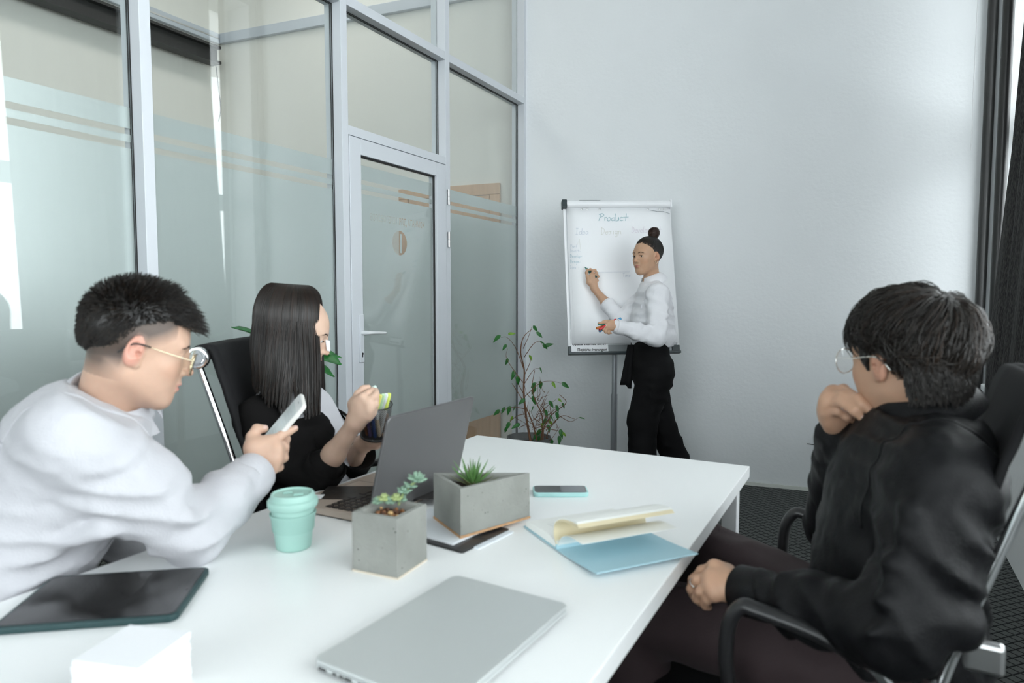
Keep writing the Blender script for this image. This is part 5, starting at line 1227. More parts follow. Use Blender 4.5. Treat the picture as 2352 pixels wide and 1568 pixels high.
# ------------------------------------------------------------------ 2. seated woman in the black blazer
def seated_woman():
    skin = (.60, .41, .31); lipc = (.62, .28, .25); sc = .955
    R = frame_fu((.985, .17, 0), 20, -1); o = D(683, 762, 1.955)
    Nk = D(648, 915, 1.985); chest = D(695, 1000, 1.955); belly = D(722, 1085, 1.93); pel = np.array([-.62, 1.94, .56])
    ft = unit((.97, -.25, 0)); side = unit(np.cross(ft, Z3)); up_ = Z3; B = np.column_stack([side, ft, up_])      # side = her right (towards the camera)
    rs = D(588, 962, 1.85); ls = D(668, 932, 2.13)
    E = D(712, 1122, 1.80); W_ = D(815, 972, 1.72); E2 = D(788, 1092, 2.02); W2 = D(832, 1020, 1.88)
    hd = head_sd(True, jaw=.92, nose=.9).xf(R, o, sc); hd.cap(R @ np.array([0, -.028, -.055])*sc + o, Nk, .046, .05, k=.03)
    head = hd.mesh(.0026)
    # right hand pinching a marker, left hand round the pen cup
    F = lambda *a: [D(*q) for q in a]
    f1 = [F((834, 912, 1.70), (845, 903, 1.715), (852, 898, 1.73), (858, 893, 1.742)),
          F((846, 926, 1.695), (858, 912, 1.70), (864, 904, 1.715), (864, 896, 1.735)),
          F((849, 942, 1.695), (862, 930, 1.70), (864, 916, 1.71), (860, 905, 1.73)),
          F((846, 957, 1.70), (858, 949, 1.705), (862, 938, 1.715), (858, 928, 1.73))]
    t1 = F((815, 928, 1.725), (822, 905, 1.735), (834, 893, 1.742), (846, 889, 1.748))
    h1 = hand_sd(W_, (0, 1, 0), f1, t1, r0=.0078, palm_th=.0135); h1.ell(D(832, 938, 1.708), (.024, .014, .028), k=.02)
    h1.chain([E, E*.45+W_*.55, W_], [.033, .0275, .021], k=.02)
    f2 = [F((866, 1000, 1.86), (880, 985, 1.86), (887, 970, 1.84), (887, 952, 1.825)) , F((870, 1010, 1.85), (884, 998, 1.845), (890, 984, 1.83), (888, 973, 1.815)),
          F((868, 1018, 1.84), (884, 1008, 1.83), (890, 997, 1.815), (886, 986, 1.80)), F((862, 1022, 1.83), (878, 1016, 1.815), (884, 1006, 1.80), (881, 997, 1.79))]
    t2 = F((842, 1000, 1.85), (834, 988, 1.83), (838, 975, 1.82), (848, 962, 1.82))
    h2 = hand_sd(W2, (0, 0, 1), f2, t2, r0=.0078, palm_th=.013); h2.chain([E2, W2], [.036, .022], k=.02)
    bd = SD().cap(pel, chest, .10, .085).cap(Nk, chest, .05, .08).cap(rs, E, .038, .034).cap(ls, E2, .038, .034).cap(ls, Nk, .04, .045).cap(rs, Nk, .04, .045)
    ks = []
    for s_ in (-1, 1): hip = pel + side*.08*s_; kn = hip + ft*.40 + Z3*-.02 - (Z3*0); ks.append((hip, kn)); bd.cap(hip, kn, .07, .05).cap(kn, kn + ft*.04 - Z3*(kn[2]-.1), .045, .034)
    P, Q = merge(head, h1.mesh(.0026), h2.mesh(.0030), bd.mesh(.014))
    C = blend_colors(P, skin, head_spots(skin, lipc), R, o, sc)
    root = sdobj('person', (P, Q), M_skinB, colors=C); props(root, 'person with long straight dark hair in a black blazer, holding a pen cup', 'person')
    eyes(root, R, o, sc, (0, .75, -.66)); brow(root, R, o, sc, BLK*1.5, 5)
    # lashes
    ls_ = []
    for x in (-1, 1):
        for i in range(16):
            u = -1+2*i/15; p = np.array([x*.0315 + u*.0125, .0825 - .004*u*u, .0015 - .003*u*u]); ls_.append([p, p + [u*.001, .003, -.001], p + [u*.002, .006, -.0012]])
    [strands('eyelashes', np.array(ls_[a:a+16]) @ R.T*sc + o, .0004, .0002, MATS['brow_hair'], root, colors=np.tile(BLK, (16, 1))) for a in (0, 16)]
    # white strip (nose tape / shield) as the photo shows at the nose
    tp_ = MB(); g = []
    for i in range(7):
        f = i/6; row = []
        for j in range(7):
            e = j/6*2-1; row.append(R @ (np.array([e*.012, .1035 - .006 + .012*f - .012*e*e*(1-.2*f), .006 - .030*f])*sc) + o)
        g.append(row)
    tp_.sheet(g, .001).build('nose_strip', M_paper, root, smooth=True)
    nails(root, [f1[0], f1[1]], unit([0, -1, .5]), M_nail, .0052)
    # white T-shirt
    ts = SD().ell(chest, (.130, .098, .16), B, k=.05).ell(belly + ft*.0, (.125, .105, .16), B, k=.06).ell(chest + ft*.045 + side*.06 - Z3*.02, (.05, .05, .05), k=.05).ell(chest + ft*.045 - side*.06 - Z3*.02, (.05, .05, .05), k=.05)
    ts.cap(Nk - Z3*.02, chest, .07, .09, k=.05).cap(rs, ls, .05, .05, k=.05).cap(Nk + Z3*.1 + ft*.02, Nk - Z3*.02 + ft*.02, .055, .06, k=.01, op='s')
    w1 = Wr(21, .10, .0028, dirs=(0, .2, 1)); sdobj('tshirt', ts.mesh(.007, disp=w1), M_wshirt, root)
    # blazer
    bl = SD().ell(chest - ft*.012 - Z3*.03, (.128, .110, .15), B, k=.05).ell(belly - ft*.02, (.150, .115, .19), B, k=.06).ell(pel + Z3*.03, (.18, .14, .15), B, k=.06)
    bl.cap(Nk - Z3*.035, rs - Z3*.02, .060, .050, k=.05).cap(Nk - Z3*.035, ls - Z3*.02, .060, .050, k=.05).ell(chest - ft*.03 + Z3*.09, (.115, .075, .07), B, k=.05)
    Ec = E*.68 + W_*.32
    bl.cap(rs, E, .060, .054, k=.022).cap(E, Ec, .054, .050, k=.02)
    Ec2 = E2*.35 + W2*.65; bl.cap(ls, E2, .068, .058, k=.05).cap(E2, Ec2, .054, .050, k=.03)
    bl.cap(Nk + Z3*.14, Nk - Z3*.01, .055, .060, k=.012, op='s')
    vc = chest + ft*.15 - Z3*.05 - side*.012
    bl.cap(rs*.35+Nk*.65 - Z3*.02, chest + side*.052 + ft*.085 + Z3*.03, .036, .034, k=.04).cap(rs*.45+Nk*.55 - Z3*.03, chest + side*.085 + ft*.045, .040, .045, k=.04).cap(ls*.45+Nk*.55 - Z3*.03, chest - side*.085 + ft*.045, .040, .045, k=.04)
    bl.ell(vc - Z3*.03, (.055, .15, .26), B @ euler('Y', 0) , k=.015, op='s')
    for t in (.35, .55, .72, .88):
        c = rs + (E-rs)*t; bl.cap(c + [-.05, -.045, .03], c + [.05, -.055, -.02], .011, .008, k=.025)
    bl.cap(E + [-.10, -.01, .05], E + [.02, -.06, .03], .014, .01, k=.03).cap(E + [-.12, .02, -.02], E + [.0, -.05, -.02], .014, .01, k=.03)
    cu = unit(Ec-E); 
    w1 = Wr(31, .15, .006, dirs=(.5, 0, .6)); w2 = Wr(33, .06, .0016)
    PQ = bl.mesh(.0075, disp=lambda X, Y, Z: w1(X, Y, Z)+w2(X, Y, Z)); sdobj('blazer', PQ, M_blazer, root)
    for (a, b) in ((E, W_), (E2, W2)):
        d = unit(b-a); c = a*.68+b*.32 if a is E else a*.35+b*.65; Rc = basis(np.cross(d, Z3), d)
        MB().lathe([(.034, -.035), (.053, -.04), (.056, -.036), (.056, .012), (.053, .016), (.050, .013), (.034, -.02)], n=36, R=Rc).build('rolled_cuff', M_blazer, root, smooth='auto', loc=tuple(c + d*.006))
    # lapels
    for s_ in (1, -1):
        nrm_o = 1
        pts_in = [Nk + side*s_*.058 + ft*.02 + Z3*.01, chest + side*s_*.055 + ft*.112 + Z3*.05, chest + side*s_*.070 + ft*.128 - Z3*.06, belly + side*s_*.085 + ft*.125 - Z3*.06]
        pts_out = [Nk + side*s_*.082 - ft*.005 - Z3*.01, chest + side*s_*.112 + ft*.075 + Z3*.045, chest + side*s_*.098 + ft*.118 - Z3*.06, belly + side*s_*.092 + ft*.125 - Z3*.06]
        a_, b_ = smooth_path(pts_in, 6), smooth_path(pts_out, 6)
        g = [[x + (y-x)*t + (ft*.010*math.sin(t*3.14)) for t in (0, .33, .66, 1)] for x, y in zip(a_, b_)]
        MB().sheet(g, .004).build('lapel', M_blazer, root, smooth=True)
    # trousers
    tr_ = SD().ell(pel, (.16, .12, .10), B, k=.05)
    for hip, kn in ks: tr_.cap(hip, kn, .082, .062, k=.04).cap(kn, kn + ft*.04 - Z3*(kn[2]-.09), .058, .05, k=.03)
    sdobj('trousers', tr_.mesh(.013), M_btrous, root)
    for hip, kn in ks: shoe(root, kn + ft*.02, ft)
    # hair (hangs straight down, so its frame is only turned, not bowed)
    Rh = frame_fu(R[:, 1]*[1, 1, 0], 4); oh = o + Z3*.004 + Rh[:, 1]*-.004
    hs = SD().ell((0, -.018, .034), (.0765, .0945, .0865), k=.02)
    for x in (-1, 1): hs.cap((x*.048, .005, .03), (x*.058, -.005, -.13), .027, .022, k=.015).cap((x*.052, .042, .02), (x*.060, .040, -.14), .016, .014, k=.015).cap((x*.040, -.05, .02), (x*.050, -.052, -.12), .030, .028, k=.015)
    hs.cap((0, -.06, .03), (0, -.06, -.11), .036, .036, k=.015)
    hs.ell((0, .150, -.045), (.068, .088, .135), k=.01, op='s').ell((0, .04, -.20), (.036, .10, .14), k=.02, op='s')
    hx = hs.xf(Rh, oh, sc*1.0); PQ = hx.mesh(.005); sdobj('hair', PQ, M_hair, root, colors=np.tile(BLK*.75, (len(PQ[0]), 1)))
    r = np.random.RandomState(12); paths = []; cols = []
    for i in range(6800):
        s_ = 1 if r.uniform() < .62 else -1
        az = r.uniform(-88, 80)              # 90 = face, -90 = back, 0 = side
        a = math.radians(az); lay = r.uniform(0, 1); g_ = .002 + .007*lay
        rx, ry, rz = .083+g_, .102+g_, .094+g_; yp = .045*math.sin(a) if az > 0 else .055*math.sin(a)
        zend = -.140 - .105*np.clip((az+70)/110, 0, 1) + r.normal()*.008 - .01*math.sin(az*.2)
        pts = []
        for ph_ in np.linspace(4, 90, 8):
            q = math.radians(ph_); a = math.radians(az + (min(az, 55)-az)*math.sin(q)**2); pts.append(np.array([s_*rx*math.sin(q)*math.cos(a), -.018 + ry*math.sin(q)*math.sin(a)*(.96) + yp*(1-math.sin(q)), .034 + rz*math.cos(q)]))
        e = pts[-1]; wv = r.normal()*.004; tap = .86 if az < 0 else .96
        for t in np.linspace(.18, 1, 6):
            z = e[2] + (zend-e[2])*t; pts.append(np.array([e[0]*(1 - .10*math.sin(t*2.6)) + s_*.045*t*t, e[1]*(1-(1-tap)*t) + .024*t*t*(az > 15) + wv*math.sin(t*3), z]))
        # clumping towards the ends
        cl_ = round(az/7)*7; e2 = pts[-1]; da = math.radians(cl_-az)*.55
        for k in range(9, 14): f = (k-8)/5; pts[k] = pts[k] + np.array([0, da*.09*f*f, 0])
        paths.append(pts); c = BLK*1.05*r.uniform(.6, 1.6)*[1.15, 1, .9]; c = c*np.array([2.2, 1.4, 1.0]) if r.uniform() < .22 else c; cols.append(c)
    paths = np.array(paths) @ Rh.T*sc + oh
    strands('hair_strands', paths, .0014, .0007, M_hair, root, colors=np.array(cols), kind='stuff')
    # pen cup with markers held in her hands
    cb0, cb1 = D(860, 1001, 1.80), D(872, 925, 1.80); axc = unit(D(868, 925, 1.79) - D(862, 1000, 1.815)); Rc = basis(np.cross([0, 1, 0], axc), axc)
    pc_ = empty('pen_cup', tuple(cb0), label='black wire mesh pen cup held by the person in the blazer', cat='cup')
    M_net = bpy.data.materials.new('wire_mesh'); nt, b = nodes(M_net); b.inputs['Base Color'].default_value = (.01, .01, .01, 1); b.inputs['Roughness'].default_value = .4
    out = nt.nodes['Material Output']; tc = nt.nodes.new('ShaderNodeTexCoord'); mp = nt.nodes.new('ShaderNodeMapping'); nt.links.new(tc.outputs['UV'], mp.inputs[0])
    se = nt.nodes.new('ShaderNodeSeparateXYZ'); nt.links.new(tc.outputs['Object'], se.inputs[0])
    at = nt.nodes.new('ShaderNodeMath'); at.operation = 'ARCTAN2'; nt.links.new(se.outputs[1], at.inputs[0]); nt.links.new(se.outputs[0], at.inputs[1])
    def wave(a, sc1, z, sc2):
        m1 = nt.nodes.new('ShaderNodeMath'); m1.operation = 'MULTIPLY'; nt.links.new(a, m1.inputs[0]); m1.inputs[1].default_value = sc1
        m2 = nt.nodes.new('ShaderNodeMath'); m2.operation = 'MULTIPLY_ADD'; nt.links.new(z, m2.inputs[0]); m2.inputs[1].default_value = sc2; nt.links.new(m1.outputs[0], m2.inputs[2])
        m3 = nt.nodes.new('ShaderNodeMath'); m3.operation = 'SINE'; nt.links.new(m2.outputs[0], m3.inputs[0]); m4 = nt.nodes.new('ShaderNodeMath'); m4.operation = 'GREATER_THAN'; nt.links.new(m3.outputs[0], m4.inputs[0]); m4.inputs[1].default_value = -.62; return m4.outputs[0]
    wa_, wb_ = wave(at.outputs[0], 46, se.outputs[2], 1300), wave(at.outputs[0], 46, se.outputs[2], -1300)
    mm = nt.nodes.new('ShaderNodeMath'); mm.operation = 'MULTIPLY'; nt.links.new(wa_, mm.inputs[0]); nt.links.new(wb_, mm.inputs[1])
    trn = nt.nodes.new('ShaderNodeBsdfTransparent'); mxs = nt.nodes.new('ShaderNodeMixShader'); nt.links.new(mm.outputs[0], mxs.inputs[0]); nt.links.new(b.outputs[0], mxs.inputs[1]); nt.links.new(trn.outputs[0], mxs.inputs[2]); nt.links.new(mxs.outputs[0], out.inputs[0])
    n = 32; m_ = MB(); V = [((.036 + .004*z)*math.cos(2*math.pi*k/n), (.036+.004*z)*math.sin(2*math.pi*k/n), z*.096) for z in (0, 1) for k in range(n)]
    m_.add(V, [(k, (k+1) % n, n+(k+1) % n, n+k) for k in range(n)]); local(m_.build('mesh_wall', M_net, smooth=True), Rc, pc_)
    local(MB().lathe([(.0, -.001), (.037, -.001), (.0375, .004), (.036, .006), (.0, .004)], n=32).build('cup_base', M_dark, smooth='auto'), Rc, pc_)
    local(MB().tube([(.040*math.cos(2*math.pi*k/n), .040*math.sin(2*math.pi*k/n), .096) for k in range(n+1)], .0016, 6).build('cup_rim', M_dark, smooth=True), Rc, pc_)
    mk = [('yellow', srgb(225, 224, 120)), ('pale_green', srgb(190, 220, 180)), ('white', (.75, .8, .8)), ('lime', srgb(214, 226, 110)), ('navy', srgb(30, 40, 95)), ('red', srgb(190, 50, 40)), ('orange', srgb(220, 130, 70)), ('violet', srgb(80, 60, 120)), ('blue', srgb(40, 70, 130)), ('beige', srgb(214, 196, 170))]
    Lb = [('%s capped marker standing %s in the mesh pen cup' % (k[0].replace('_', ' '), 'tall' if i < 4 else 'low')) for i, k in enumerate(mk)]
    for i, (nm, c) in enumerate(mk):
        a = 2*math.pi*i/len(mk); rr_ = .022; L = .128 if i < 4 else .088
        p0 = cb0 + Rc @ np.array([-math.cos(a*1.7)*.014 if i < 4 else math.cos(a)*rr_*.9, math.sin(a*1.7)*.014 if i < 4 else -abs(math.sin(a))*rr_, .008]); p1 = cb0 + Rc @ np.array([.010 + .0065*i if i < 4 else math.cos(a)*rr_ - .018 + .0*i, (-.016 + .006*i) if i < 4 else -abs(math.sin(a))*.02-.004, L])
        d = unit(p1-p0); mr = empty('marker', tuple(p0), label=Lb[i], cat='marker', group='markers in the mesh pen cup'); Rm = basis(np.cross([0, 1, 0], d), d)
        mm_ = mat('marker_' + nm, c, .35); L = np.linalg.norm(p1-p0)
        local(MB().lathe([(.0045, 0), (.0052, .003), (.0052, L*.62)], n=14).build('marker_barrel', mm_ if i >= 4 else M_clamp, smooth='auto'), Rm, mr)
        local(MB().lathe([(.0058, L*.62), (.0058, L*.97), (.0045, L), (.0, L)], n=14).build('marker_cap', mm_ if i < 9 else M_clamp, smooth='auto'), Rm, mr)
    pA, pB = D(836, 905, 1.742), D(866, 886, 1.742); d = unit(pB-pA); mr = empty('marker', tuple(pA), label='pale marker pinched between the seated person\'s fingers', cat='marker'); Rm = basis(np.cross([0, 1, 0], d), d)
    local(MB().lathe([(.004, -.02), (.0048, -.016), (.0048, .034)], n=14).build('marker_barrel', M_clamp, smooth='auto'), Rm, mr); local(MB().lathe([(.0052, .02), (.0052, .034), (.004, .038), (0, .038)], n=14).build('marker_cap', mat('cap_pale_green', srgb(190, 215, 205), .4), smooth='auto'), Rm, mr)
    return root
SW = seated_woman()
ch1 = office_chair('office_chair', (-.43, 2.0), (1, .03), 'black office chair with chrome rail under the person in the blazer', seat=.47, arm=.67, back=1.095)

# ------------------------------------------------------------------ 3. woman standing at the flipchart
M_blouse = mat('white_crepe', (.80, .80, .83), .85, bump=.25, bscale=260)
def standing_woman():
    skin = (.54, .33, .215); lipc = (.42, .15, .12); sc = .93
    R = frame_fu((-.835, -.55, 0), 2, 0); o = D(1486, 588, 3.99)
    Nk = D(1498, 652, 4.02); chest = D(1500, 705, 4.01); waist = D(1492, 790, 4.0); hips = D(1492, 858, 4.0)
    ft = unit((-.97, -.12, 0)); side = unit(np.cross(ft, Z3)); B = np.column_stack([side, ft, Z3])        # side: her right (away from the camera)
    ls = D(1512, 672, 3.88); rs = D(1484, 676, 4.15)
    Er = D(1428, 738, 4.13); Wr0 = D(1366, 664, 4.24)
    El = D(1506, 772, 3.82); Wl = D(1418, 750, 3.76)
    hd = head_sd(True, jaw=.95, nose=1.0).xf(R, o, sc); hd.cap(R @ np.array([0, -.03, -.055])*sc + o, Nk, .043, .047, k=.03).cap(Nk, Nk - Z3*.05, .05, .06, k=.03).cap(Nk, Nk + ft*.02 - Z3*.07, .042, .045, k=.03)
    F = lambda *a: [D(*q) for q in a]
    # right hand holding the marker against the paper
    f1 = [F((1357, 632, 4.245), (1363, 622, 4.25), (1356, 618, 4.26), (1350, 622, 4.265)), F((1363, 634, 4.24), (1371, 627, 4.245), (1367, 620, 4.255), (1358, 621, 4.265)),
          F((1366, 640, 4.24), (1374, 635, 4.245), (1371, 629, 4.255), (1363, 628, 4.265)), F((1367, 647, 4.24), (1373, 644, 4.245), (1371, 638, 4.255), (1364, 637, 4.262))]
    t1 = F((1353, 648, 4.24), (1349, 636, 4.245), (1347, 626, 4.25), (1349, 619, 4.255))
    h1 = hand_sd(Wr0, (0, 1, 0), f1, t1, r0=.0075, palm_th=.0125); h1.chain([Er, Er*.4+Wr0*.6, Wr0], [.032, .027, .0205], k=.02)
    f2 = [F((1400, 744, 3.745), (1391, 741, 3.74), (1383, 741, 3.735), (1376, 742, 3.73)), F((1397, 749, 3.742), (1389, 751, 3.735), (1386, 757, 3.732), (1391, 761, 3.74)),
          F((1400, 753, 3.745), (1392, 757, 3.738), (1391, 763, 3.737), (1397, 764, 3.745)), F((1405, 755, 3.75), (1398, 760, 3.745), (1398, 765, 3.745), (1404, 765, 3.752))]
    t2 = F((1406, 741, 3.76), (1397, 738, 3.765), (1390, 738, 3.765), (1384, 739, 3.765))
    h2 = hand_sd(Wl, (0, 0, 1), f2, t2, r0=.0075, palm_th=.012); h2.chain([El, Wl], [.03, .021], k=.02)
    kf, kb = D(1476, 965, 3.94), D(1514, 960, 4.06); af = D(1473, 1150, 3.90); ab_ = D(1574, 1150, 4.08); af[2] = ab_[2] = .09
    bd = SD().cap(hips, chest, .09, .08).cap(Nk, chest, .045, .075).cap(rs, Er, .034, .030).cap(ls, El, .034, .030).cap(rs, Nk, .036, .04).cap(ls, Nk, .036, .04)
    hf, hb = hips - side*.075, hips + side*.075
    bd.chain([hf, kf, af], [.07, .05, .035]).chain([hb, kb, ab_], [.07, .05, .035])
    P, Q = merge(hd.mesh(.0028), h1.mesh(.0032), h2.mesh(.0032), bd.mesh(.016))
    C = blend_colors(P, skin, head_spots(skin, lipc), R, o, sc)
    root = sdobj('person', (P, Q), M_skinB, colors=C); props(root, 'person standing at the flipchart in a white shirt with a hair bun, writing', 'person')
    eyes(root, R, o, sc, (-.12, 1, .02)); brow(root, R, o, sc, np.array([.03, .019, .013]), 6, 1.1)
    ls_ = []
    for x in (-1, 1):
        for i in range(22):
            u = -1+2*i/21; p = np.array([x*.0315 + u*.0130, .0835 - .0045*u*u, .0042 - .0035*u*u]); ls_.append([p, p + [u*.0006, .0016, .0002], p + [u*.0012, .003, .0012]])
    [strands('eyelashes', np.array(ls_[a:a+22]) @ R.T*sc + o, .0004, .0002, MATS['brow_hair'], root, colors=np.tile(BLK, (22, 1))) for a in (0, 22)]
    # hair pulled back to a bun
    hc = SD().ell((0, -.019, .035), (.0775, .0935, .0865), k=.01).ell((0, .112, -.026), (.078, .060, .098), k=.012, op='s')
    for x in (-1, 1): hc.ell((x*.090, .045, -.03), (.030, .055, .055), k=.012, op='s').ell((x*.085, .0, -.03), (.025, .03, .042), k=.008, op='s')
    hc.half((0, -.06, -.052), (0, .6, -1), k=.02)
    PQ = hc.xf(R, o, sc).mesh(.004); sdobj('hair', PQ, M_hair, root, colors=np.tile(BLK*.9, (len(PQ[0]), 1)))
    bun = np.array([.0, -.062, .140]); q0 = np.array([0, -.055, .105])
    bs = SD().ell(bun, (.034, .034, .030), k=.01).ell(bun + [0, -.006, .022], (.026, .028, .020), k=.006).ell(bun - [0, 0, .022], (.026, .026, .018), k=.01)
    wb = Wr(4, .03, .0022); PQ = bs.xf(R, o, sc).mesh(.004, disp=wb); bc = np.array([.045, .022, .015]); 
    sdobj('hair_bun', PQ, M_hair, root, colors=np.tile(bc*.7, (len(PQ[0]), 1)))
    # scrunchie
    cc_ = R @ (q0*sc) + o; nB = basis(R @ np.array([1., 0, 0]), R @ unit(bun-q0))
    MB().tube([cc_ + nB @ np.array([.020*math.cos(a), .020*math.sin(a), .004*math.sin(a*9)]) for a in np.linspace(0, 2*math.pi, 40)], .004, 7).build('hair_tie', M_clamp, root, smooth=True)
    r = np.random.RandomState(5); paths = []; cols = []
    zf = lambda az: np.interp(az, [0, 30, 50, 66, 74, 90, 105, 180], [.071, .066, .046, .018, -.004, .004, -.045, -.062])
    for p, v, az in scalp_pts(3600, 8, zf):
        pts = []; e0 = np.array([0, -.019, .035]); rad = np.array([.0785, .0945, .0875]); u = (p-e0)/rad; u /= np.linalg.norm(u); w_ = (q0-e0)/rad; w_ /= np.linalg.norm(w_)
        ang = math.acos(np.clip(u@w_, -1, 1)); n = 7
        for t in np.linspace(0, min(1, .075/max(.01, ang*.085)), n): 
            q = (math.sin((1-t)*ang)*u + math.sin(t*ang)*w_)/max(1e-3, math.sin(ang)); pts.append(e0 + q*rad*(1 + .012 + .012*math.sin(t*3)))
        paths.append(pts); cols.append(BLK*r.uniform(.8, 2.2)*([1.3, 1, .8] if az < 60 else [1, 1, 1]))
    for i in range(700):      # hair of the bun, coiled
        a = r.uniform(0, 6.28); lv = r.uniform(-1, 1); rr_ = .036*math.sqrt(max(.05, 1-lv*lv*.8)); pts = [bun + np.array([rr_*math.cos(a+t), rr_*math.sin(a+t), lv*.028 + .006*t]) for t in np.linspace(0, 1.5, 7)]
        paths.append(pts); cols.append(bc*r.uniform(.5, 1.6))
    for i in range(14):       # loose wisps
        az = r.uniform(-1, 1); p = (e0 + unit(np.array([az*.6, .55, .75]))*rad) if i < 50 else np.array([r.choice([-1, 1])*.0735, .012 + .02*r.uniform(), .0 + .01*r.uniform()]); d = np.array([r.normal()*.5, .8, .9]) if i < 50 else np.array([r.normal()*.3, .2*r.normal(), -1])
        d = d/np.linalg.norm(d)*(.014 if i < 50 else .035); pts = [p + d*t + np.array([0, .0, -.012*t*t]) + r.normal(size=3)*.001 for t in np.linspace(0, 1, 7)]; paths.append(pts); cols.append(BLK*2)
    strands('hair_strands', np.array(paths) @ R.T*sc + o, .0009, .0004, M_hair, root, colors=np.array(cols), kind='stuff')
    er = R @ (np.array([-.079, -.002, -.040])*sc) + o     # gold hoop and stud at her left ear
    MB().tube([er + R @ np.array([0, .0085*math.cos(a), .0085*math.sin(a)]) for a in np.linspace(0, 2*math.pi, 24)], .0013, 6).build('earring', M_gold, root, smooth=True)
    MB().sphere(er + R @ np.array([-.003, .005, .013]), .0028, 8).build('earring', M_gold, root, smooth=True)
    # blouse
    sh = SD().ell(chest, (.150, .108, .15), B, k=.05).ell(chest*.4 + waist*.6 - ft*.008, (.148, .118, .17), B, k=.06).ell(waist + Z3*.045 - ft*.02, (.15, .122, .07), B, k=.04)
    sh.cap(Nk - Z3*.035, rs - Z3*.01, .058, .052, k=.05).cap(Nk - Z3*.035, ls - Z3*.01, .058, .052, k=.05)
    sh.cap(ls, El, .056, .055, k=.03).cap(El, El*.5+Wl*.5, .052, .045, k=.03).cap(El*.5+Wl*.5, Wl, .045, .036, k=.02)
    Cr = Er*.50 + Wr0*.50; sh.cap(rs, Er, .056, .054, k=.03).cap(Er, Cr, .052, .041, k=.02)
    sh.cap(waist + ft*-.11 + Z3*.03, waist + ft*-.10 - Z3*.03 + side*-.05, .03, .02, k=.03)
    for t, a_ in ((.45, .012), (.62, .013), (.78, .013), (.92, .010)):
        c = ls + (El-ls)*t; sh.cap(c + [.045, -.035, .02], c + [-.04, -.045, -.035], a_, .005, k=.025)
    for t in (.1, .28, .5):
        c = El + (Wl-El)*t; sh.cap(c + [.01, -.03, .04], c + [-.02, -.035, -.04], .011, .006, k=.022)
    for t in (.2, .4, .6): c = rs + (Er-rs)*t; sh.cap(c + [.02, -.045, .03], c + [-.01, -.04, -.05], .010, .006, k=.022)
    sh.cap(ls + [-.05, -.01, -.02], ls + [-.02, -.0, -.20], .010, .006, k=.03)
    sh.cap(Nk + Z3*.12, Nk - Z3*.01, .048, .052, k=.01, op='s'); cu = unit(Wr0-Er); sh.half(waist + Z3*.0 - Z3*.012, -Z3, k=.01)
    w1 = Wr(41, .12, .0075, dirs=(.2, .1, 1)); w2 = Wr(43, .05, .002)
    so_ = sdobj('blouse', sh.mesh(.008, disp=lambda X, Y, Z: w1(X, Y, Z)+w2(X, Y, Z)), M_blouse, root); seam(root, so_, ls + side*.035, unit(side + Z3*.2), M_blouse, out=.16, r=.003)
    for a, b, f, r_ in ((Er, Wr0, .50, .041), (El, Wl, .97, .036)):
        d = unit(b-a); c = a*(1-f)+b*f; Rc = basis(np.cross(d, Z3), d)
        MB().lathe([(r_-.008, -.04), (r_+.003, -.042), (r_+.005, -.03), (r_+.006, .014), (r_+.003, .016), (r_-.001, .012), (r_-.008, -.01)], n=36, R=Rc).build('cuff', M_blouse, root, smooth='auto', loc=tuple(c))
    cR = np.column_stack([side, ft, Z3]); collar(root, Nk + Z3*.020, cR @ euler('X', -14), M_blouse, ri=.056, h=.030, ro=.090, tip=.05, gap=24, drop=.008, th=.003)
    # trousers and waist tie
    tr_ = SD().ell(hips + Z3*.03 - ft*.012, (.165, .128, .13), B, k=.05).cap(waist + Z3*.0 - side*.05, waist + side*.05, .095, .095, k=.05).half(waist + Z3*.028, Z3, k=.004)
    tr_.chain([hf - ft*.01, kf, kf*.4+af*.6, af], [.105, .086, .080, .078], k=.03).chain([hb - ft*.02, kb, kb*.4+ab_*.6, ab_], [.105, .082, .078, .076], k=.03)
    tr_.half([0, 0, .075], (0, 0, -1)); 
    for t in (.1, .3, .55): c = kb + (ab_-kb)*t; tr_.cap(c + [.07, -.02, 0], c + [-.02, -.075, -.03], .010, .006, k=.03)
    for k_ in (0, 1, 2): c = hf + [.09, -.02, -.06-.05*k_]; tr_.cap(c, c + [-.12, -.07, .05], .008, .005, k=.03)
    w1 = Wr(51, .16, .004, dirs=(.1, .1, 1)); sdobj('trousers', tr_.mesh(.010, disp=w1), M_btrous, root)
    tp0 = D(1450, 800, 3.90); g = []
    for i in range(9):
        f = i/8; g.append([D(1449 - 12*f + e*(7+6*f), 792 + 92*f + (8*f if e > 0 else 0), 3.90 - .01*math.sin(e*3)) for e in (-1, -.5, 0, .5, 1)])
    MB().sheet(g, .004).build('waist_tie', M_btrous, root, smooth=True)
    shoe(root, af, (-1, -.1, 0), L=.23); shoe(root, ab_, (-.9, -.4, 0), L=.23)
    # marker in the writing hand, bundle of markers in the other
    M_g = mat('dark_green_plastic', (.01, .05, .045), .35)
    pa_, pb_ = D(1343, 613, 4.285), D(1369, 637, 4.235); d = unit(pb_-pa_); mr = empty('marker', tuple(pa_), label='dark green marker in the raised hand of the standing person', cat='marker'); Rm = basis(np.cross([0, 1, 0], d), d); L = np.linalg.norm(pb_-pa_)
    local(MB().lathe([(.001, .0), (.003, .004), (.0045, .012), (.008, .02), (.0085, L*.5)], n=14).build('marker_tip', mat('teal_tip', srgb(60, 120, 110), .4), smooth='auto'), Rm, mr)
    local(MB().lathe([(.0095, L*.45), (.0095, L), (.008, L+.004), (0, L+.004)], n=14).build('marker_barrel', M_g, smooth='auto'), Rm, mr)
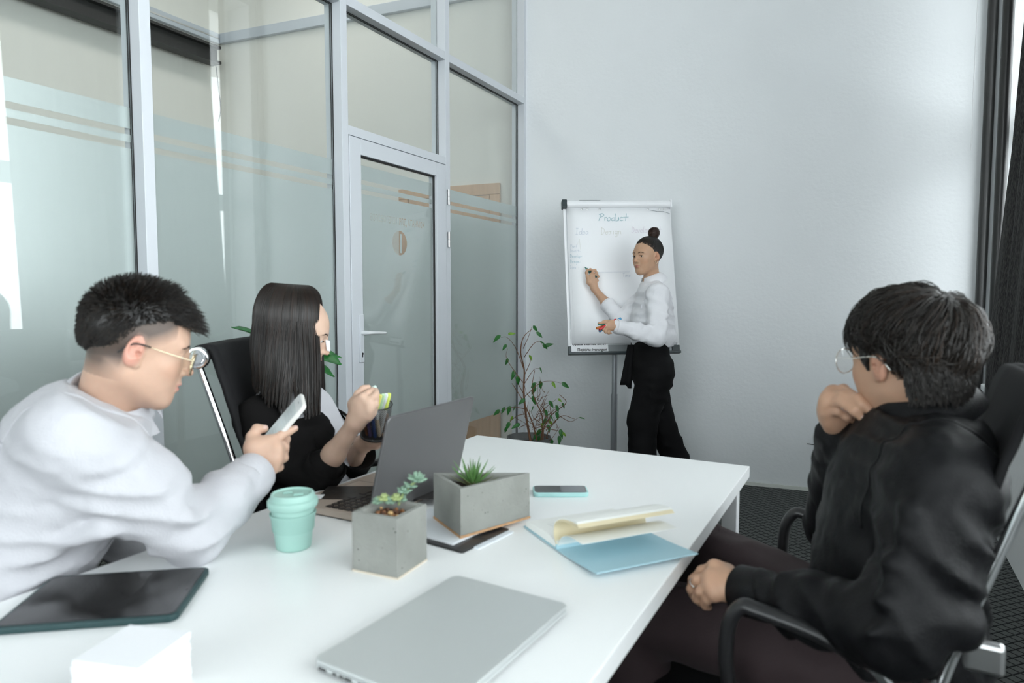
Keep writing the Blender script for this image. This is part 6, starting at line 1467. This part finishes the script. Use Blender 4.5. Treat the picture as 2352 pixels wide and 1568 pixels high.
    for i, (cn, cc2, a_, b_) in enumerate((('red', srgb(200, 50, 55), (1376, 757), (1413, 735)), ('orange', srgb(200, 120, 60), (1370, 754), (1394, 747)), ('teal', srgb(60, 160, 140), (1374, 743), (1402, 745)), ('blue', srgb(80, 150, 190), (1376, 761), (1426, 731)))):
        pa_, pb_ = D(*a_, 3.72 + .006*i), D(*b_, 3.765 + .006*i); d = unit(pb_-pa_); L = max(.12, np.linalg.norm(pb_-pa_)); mr = empty('marker', tuple(pa_), label='%s marker of the bundle in the standing person\'s lowered hand' % cn, cat='marker', group='markers in the lowered hand'); Rm = basis(np.cross([0, 1, 0], d), d)
        local(MB().lathe([(.006, 0), (.0078, .003), (.0078, .045)], n=14).build('marker_cap', mat('cap_' + cn, cc2, .4), smooth='auto'), Rm, mr)
        local(MB().lathe([(.0072, .045), (.0072, L*.85)], n=14).build('marker_barrel', M_clamp, smooth='auto'), Rm, mr); local(MB().lathe([(.0075, L*.85), (.0075, L)], n=14).build('marker_end', mat('cap_' + cn, cc2, .4), smooth='auto'), Rm, mr)
    return root
ST = standing_woman()

# ------------------------------------------------------------------ 4. man in the black shirt (right)
def right_man():
    skin = (.50, .30, .20); lipc = (.45, .2, .17); sc = .985
    R = frame_fu((-.38, .925, 0), 4, -3); o = D(2078, 822, 1.245)
    Nk = D(2115, 975, 1.24); ls = D(2160, 1105, 1.05); rs = D(2008, 1062, 1.42)
    pel = np.array([.70, 1.20, .57]); ft = unit((-.93, .37, 0)); chest = Nk*.62 + pel*.38 + ft*.02; belly = Nk*.28 + pel*.72 + ft*.02
    up_ = unit(Nk-pel); side = unit(rs-ls); fw = unit(np.cross(up_, side)); fw = fw if fw @ ft > 0 else -fw; B = np.column_stack([side, fw, np.cross(side, fw)])
    E = D(2055, 1445, .985); W_ = D(1712, 1356, 1.20); E2 = D(1915, 1215, 1.50); W2 = D(1925, 1000, 1.38)
    hd = head_sd(False, jaw=1.0, nose=1.0).xf(R, o, sc); hd.cap(R @ np.array([0, -.03, -.055])*sc + o, Nk, .052, .058, k=.03)
    F = lambda *a: [D(*q) for q in a]
    # left hand resting on the thigh
    f1 = [F((1640, 1300, 1.245), (1612, 1310, 1.265), (1592, 1330, 1.275), (1586, 1347, 1.28)), F((1630, 1322, 1.225), (1602, 1332, 1.240), (1588, 1352, 1.25), (1592, 1368, 1.255)),
          F((1632, 1345, 1.21), (1608, 1358, 1.22), (1600, 1374, 1.232), (1608, 1384, 1.24)), F((1642, 1365, 1.20), (1624, 1378, 1.21), (1620, 1390, 1.222), (1628, 1394, 1.23))]
    t1 = F((1668, 1318, 1.25), (1640, 1304, 1.285), (1618, 1310, 1.31), (1602, 1322, 1.32))
    h1 = hand_sd(W_ + unit(D(1640, 1330, 1.23)-W_)*.02, (0, 0, 1), f1, t1, r0=.0090, palm_th=.0155); h1.chain([W_*.6+E*.4, W_, W_ + unit(D(1640, 1330, 1.23)-W_)*.025], [.033, .026, .025], k=.02)
    # right hand at the chin, fingers folded
    f2 = [F((1912, 898, 1.345), (1938, 893, 1.325), (1970, 914, 1.275), (1992, 930, 1.265)), F((1902, 910, 1.335), (1936, 908, 1.305), (1978, 928, 1.265), (2006, 950, 1.255)),
          F((1896, 926, 1.33), (1930, 922, 1.30), (1962, 944, 1.27), (1982, 962, 1.265)), F((1896, 944, 1.335), (1924, 944, 1.31), (1946, 958, 1.305), (1962, 966, 1.315))]
    t2 = F((1945, 968, 1.375), (1962, 945, 1.37), (1968, 926, 1.355), (1985, 918, 1.345))
    h2 = hand_sd(W2, (0, 1, 0), f2, t2, r0=.0092, palm_th=.0155); h2.ell(D(1922, 950, 1.345), (.030, .018, .034), k=.02).chain([E2*.3+W2*.7, W2], [.030, .026], k=.02)
    lk, rk = D(1470, 1440, 1.42), D(1590, 1330, 1.72); lk[2] = .575; rk[2] = .60
    hl_, hr_ = pel - side*.09*[1, 1, 0], pel + side*.09*[1, 1, 0]
    bd = SD().cap(pel, chest, .12, .11).cap(Nk, chest, .06, .1).cap(rs, E2, .045, .036).cap(E2, W2, .036, .026).cap(ls, E, .045, .036).cap(E, W_, .036, .026).cap(ls, Nk, .045, .05).cap(rs, Nk, .045, .05)
    for h_, k_ in ((hl_, lk), (hr_, rk)): bd.cap(h_, k_, .075, .055).cap(k_, [k_[0]-.02, k_[1], .1], .05, .04)
    P, Q = merge(hd.mesh(.0026), h1.mesh(.0024), h2.mesh(.0024), bd.mesh(.016))
    C = blend_colors(P, skin, head_spots(skin, lipc, ear=(.52, .24, .17)), R, o, sc)
    root = sdobj('person', (P, Q), M_skinB, colors=C); props(root, 'person in a black shirt and round glasses with a hand at the chin', 'person')
    eyes(root, R, o, sc); brow(root, R, o, sc, BLK, 9)
    glasses(root, R, o, sc, M_silverw, M_lens, 'round', r=.0265, dz=-.004, yl=.108)
    nails(root, [f2[1], f2[2]], unit([.3, -1, .1]), M_nail, .0064)
    rg = D(1598, 1350, 1.245)
    dd = unit(np.array(f1[1][2])-np.array(f1[1][1])); Rr = basis(np.cross(dd, Z3), dd); cR_ = np.array(f1[1][1])*.6 + np.array(f1[1][2])*.4
    MB().tube([cR_ + Rr @ np.array([.0104*math.cos(a), .0104*math.sin(a), 0]) for a in np.linspace(0, 2*math.pi, 28)], .0013, 6).build('ring', M_silverw, root, smooth=True)
    # hair
    hc = SD().ell((0, -.020, .045), (.0830, .103, .086), k=.02).ell((0, -.060, .028), (.076, .062, .066), k=.03).ell((0, -.062, -.033), (.052, .034, .040), k=.03)
    hc.ell((0, .140, -.015), (.095, .066, .085), k=.012, op='s')
    for x in (-1, 1): hc.ell((x*.092, .010, -.045), (.034, .050, .052), k=.012, op='s')
    for x in (-1, 1): hc.cap((x*.0705, .026, .014), (x*.0700, .022, -.014), .0110, .006, k=.014)
    PQ = hc.xf(R, o, sc).mesh(.0045, disp=Wr(61, .03, .0018)); sdobj('hair', PQ, M_hair, root, colors=np.tile(BLK*.9, (len(PQ[0]), 1)))
    zf = lambda az: np.interp(az, [0, 35, 55, 75, 95, 110, 180], [.078, .070, .040, .012, .012, -.030, -.070]); r = np.random.RandomState(77); paths = []; cols = []
    e0 = np.array([0, -.020, .040]); rad = np.array([.083, .103, .086]); crown = unit(np.array([.12, -.62, .85]))
    for p, v, az in scalp_pts(5600, 21, zf):
        u = unit((p-e0)/rad); tdir = u - crown*(u@crown); 
        if np.linalg.norm(tdir) < .05: tdir = np.array([1, 0, 0.])
        tdir = unit(tdir); tdir = unit(tdir + np.array([.25*np.sign(p[0]) if p[1] > 0 else 0, 0, -.25]) + r.normal(size=3)*.10 + .35*np.cross(u, crown)*(1 if u@crown > .7 else 0))
        low = np.clip((.0 - p[2])/.05, 0, 1); Ln = (.075 - .045*low)*r.uniform(.7, 1.1); lay = r.uniform(.0, .022)*(1-.5*low); pts = []; q = u.copy()
        cl = .004*math.sin(p[0]*130 + 40*p[1]); n = 7
        for t in np.linspace(0, 1, n):
            pts.append(e0 + q*rad*(1 + (lay*(math.sin(t*2.6)) + cl*t)/.09)); q = unit(q + tdir*Ln/(n-1)/.088); tdir = unit(tdir - q*(tdir@q))
        pts = np.array(pts); pts[:, 2] -= np.linspace(0, 1, n)**2*.006
        if abs(pts[-1][0]) < .07 and pts[-1][1] > .085 and pts[-1][2] < .03: continue
        if pts[:, 2].min() < -.088: continue
        if abs(p[0]) > .055 and -.045 < pts[-1][1] < .04 and pts[-1][2] < .012: pts = pts[:1] + (pts-pts[:1])*.4
        paths.append(pts); g_ = 1 + 1.6*np.clip((-p[1]+.0)/.08, 0, 1)*r.uniform(0, 1); cols.append(BLK*r.uniform(.7, 1.6)*g_*([1.5, 1.1, .85] if r.uniform() < .2 else [1, 1, 1]))
    for i in range(2200):      # short hair of the nape
        a = r.uniform(-1.45, 1.45); z0 = r.uniform(.01, -.060); rr_ = .064 + .018*(z0+.062)/.062; p = np.array([rr_*math.sin(a)*.98, -.048 - (rr_-.008)*math.cos(a)*.92, z0]); nn = np.array([math.sin(a), -math.cos(a), 0])
        L_ = r.uniform(.014, .026); paths.append([p - nn*.002 + nn*.006*math.sin(t*1.5) + np.array([0, 0, -L_*t]) + r.normal(size=3)*.0003 for t in np.linspace(0, 1, 7)]); cols.append(BLK*r.uniform(.8, 3.2))
    strands('hair_strands', np.array(paths) @ R.T*sc + o, .0013, .0005, M_hair, root, colors=np.array(cols), kind='stuff')
    # shirt
    sh = SD().ell(chest, (.175, .125, .19), B, k=.06).ell(belly, (.165, .135, .18), B, k=.06).ell(pel + up_*.03, (.165, .135, .12), B, k=.06).ell(chest - fw*.03 + up_*.09, (.185, .10, .11), B, k=.07)
    sh.cap(Nk - up_*.035, ls - Z3*.012, .070, .066, k=.06).cap(Nk - up_*.035, rs - Z3*.012, .070, .066, k=.06)
    m1 = ls*.5+E*.5 + [.02, 0, 0]; sh.cap(ls, m1, .066, .066, k=.06).cap(m1, E, .070, .060, k=.035); m2 = E*.5+W_*.5; sh.cap(E, m2, .060, .052, k=.03).cap(m2, W_, .052, .040, k=.02)
    sh.cap(rs, E2, .066, .058, k=.04).cap(E2, E2*.4+W2*.6, .056, .048, k=.03).cap(E2*.4+W2*.6, W2, .048, .041, k=.02)
    ax1 = unit(E-ls); pv = unit(np.cross(ax1, [0, 1, 0]))
    for t, am, sk in ((.42, .016, .06), (.55, .017, .05), (.68, .017, .03), (.80, .016, -.02), (.92, .014, -.05)):
        c = ls + (E-ls)*t + [.0, -.045, 0]; sh.cap(c + pv*.065 + ax1*sk, c - pv*.065 - ax1*sk*.6, am, am*.5, k=.028)
    for t, am in ((.10, .014), (.22, .013), (.38, .011), (.60, .009), (.78, .007)):
        c = E + (W_-E)*t + [0, -.036, 0]; sh.cap(c + Z3*.045, c - Z3*.035 + unit(W_-E)*.03, am, am*.5, k=.022)
    for a_, b_, r_ in (((2235, 1110, 1.08), (2150, 1290, 1.02), .014), ((2200, 1060, 1.12), (2060, 1230, 1.05), .013), ((2120, 1030, 1.12), (1990, 1180, 1.14), .012), ((2240, 1220, 1.04), (2070, 1330, .97), .014)):
        sh.cap(D(*a_), D(*b_), r_, r_*.5, k=.035)
    nup = unit(Nk - (R @ np.array([0, -.03, -.07])*sc + o))*-1
    sh.cap(Nk + nup*.14, Nk - up_*.01, .054, .057, k=.01, op='s'); sh.half(Nk + up_*.025, up_, k=.02)
    w1 = Wr(71, .12, .0085, dirs=(.5, .1, .6)); w2 = Wr(73, .05, .0017)
    so_ = sdobj('shirt', sh.mesh(.0065, disp=lambda X, Y, Z: w1(X, Y, Z)+w2(X, Y, Z)), M_bshirt, root); seam(root, so_, ls + side*.05, unit(side - .2*(E-ls)/np.linalg.norm(E-ls)), M_bshirt, out=.17, r=.002); None
    for a, b, r_ in ((E, W_, .040), (E2, W2, .041)):
        d = unit(b-a); Rc = basis(np.cross(d, Z3), d)
        MB().lathe([(r_-.008, -.055), (r_+.001, -.058), (r_+.004, -.05), (r_+.0035, .010), (r_+.001, .013), (r_-.003, .011), (r_-.008, -.01)], n=40, R=Rc).build('cuff', M_bshirt, root, smooth='auto', loc=tuple(b))
    xx = unit(np.cross(R[:, 1], nup)); cR = np.column_stack([xx, np.cross(nup, xx), nup]) @ euler('X', -24); collar(root, Nk + up_*.022, cR, M_bshirt, ri=.0630, h=.048, ro=.100, tip=.03, gap=18, ry=1.05)
    # trousers
    tr_ = SD().ell(pel, (.17, .14, .11), B, k=.05)
    for h_, k_ in ((hl_, lk), (hr_, rk)): tr_.cap(h_, k_, .088, .074, k=.04).cap(k_, [k_[0]-.02, k_[1], .09], .070, .062, k=.03)
    for t in (.25, .4, .55, .7, .85): c = hl_ + (lk-hl_)*t; tr_.cap(c + [.03, -.06, .04], c + [-.05, .0, .085], .012, .007, k=.03)
    w1 = Wr(81, .14, .005); sdobj('trousers', tr_.mesh(.010, disp=w1), M_brown, root)
    for k_ in (lk, rk): shoe(root, [k_[0]-.02, k_[1], 0], (-1, .4, 0))
    return root
RM = right_man()
ch2 = office_chair('office_chair', (.548, 1.335), (-.86, .51), 'black office chair with chrome rail under the person in the black shirt', seat=.46, arm=.715, back=1.09, af=.35)
ch3 = office_chair('office_chair', (-.80, 1.26), (1, -.15), 'black office chair at the left edge, behind the person in the white shirt', seat=.46, arm=.62, back=.86)

# ================================================================== plants
M_leafg = mat('ficus_leaf', srgb(46, 112, 48), .4, var=.3, vscale=30, spec=.5); M_leafy = mat('ficus_leaf_young', srgb(120, 165, 50), .45, var=.2, vscale=30)
M_twig = mat('ficus_bark', srgb(120, 84, 62), .8, var=.2, vscale=60); M_drac = mat('dracaena_leaf', srgb(34, 104, 44), .35, var=.35, vscale=25, stretch=(1, 1, 6)); M_cane = mat('dracaena_cane', srgb(120, 105, 80), .8)
M_pot = mat('grey_plastic_pot', srgb(110, 112, 112), .5)
def leaf_mesh(L, W, fold=.25, droop=.3, n=7, m_=5):
    g = []
    for i in range(n):
        t = i/(n-1); w_ = W*(math.sin(math.pi*min(1, (t**.75)*.96+.02))**.9)*(1-.35*t)*1.15
        g.append([(w_*(j/(m_-1)*2-1)*.5, L*t, fold*abs(j/(m_-1)*2-1)*w_*.5 - droop*L*t*t) for j in range(m_)])
    return MB().sheet(g, .0006)
def place_leaf(me_obj, root, p, d, up=(0, 0, 1), sc=1.):
    y = unit(d); x = np.cross(y, up); x = unit(x) if np.linalg.norm(x) > .05 else np.array([1., 0, 0]); z = np.cross(x, y)
    M = np.eye(4); M[:3, :3] = np.column_stack([x, y, z])*sc; M[:3, 3] = np.array(p) - np.array(root.location); me_obj.parent = root; me_obj.matrix_local = Matrix(M.tolist()); return me_obj
dep = 4.55
fb = D(1208, 1010, dep); fi = empty('ficus_plant', (fb[0]+.02, fb[1], 0), label='tall sparse weeping fig with thin stems beside the glass wall', cat='plant')
def fpart(mb, name, m, **k): o = mb.build(name, m, **k); o.parent = fi; o.matrix_parent_inverse = Matrix.Translation(-Vector(fi.location)); return o
bx_, by_ = fb[0]+.02, fb[1]
MB().lathe([(0, 0), (.11, 0), (.115, .01), (.145, .27), (.15, .30), (.142, .30), (.135, .26), (0, .255)], n=36).build('plant_pot', M_pot, fi, smooth='auto')
MB().lathe([(0, .255), (.134, .256), (0, .262)], n=30).build('soil', M_soil, fi)
r = np.random.RandomState(31)
def fx(px, py, dd=0.): return D(px, py, dep+dd)
stems = [([(1218, 1012), (1209, 960), (1203, 900), (1204, 850), (1196, 810), (1202, 775), (1222, 755)], .010),
         ([(1232, 1015), (1224, 975), (1206, 930), (1192, 905), (1176, 880)], .006), ([(1240, 1015), (1246, 960), (1230, 920), (1222, 890), (1228, 850)], .006),
         ([(1244, 1015), (1250, 980), (1270, 950), (1300, 925), (1285, 905)], .006), ([(1250, 1015), (1262, 985), (1290, 955), (1320, 962)], .004)]
for P_, rr_ in stems:
    pts = [np.array([bx_ + (P_[0][0]-1230)*.0006, by_, .26])] + [fx(x, y, r.uniform(-.06, .06)) for x, y in P_]
    pts = smooth_path(pts, 6); fpart(MB().tube(pts, np.linspace(rr_, .0018, len(pts)), 7), 'stem', M_twig, smooth=True)
twigs = [[(1204, 850), (1185, 800), (1165, 775), (1150, 775)], [(1202, 800), (1215, 770), (1222, 748)], [(1204, 820), (1225, 790), (1240, 785), (1250, 800)], [(1203, 880), (1180, 850), (1163, 820), (1166, 800)],
         [(1203, 905), (1185, 870), (1182, 850)], [(1205, 880), (1225, 850), (1240, 845)], [(1206, 910), (1240, 880), (1265, 875), (1290, 880)], [(1224, 900), (1232, 880), (1240, 875)], [(1210, 940), (1180, 935), (1160, 940), (1146, 945)],
         [(1208, 950), (1188, 955), (1170, 970), (1163, 985)], [(1240, 950), (1260, 930), (1280, 915)], [(1250, 960), (1275, 940), (1290, 930)], [(1262, 985), (1285, 990), (1300, 1000)], [(1230, 960), (1250, 930), (1262, 925)],
         [(1246, 985), (1235, 990), (1228, 975)], [(1225, 960), (1240, 970), (1247, 990)], [(1208, 975), (1196, 980), (1192, 985)], [(1285, 955), (1310, 968), (1330, 958)], [(1250, 1000), (1262, 1008), (1262, 1000)], [(1205, 860), (1218, 830), (1215, 815)]]
for P_ in twigs:
    pts = smooth_path([fx(x, y, r.uniform(-.08, .08)) for x, y in P_], 5); fpart(MB().tube(pts, np.linspace(.0028, .0008, len(pts)), 5), 'twig', M_twig, smooth=True)
for k in range(46):
    c = r.choice(4); s_ = [(1225, 985), (1240, 945), (1258, 975), (1232, 920)][c]; a = r.uniform(-2.6, -.5); L = r.uniform(18, 48)
    p0 = fx(s_[0]+r.normal()*9, s_[1]+r.normal()*14, r.uniform(-.09, .09)); p2 = p0 + np.array([math.cos(a)*L/345, r.uniform(-.06, .06), -math.sin(a)*L/345]); pm = (p0+p2)/2 + r.normal(size=3)*.012
    fpart(MB().tube(smooth_path([p0, pm, p2], 3), [.0022]*3 + [.0014]*3 + [.0007], 4), 'twig', M_twig)
leaves = [(1225, 747, -60), (1232, 762, -40), (1150, 770, 215), (1167, 767, 10), (1163, 790, 240), (1240, 783, -30), (1247, 790, -50), (1250, 795, 20), (1166, 822, 260), (1215, 815, -55), (1181, 850, 260), (1188, 862, -80), (1240, 843, -70), (1241, 874, -85), (1229, 886, 250), (1268, 876, -60),
          (1290, 878, -35), (1224, 908, -80), (1206, 915, 220), (1225, 932, 250), (1260, 920, -50), (1281, 915, -35), (1276, 930, -60), (1277, 945, -70), (1290, 925, -55), (1172, 932, 250), (1184, 930, 245), (1178, 955, 245), (1170, 968, 250), (1160, 935, 235), (1148, 940, 225), (1163, 980, 260),
          (1195, 973, 200), (1247, 970, 250), (1255, 960, 240), (1258, 975, -70), (1250, 940, -60), (1287, 985, -80), (1284, 1000, -85), (1291, 992, -45), (1330, 958, -10), (1235, 995, 230), (1262, 1005, -80), (1256, 1012, -70), (1242, 985, 240), (1262, 965, -60), (1240, 1000, 250), (1262, 952, -50), (1268, 1008, 260), (1230, 878, 230)]
lm = [leaf_mesh(.062, .028).build('leaf', M_leafg, smooth=True), leaf_mesh(.05, .022).build('leaf', M_leafy, smooth=True), leaf_mesh(.055, .012, .1).build('leaf', M_leafg, smooth=True)]
used_ = set()
for i, (x, y, a) in enumerate(leaves):
    k_ = 1 if i % 6 == 3 else (2 if i % 7 == 5 else 0); o = lm[k_]
    if k_ in used_: o = o.copy(); COL.objects.link(o)
    used_.add(k_); a = math.radians(a); place_leaf(o, fi, fx(x, y, r.uniform(-.05, .05)), (math.cos(a), r.uniform(-.4, .1), math.sin(a)), (r.uniform(-.6, .6), -1, .5), r.uniform(.75, 1.1))
# dracaena behind the seated woman's chair
dc = D(655, 900, 2.62); dr_ = empty('dracaena_plant', (dc[0], dc[1], 0), label='potted dracaena with wide strap leaves behind the seated person', cat='plant')
MB().lathe([(0, 0), (.10, 0), (.13, .25), (.136, .27), (.126, .27), (.12, .23), (0, .225)], n=36).build('plant_pot', M_pot, dr_, smooth='auto')
o = MB().tube([(0, 0, .22), (.01, 0, .6), (0, 0, .92)], [.018, .015, .013], 10).build('cane', M_cane, dr_, smooth='auto')
def strap(p0, p1, p2, wd):
    P_ = smooth_path([p0, p1, p2], 8); g = []; n = len(P_)
    for i, q in enumerate(P_):
        t = unit(P_[min(i+1, n-1)] - P_[max(i-1, 0)]); s_ = unit(np.cross(t, [0, -.35, 1])); nn = np.cross(s_, t); w_ = wd*(.35 + .9*math.sin(math.pi*min(1, .08+.86*i/(n-1)))**.7)*(1 if i < n-3 else (n-i)/4)
        g.append([q + s_*w_*e*.5 + nn*abs(e)*w_*.16 for e in (-1, -.5, 0, .5, 1)])
    o = MB().sheet(g, .001).build('leaf', M_drac, smooth=True); o.parent = dr_; o.matrix_parent_inverse = Matrix.Translation(-Vector(dr_.location)); return o
cc0 = D(655, 845, 2.62)
for a, b, wd in (((590, 775, 2.55), (531, 752, 2.48), .055), ((600, 790, 2.6), (538, 790, 2.62), .045), ((700, 800, 2.6), (785, 822, 2.55), .035), ((720, 815, 2.58), (783, 838, 2.5), .06), ((715, 835, 2.62), (768, 866, 2.6), .035), ((640, 800, 2.7), (610, 760, 2.8), .05), ((690, 790, 2.75), (720, 770, 2.82), .05), ((620, 860, 2.7), (575, 880, 2.8), .045), ((660, 790, 2.55), (668, 770, 2.5), .05)):
    strap(cc0, D(*a), D(*b), wd)
# socket with a cable on the back wall, pencil scuffs
def wallp(px, py, off=.0):
    r_ = ray(px, py); q = C0 + BN*off; k = ((q - CO) @ BN)/(r_ @ BN); return CO + r_*k
wp = wallp(1975, 1008); so = empty('wall_socket', tuple(wp), label='white wall socket with a thin black cable low on the back wall', cat='socket')
def wk(o, root): o.parent = root; o.matrix_parent_inverse = Matrix.Translation(-Vector(root.location)); return o
wk(MB().frame(wp - BW*.06 - Z3*.045, BW*.13, BN*.012, Z3*.09).build('socket_plate', M_wframe, bevel=.004), so)
for dx in (-.03, .035): wk(MB().lathe([(.02, .012), (.021, .014), (.018, .0145), (.017, .010), (0, .010)], n=20, R=basis(BW, BN), c=tuple(wp + BW*dx)).build('socket_ring', M_wframe, smooth='auto'), so)
wk(MB().tube(smooth_path([wp - BW*.03 + BN*.02, wp - BW*.05 + BN*.05 - Z3*.04, wp - BW*.12 + BN*.03 - Z3*.06, wp - BW*.3 + BN*.02 - Z3*.05], 6), .003, 6).build('plug_cable', M_gasket, smooth=True), so)
# crack in the plaster close to the right corner
cr = MB(); pts = [wallp(x, y, .001) for x, y in ((2246, 0), (2243, 60), (2240, 115), (2239, 150), (2236, 200), (2234, 245), (2233, 290), (2231, 335), (2230, 345))]
props(cr.tube(pts, [.001, .0022, .0012, .003, .002, .001, .0022, .003, .001], 5).build('trim_1', M_plaster), kind='structure')
for a, b in (((2103, 421), (2131, 421)), ((1965, 886), (1990, 880)), ((1682, 884), (1696, 886))):
    pass
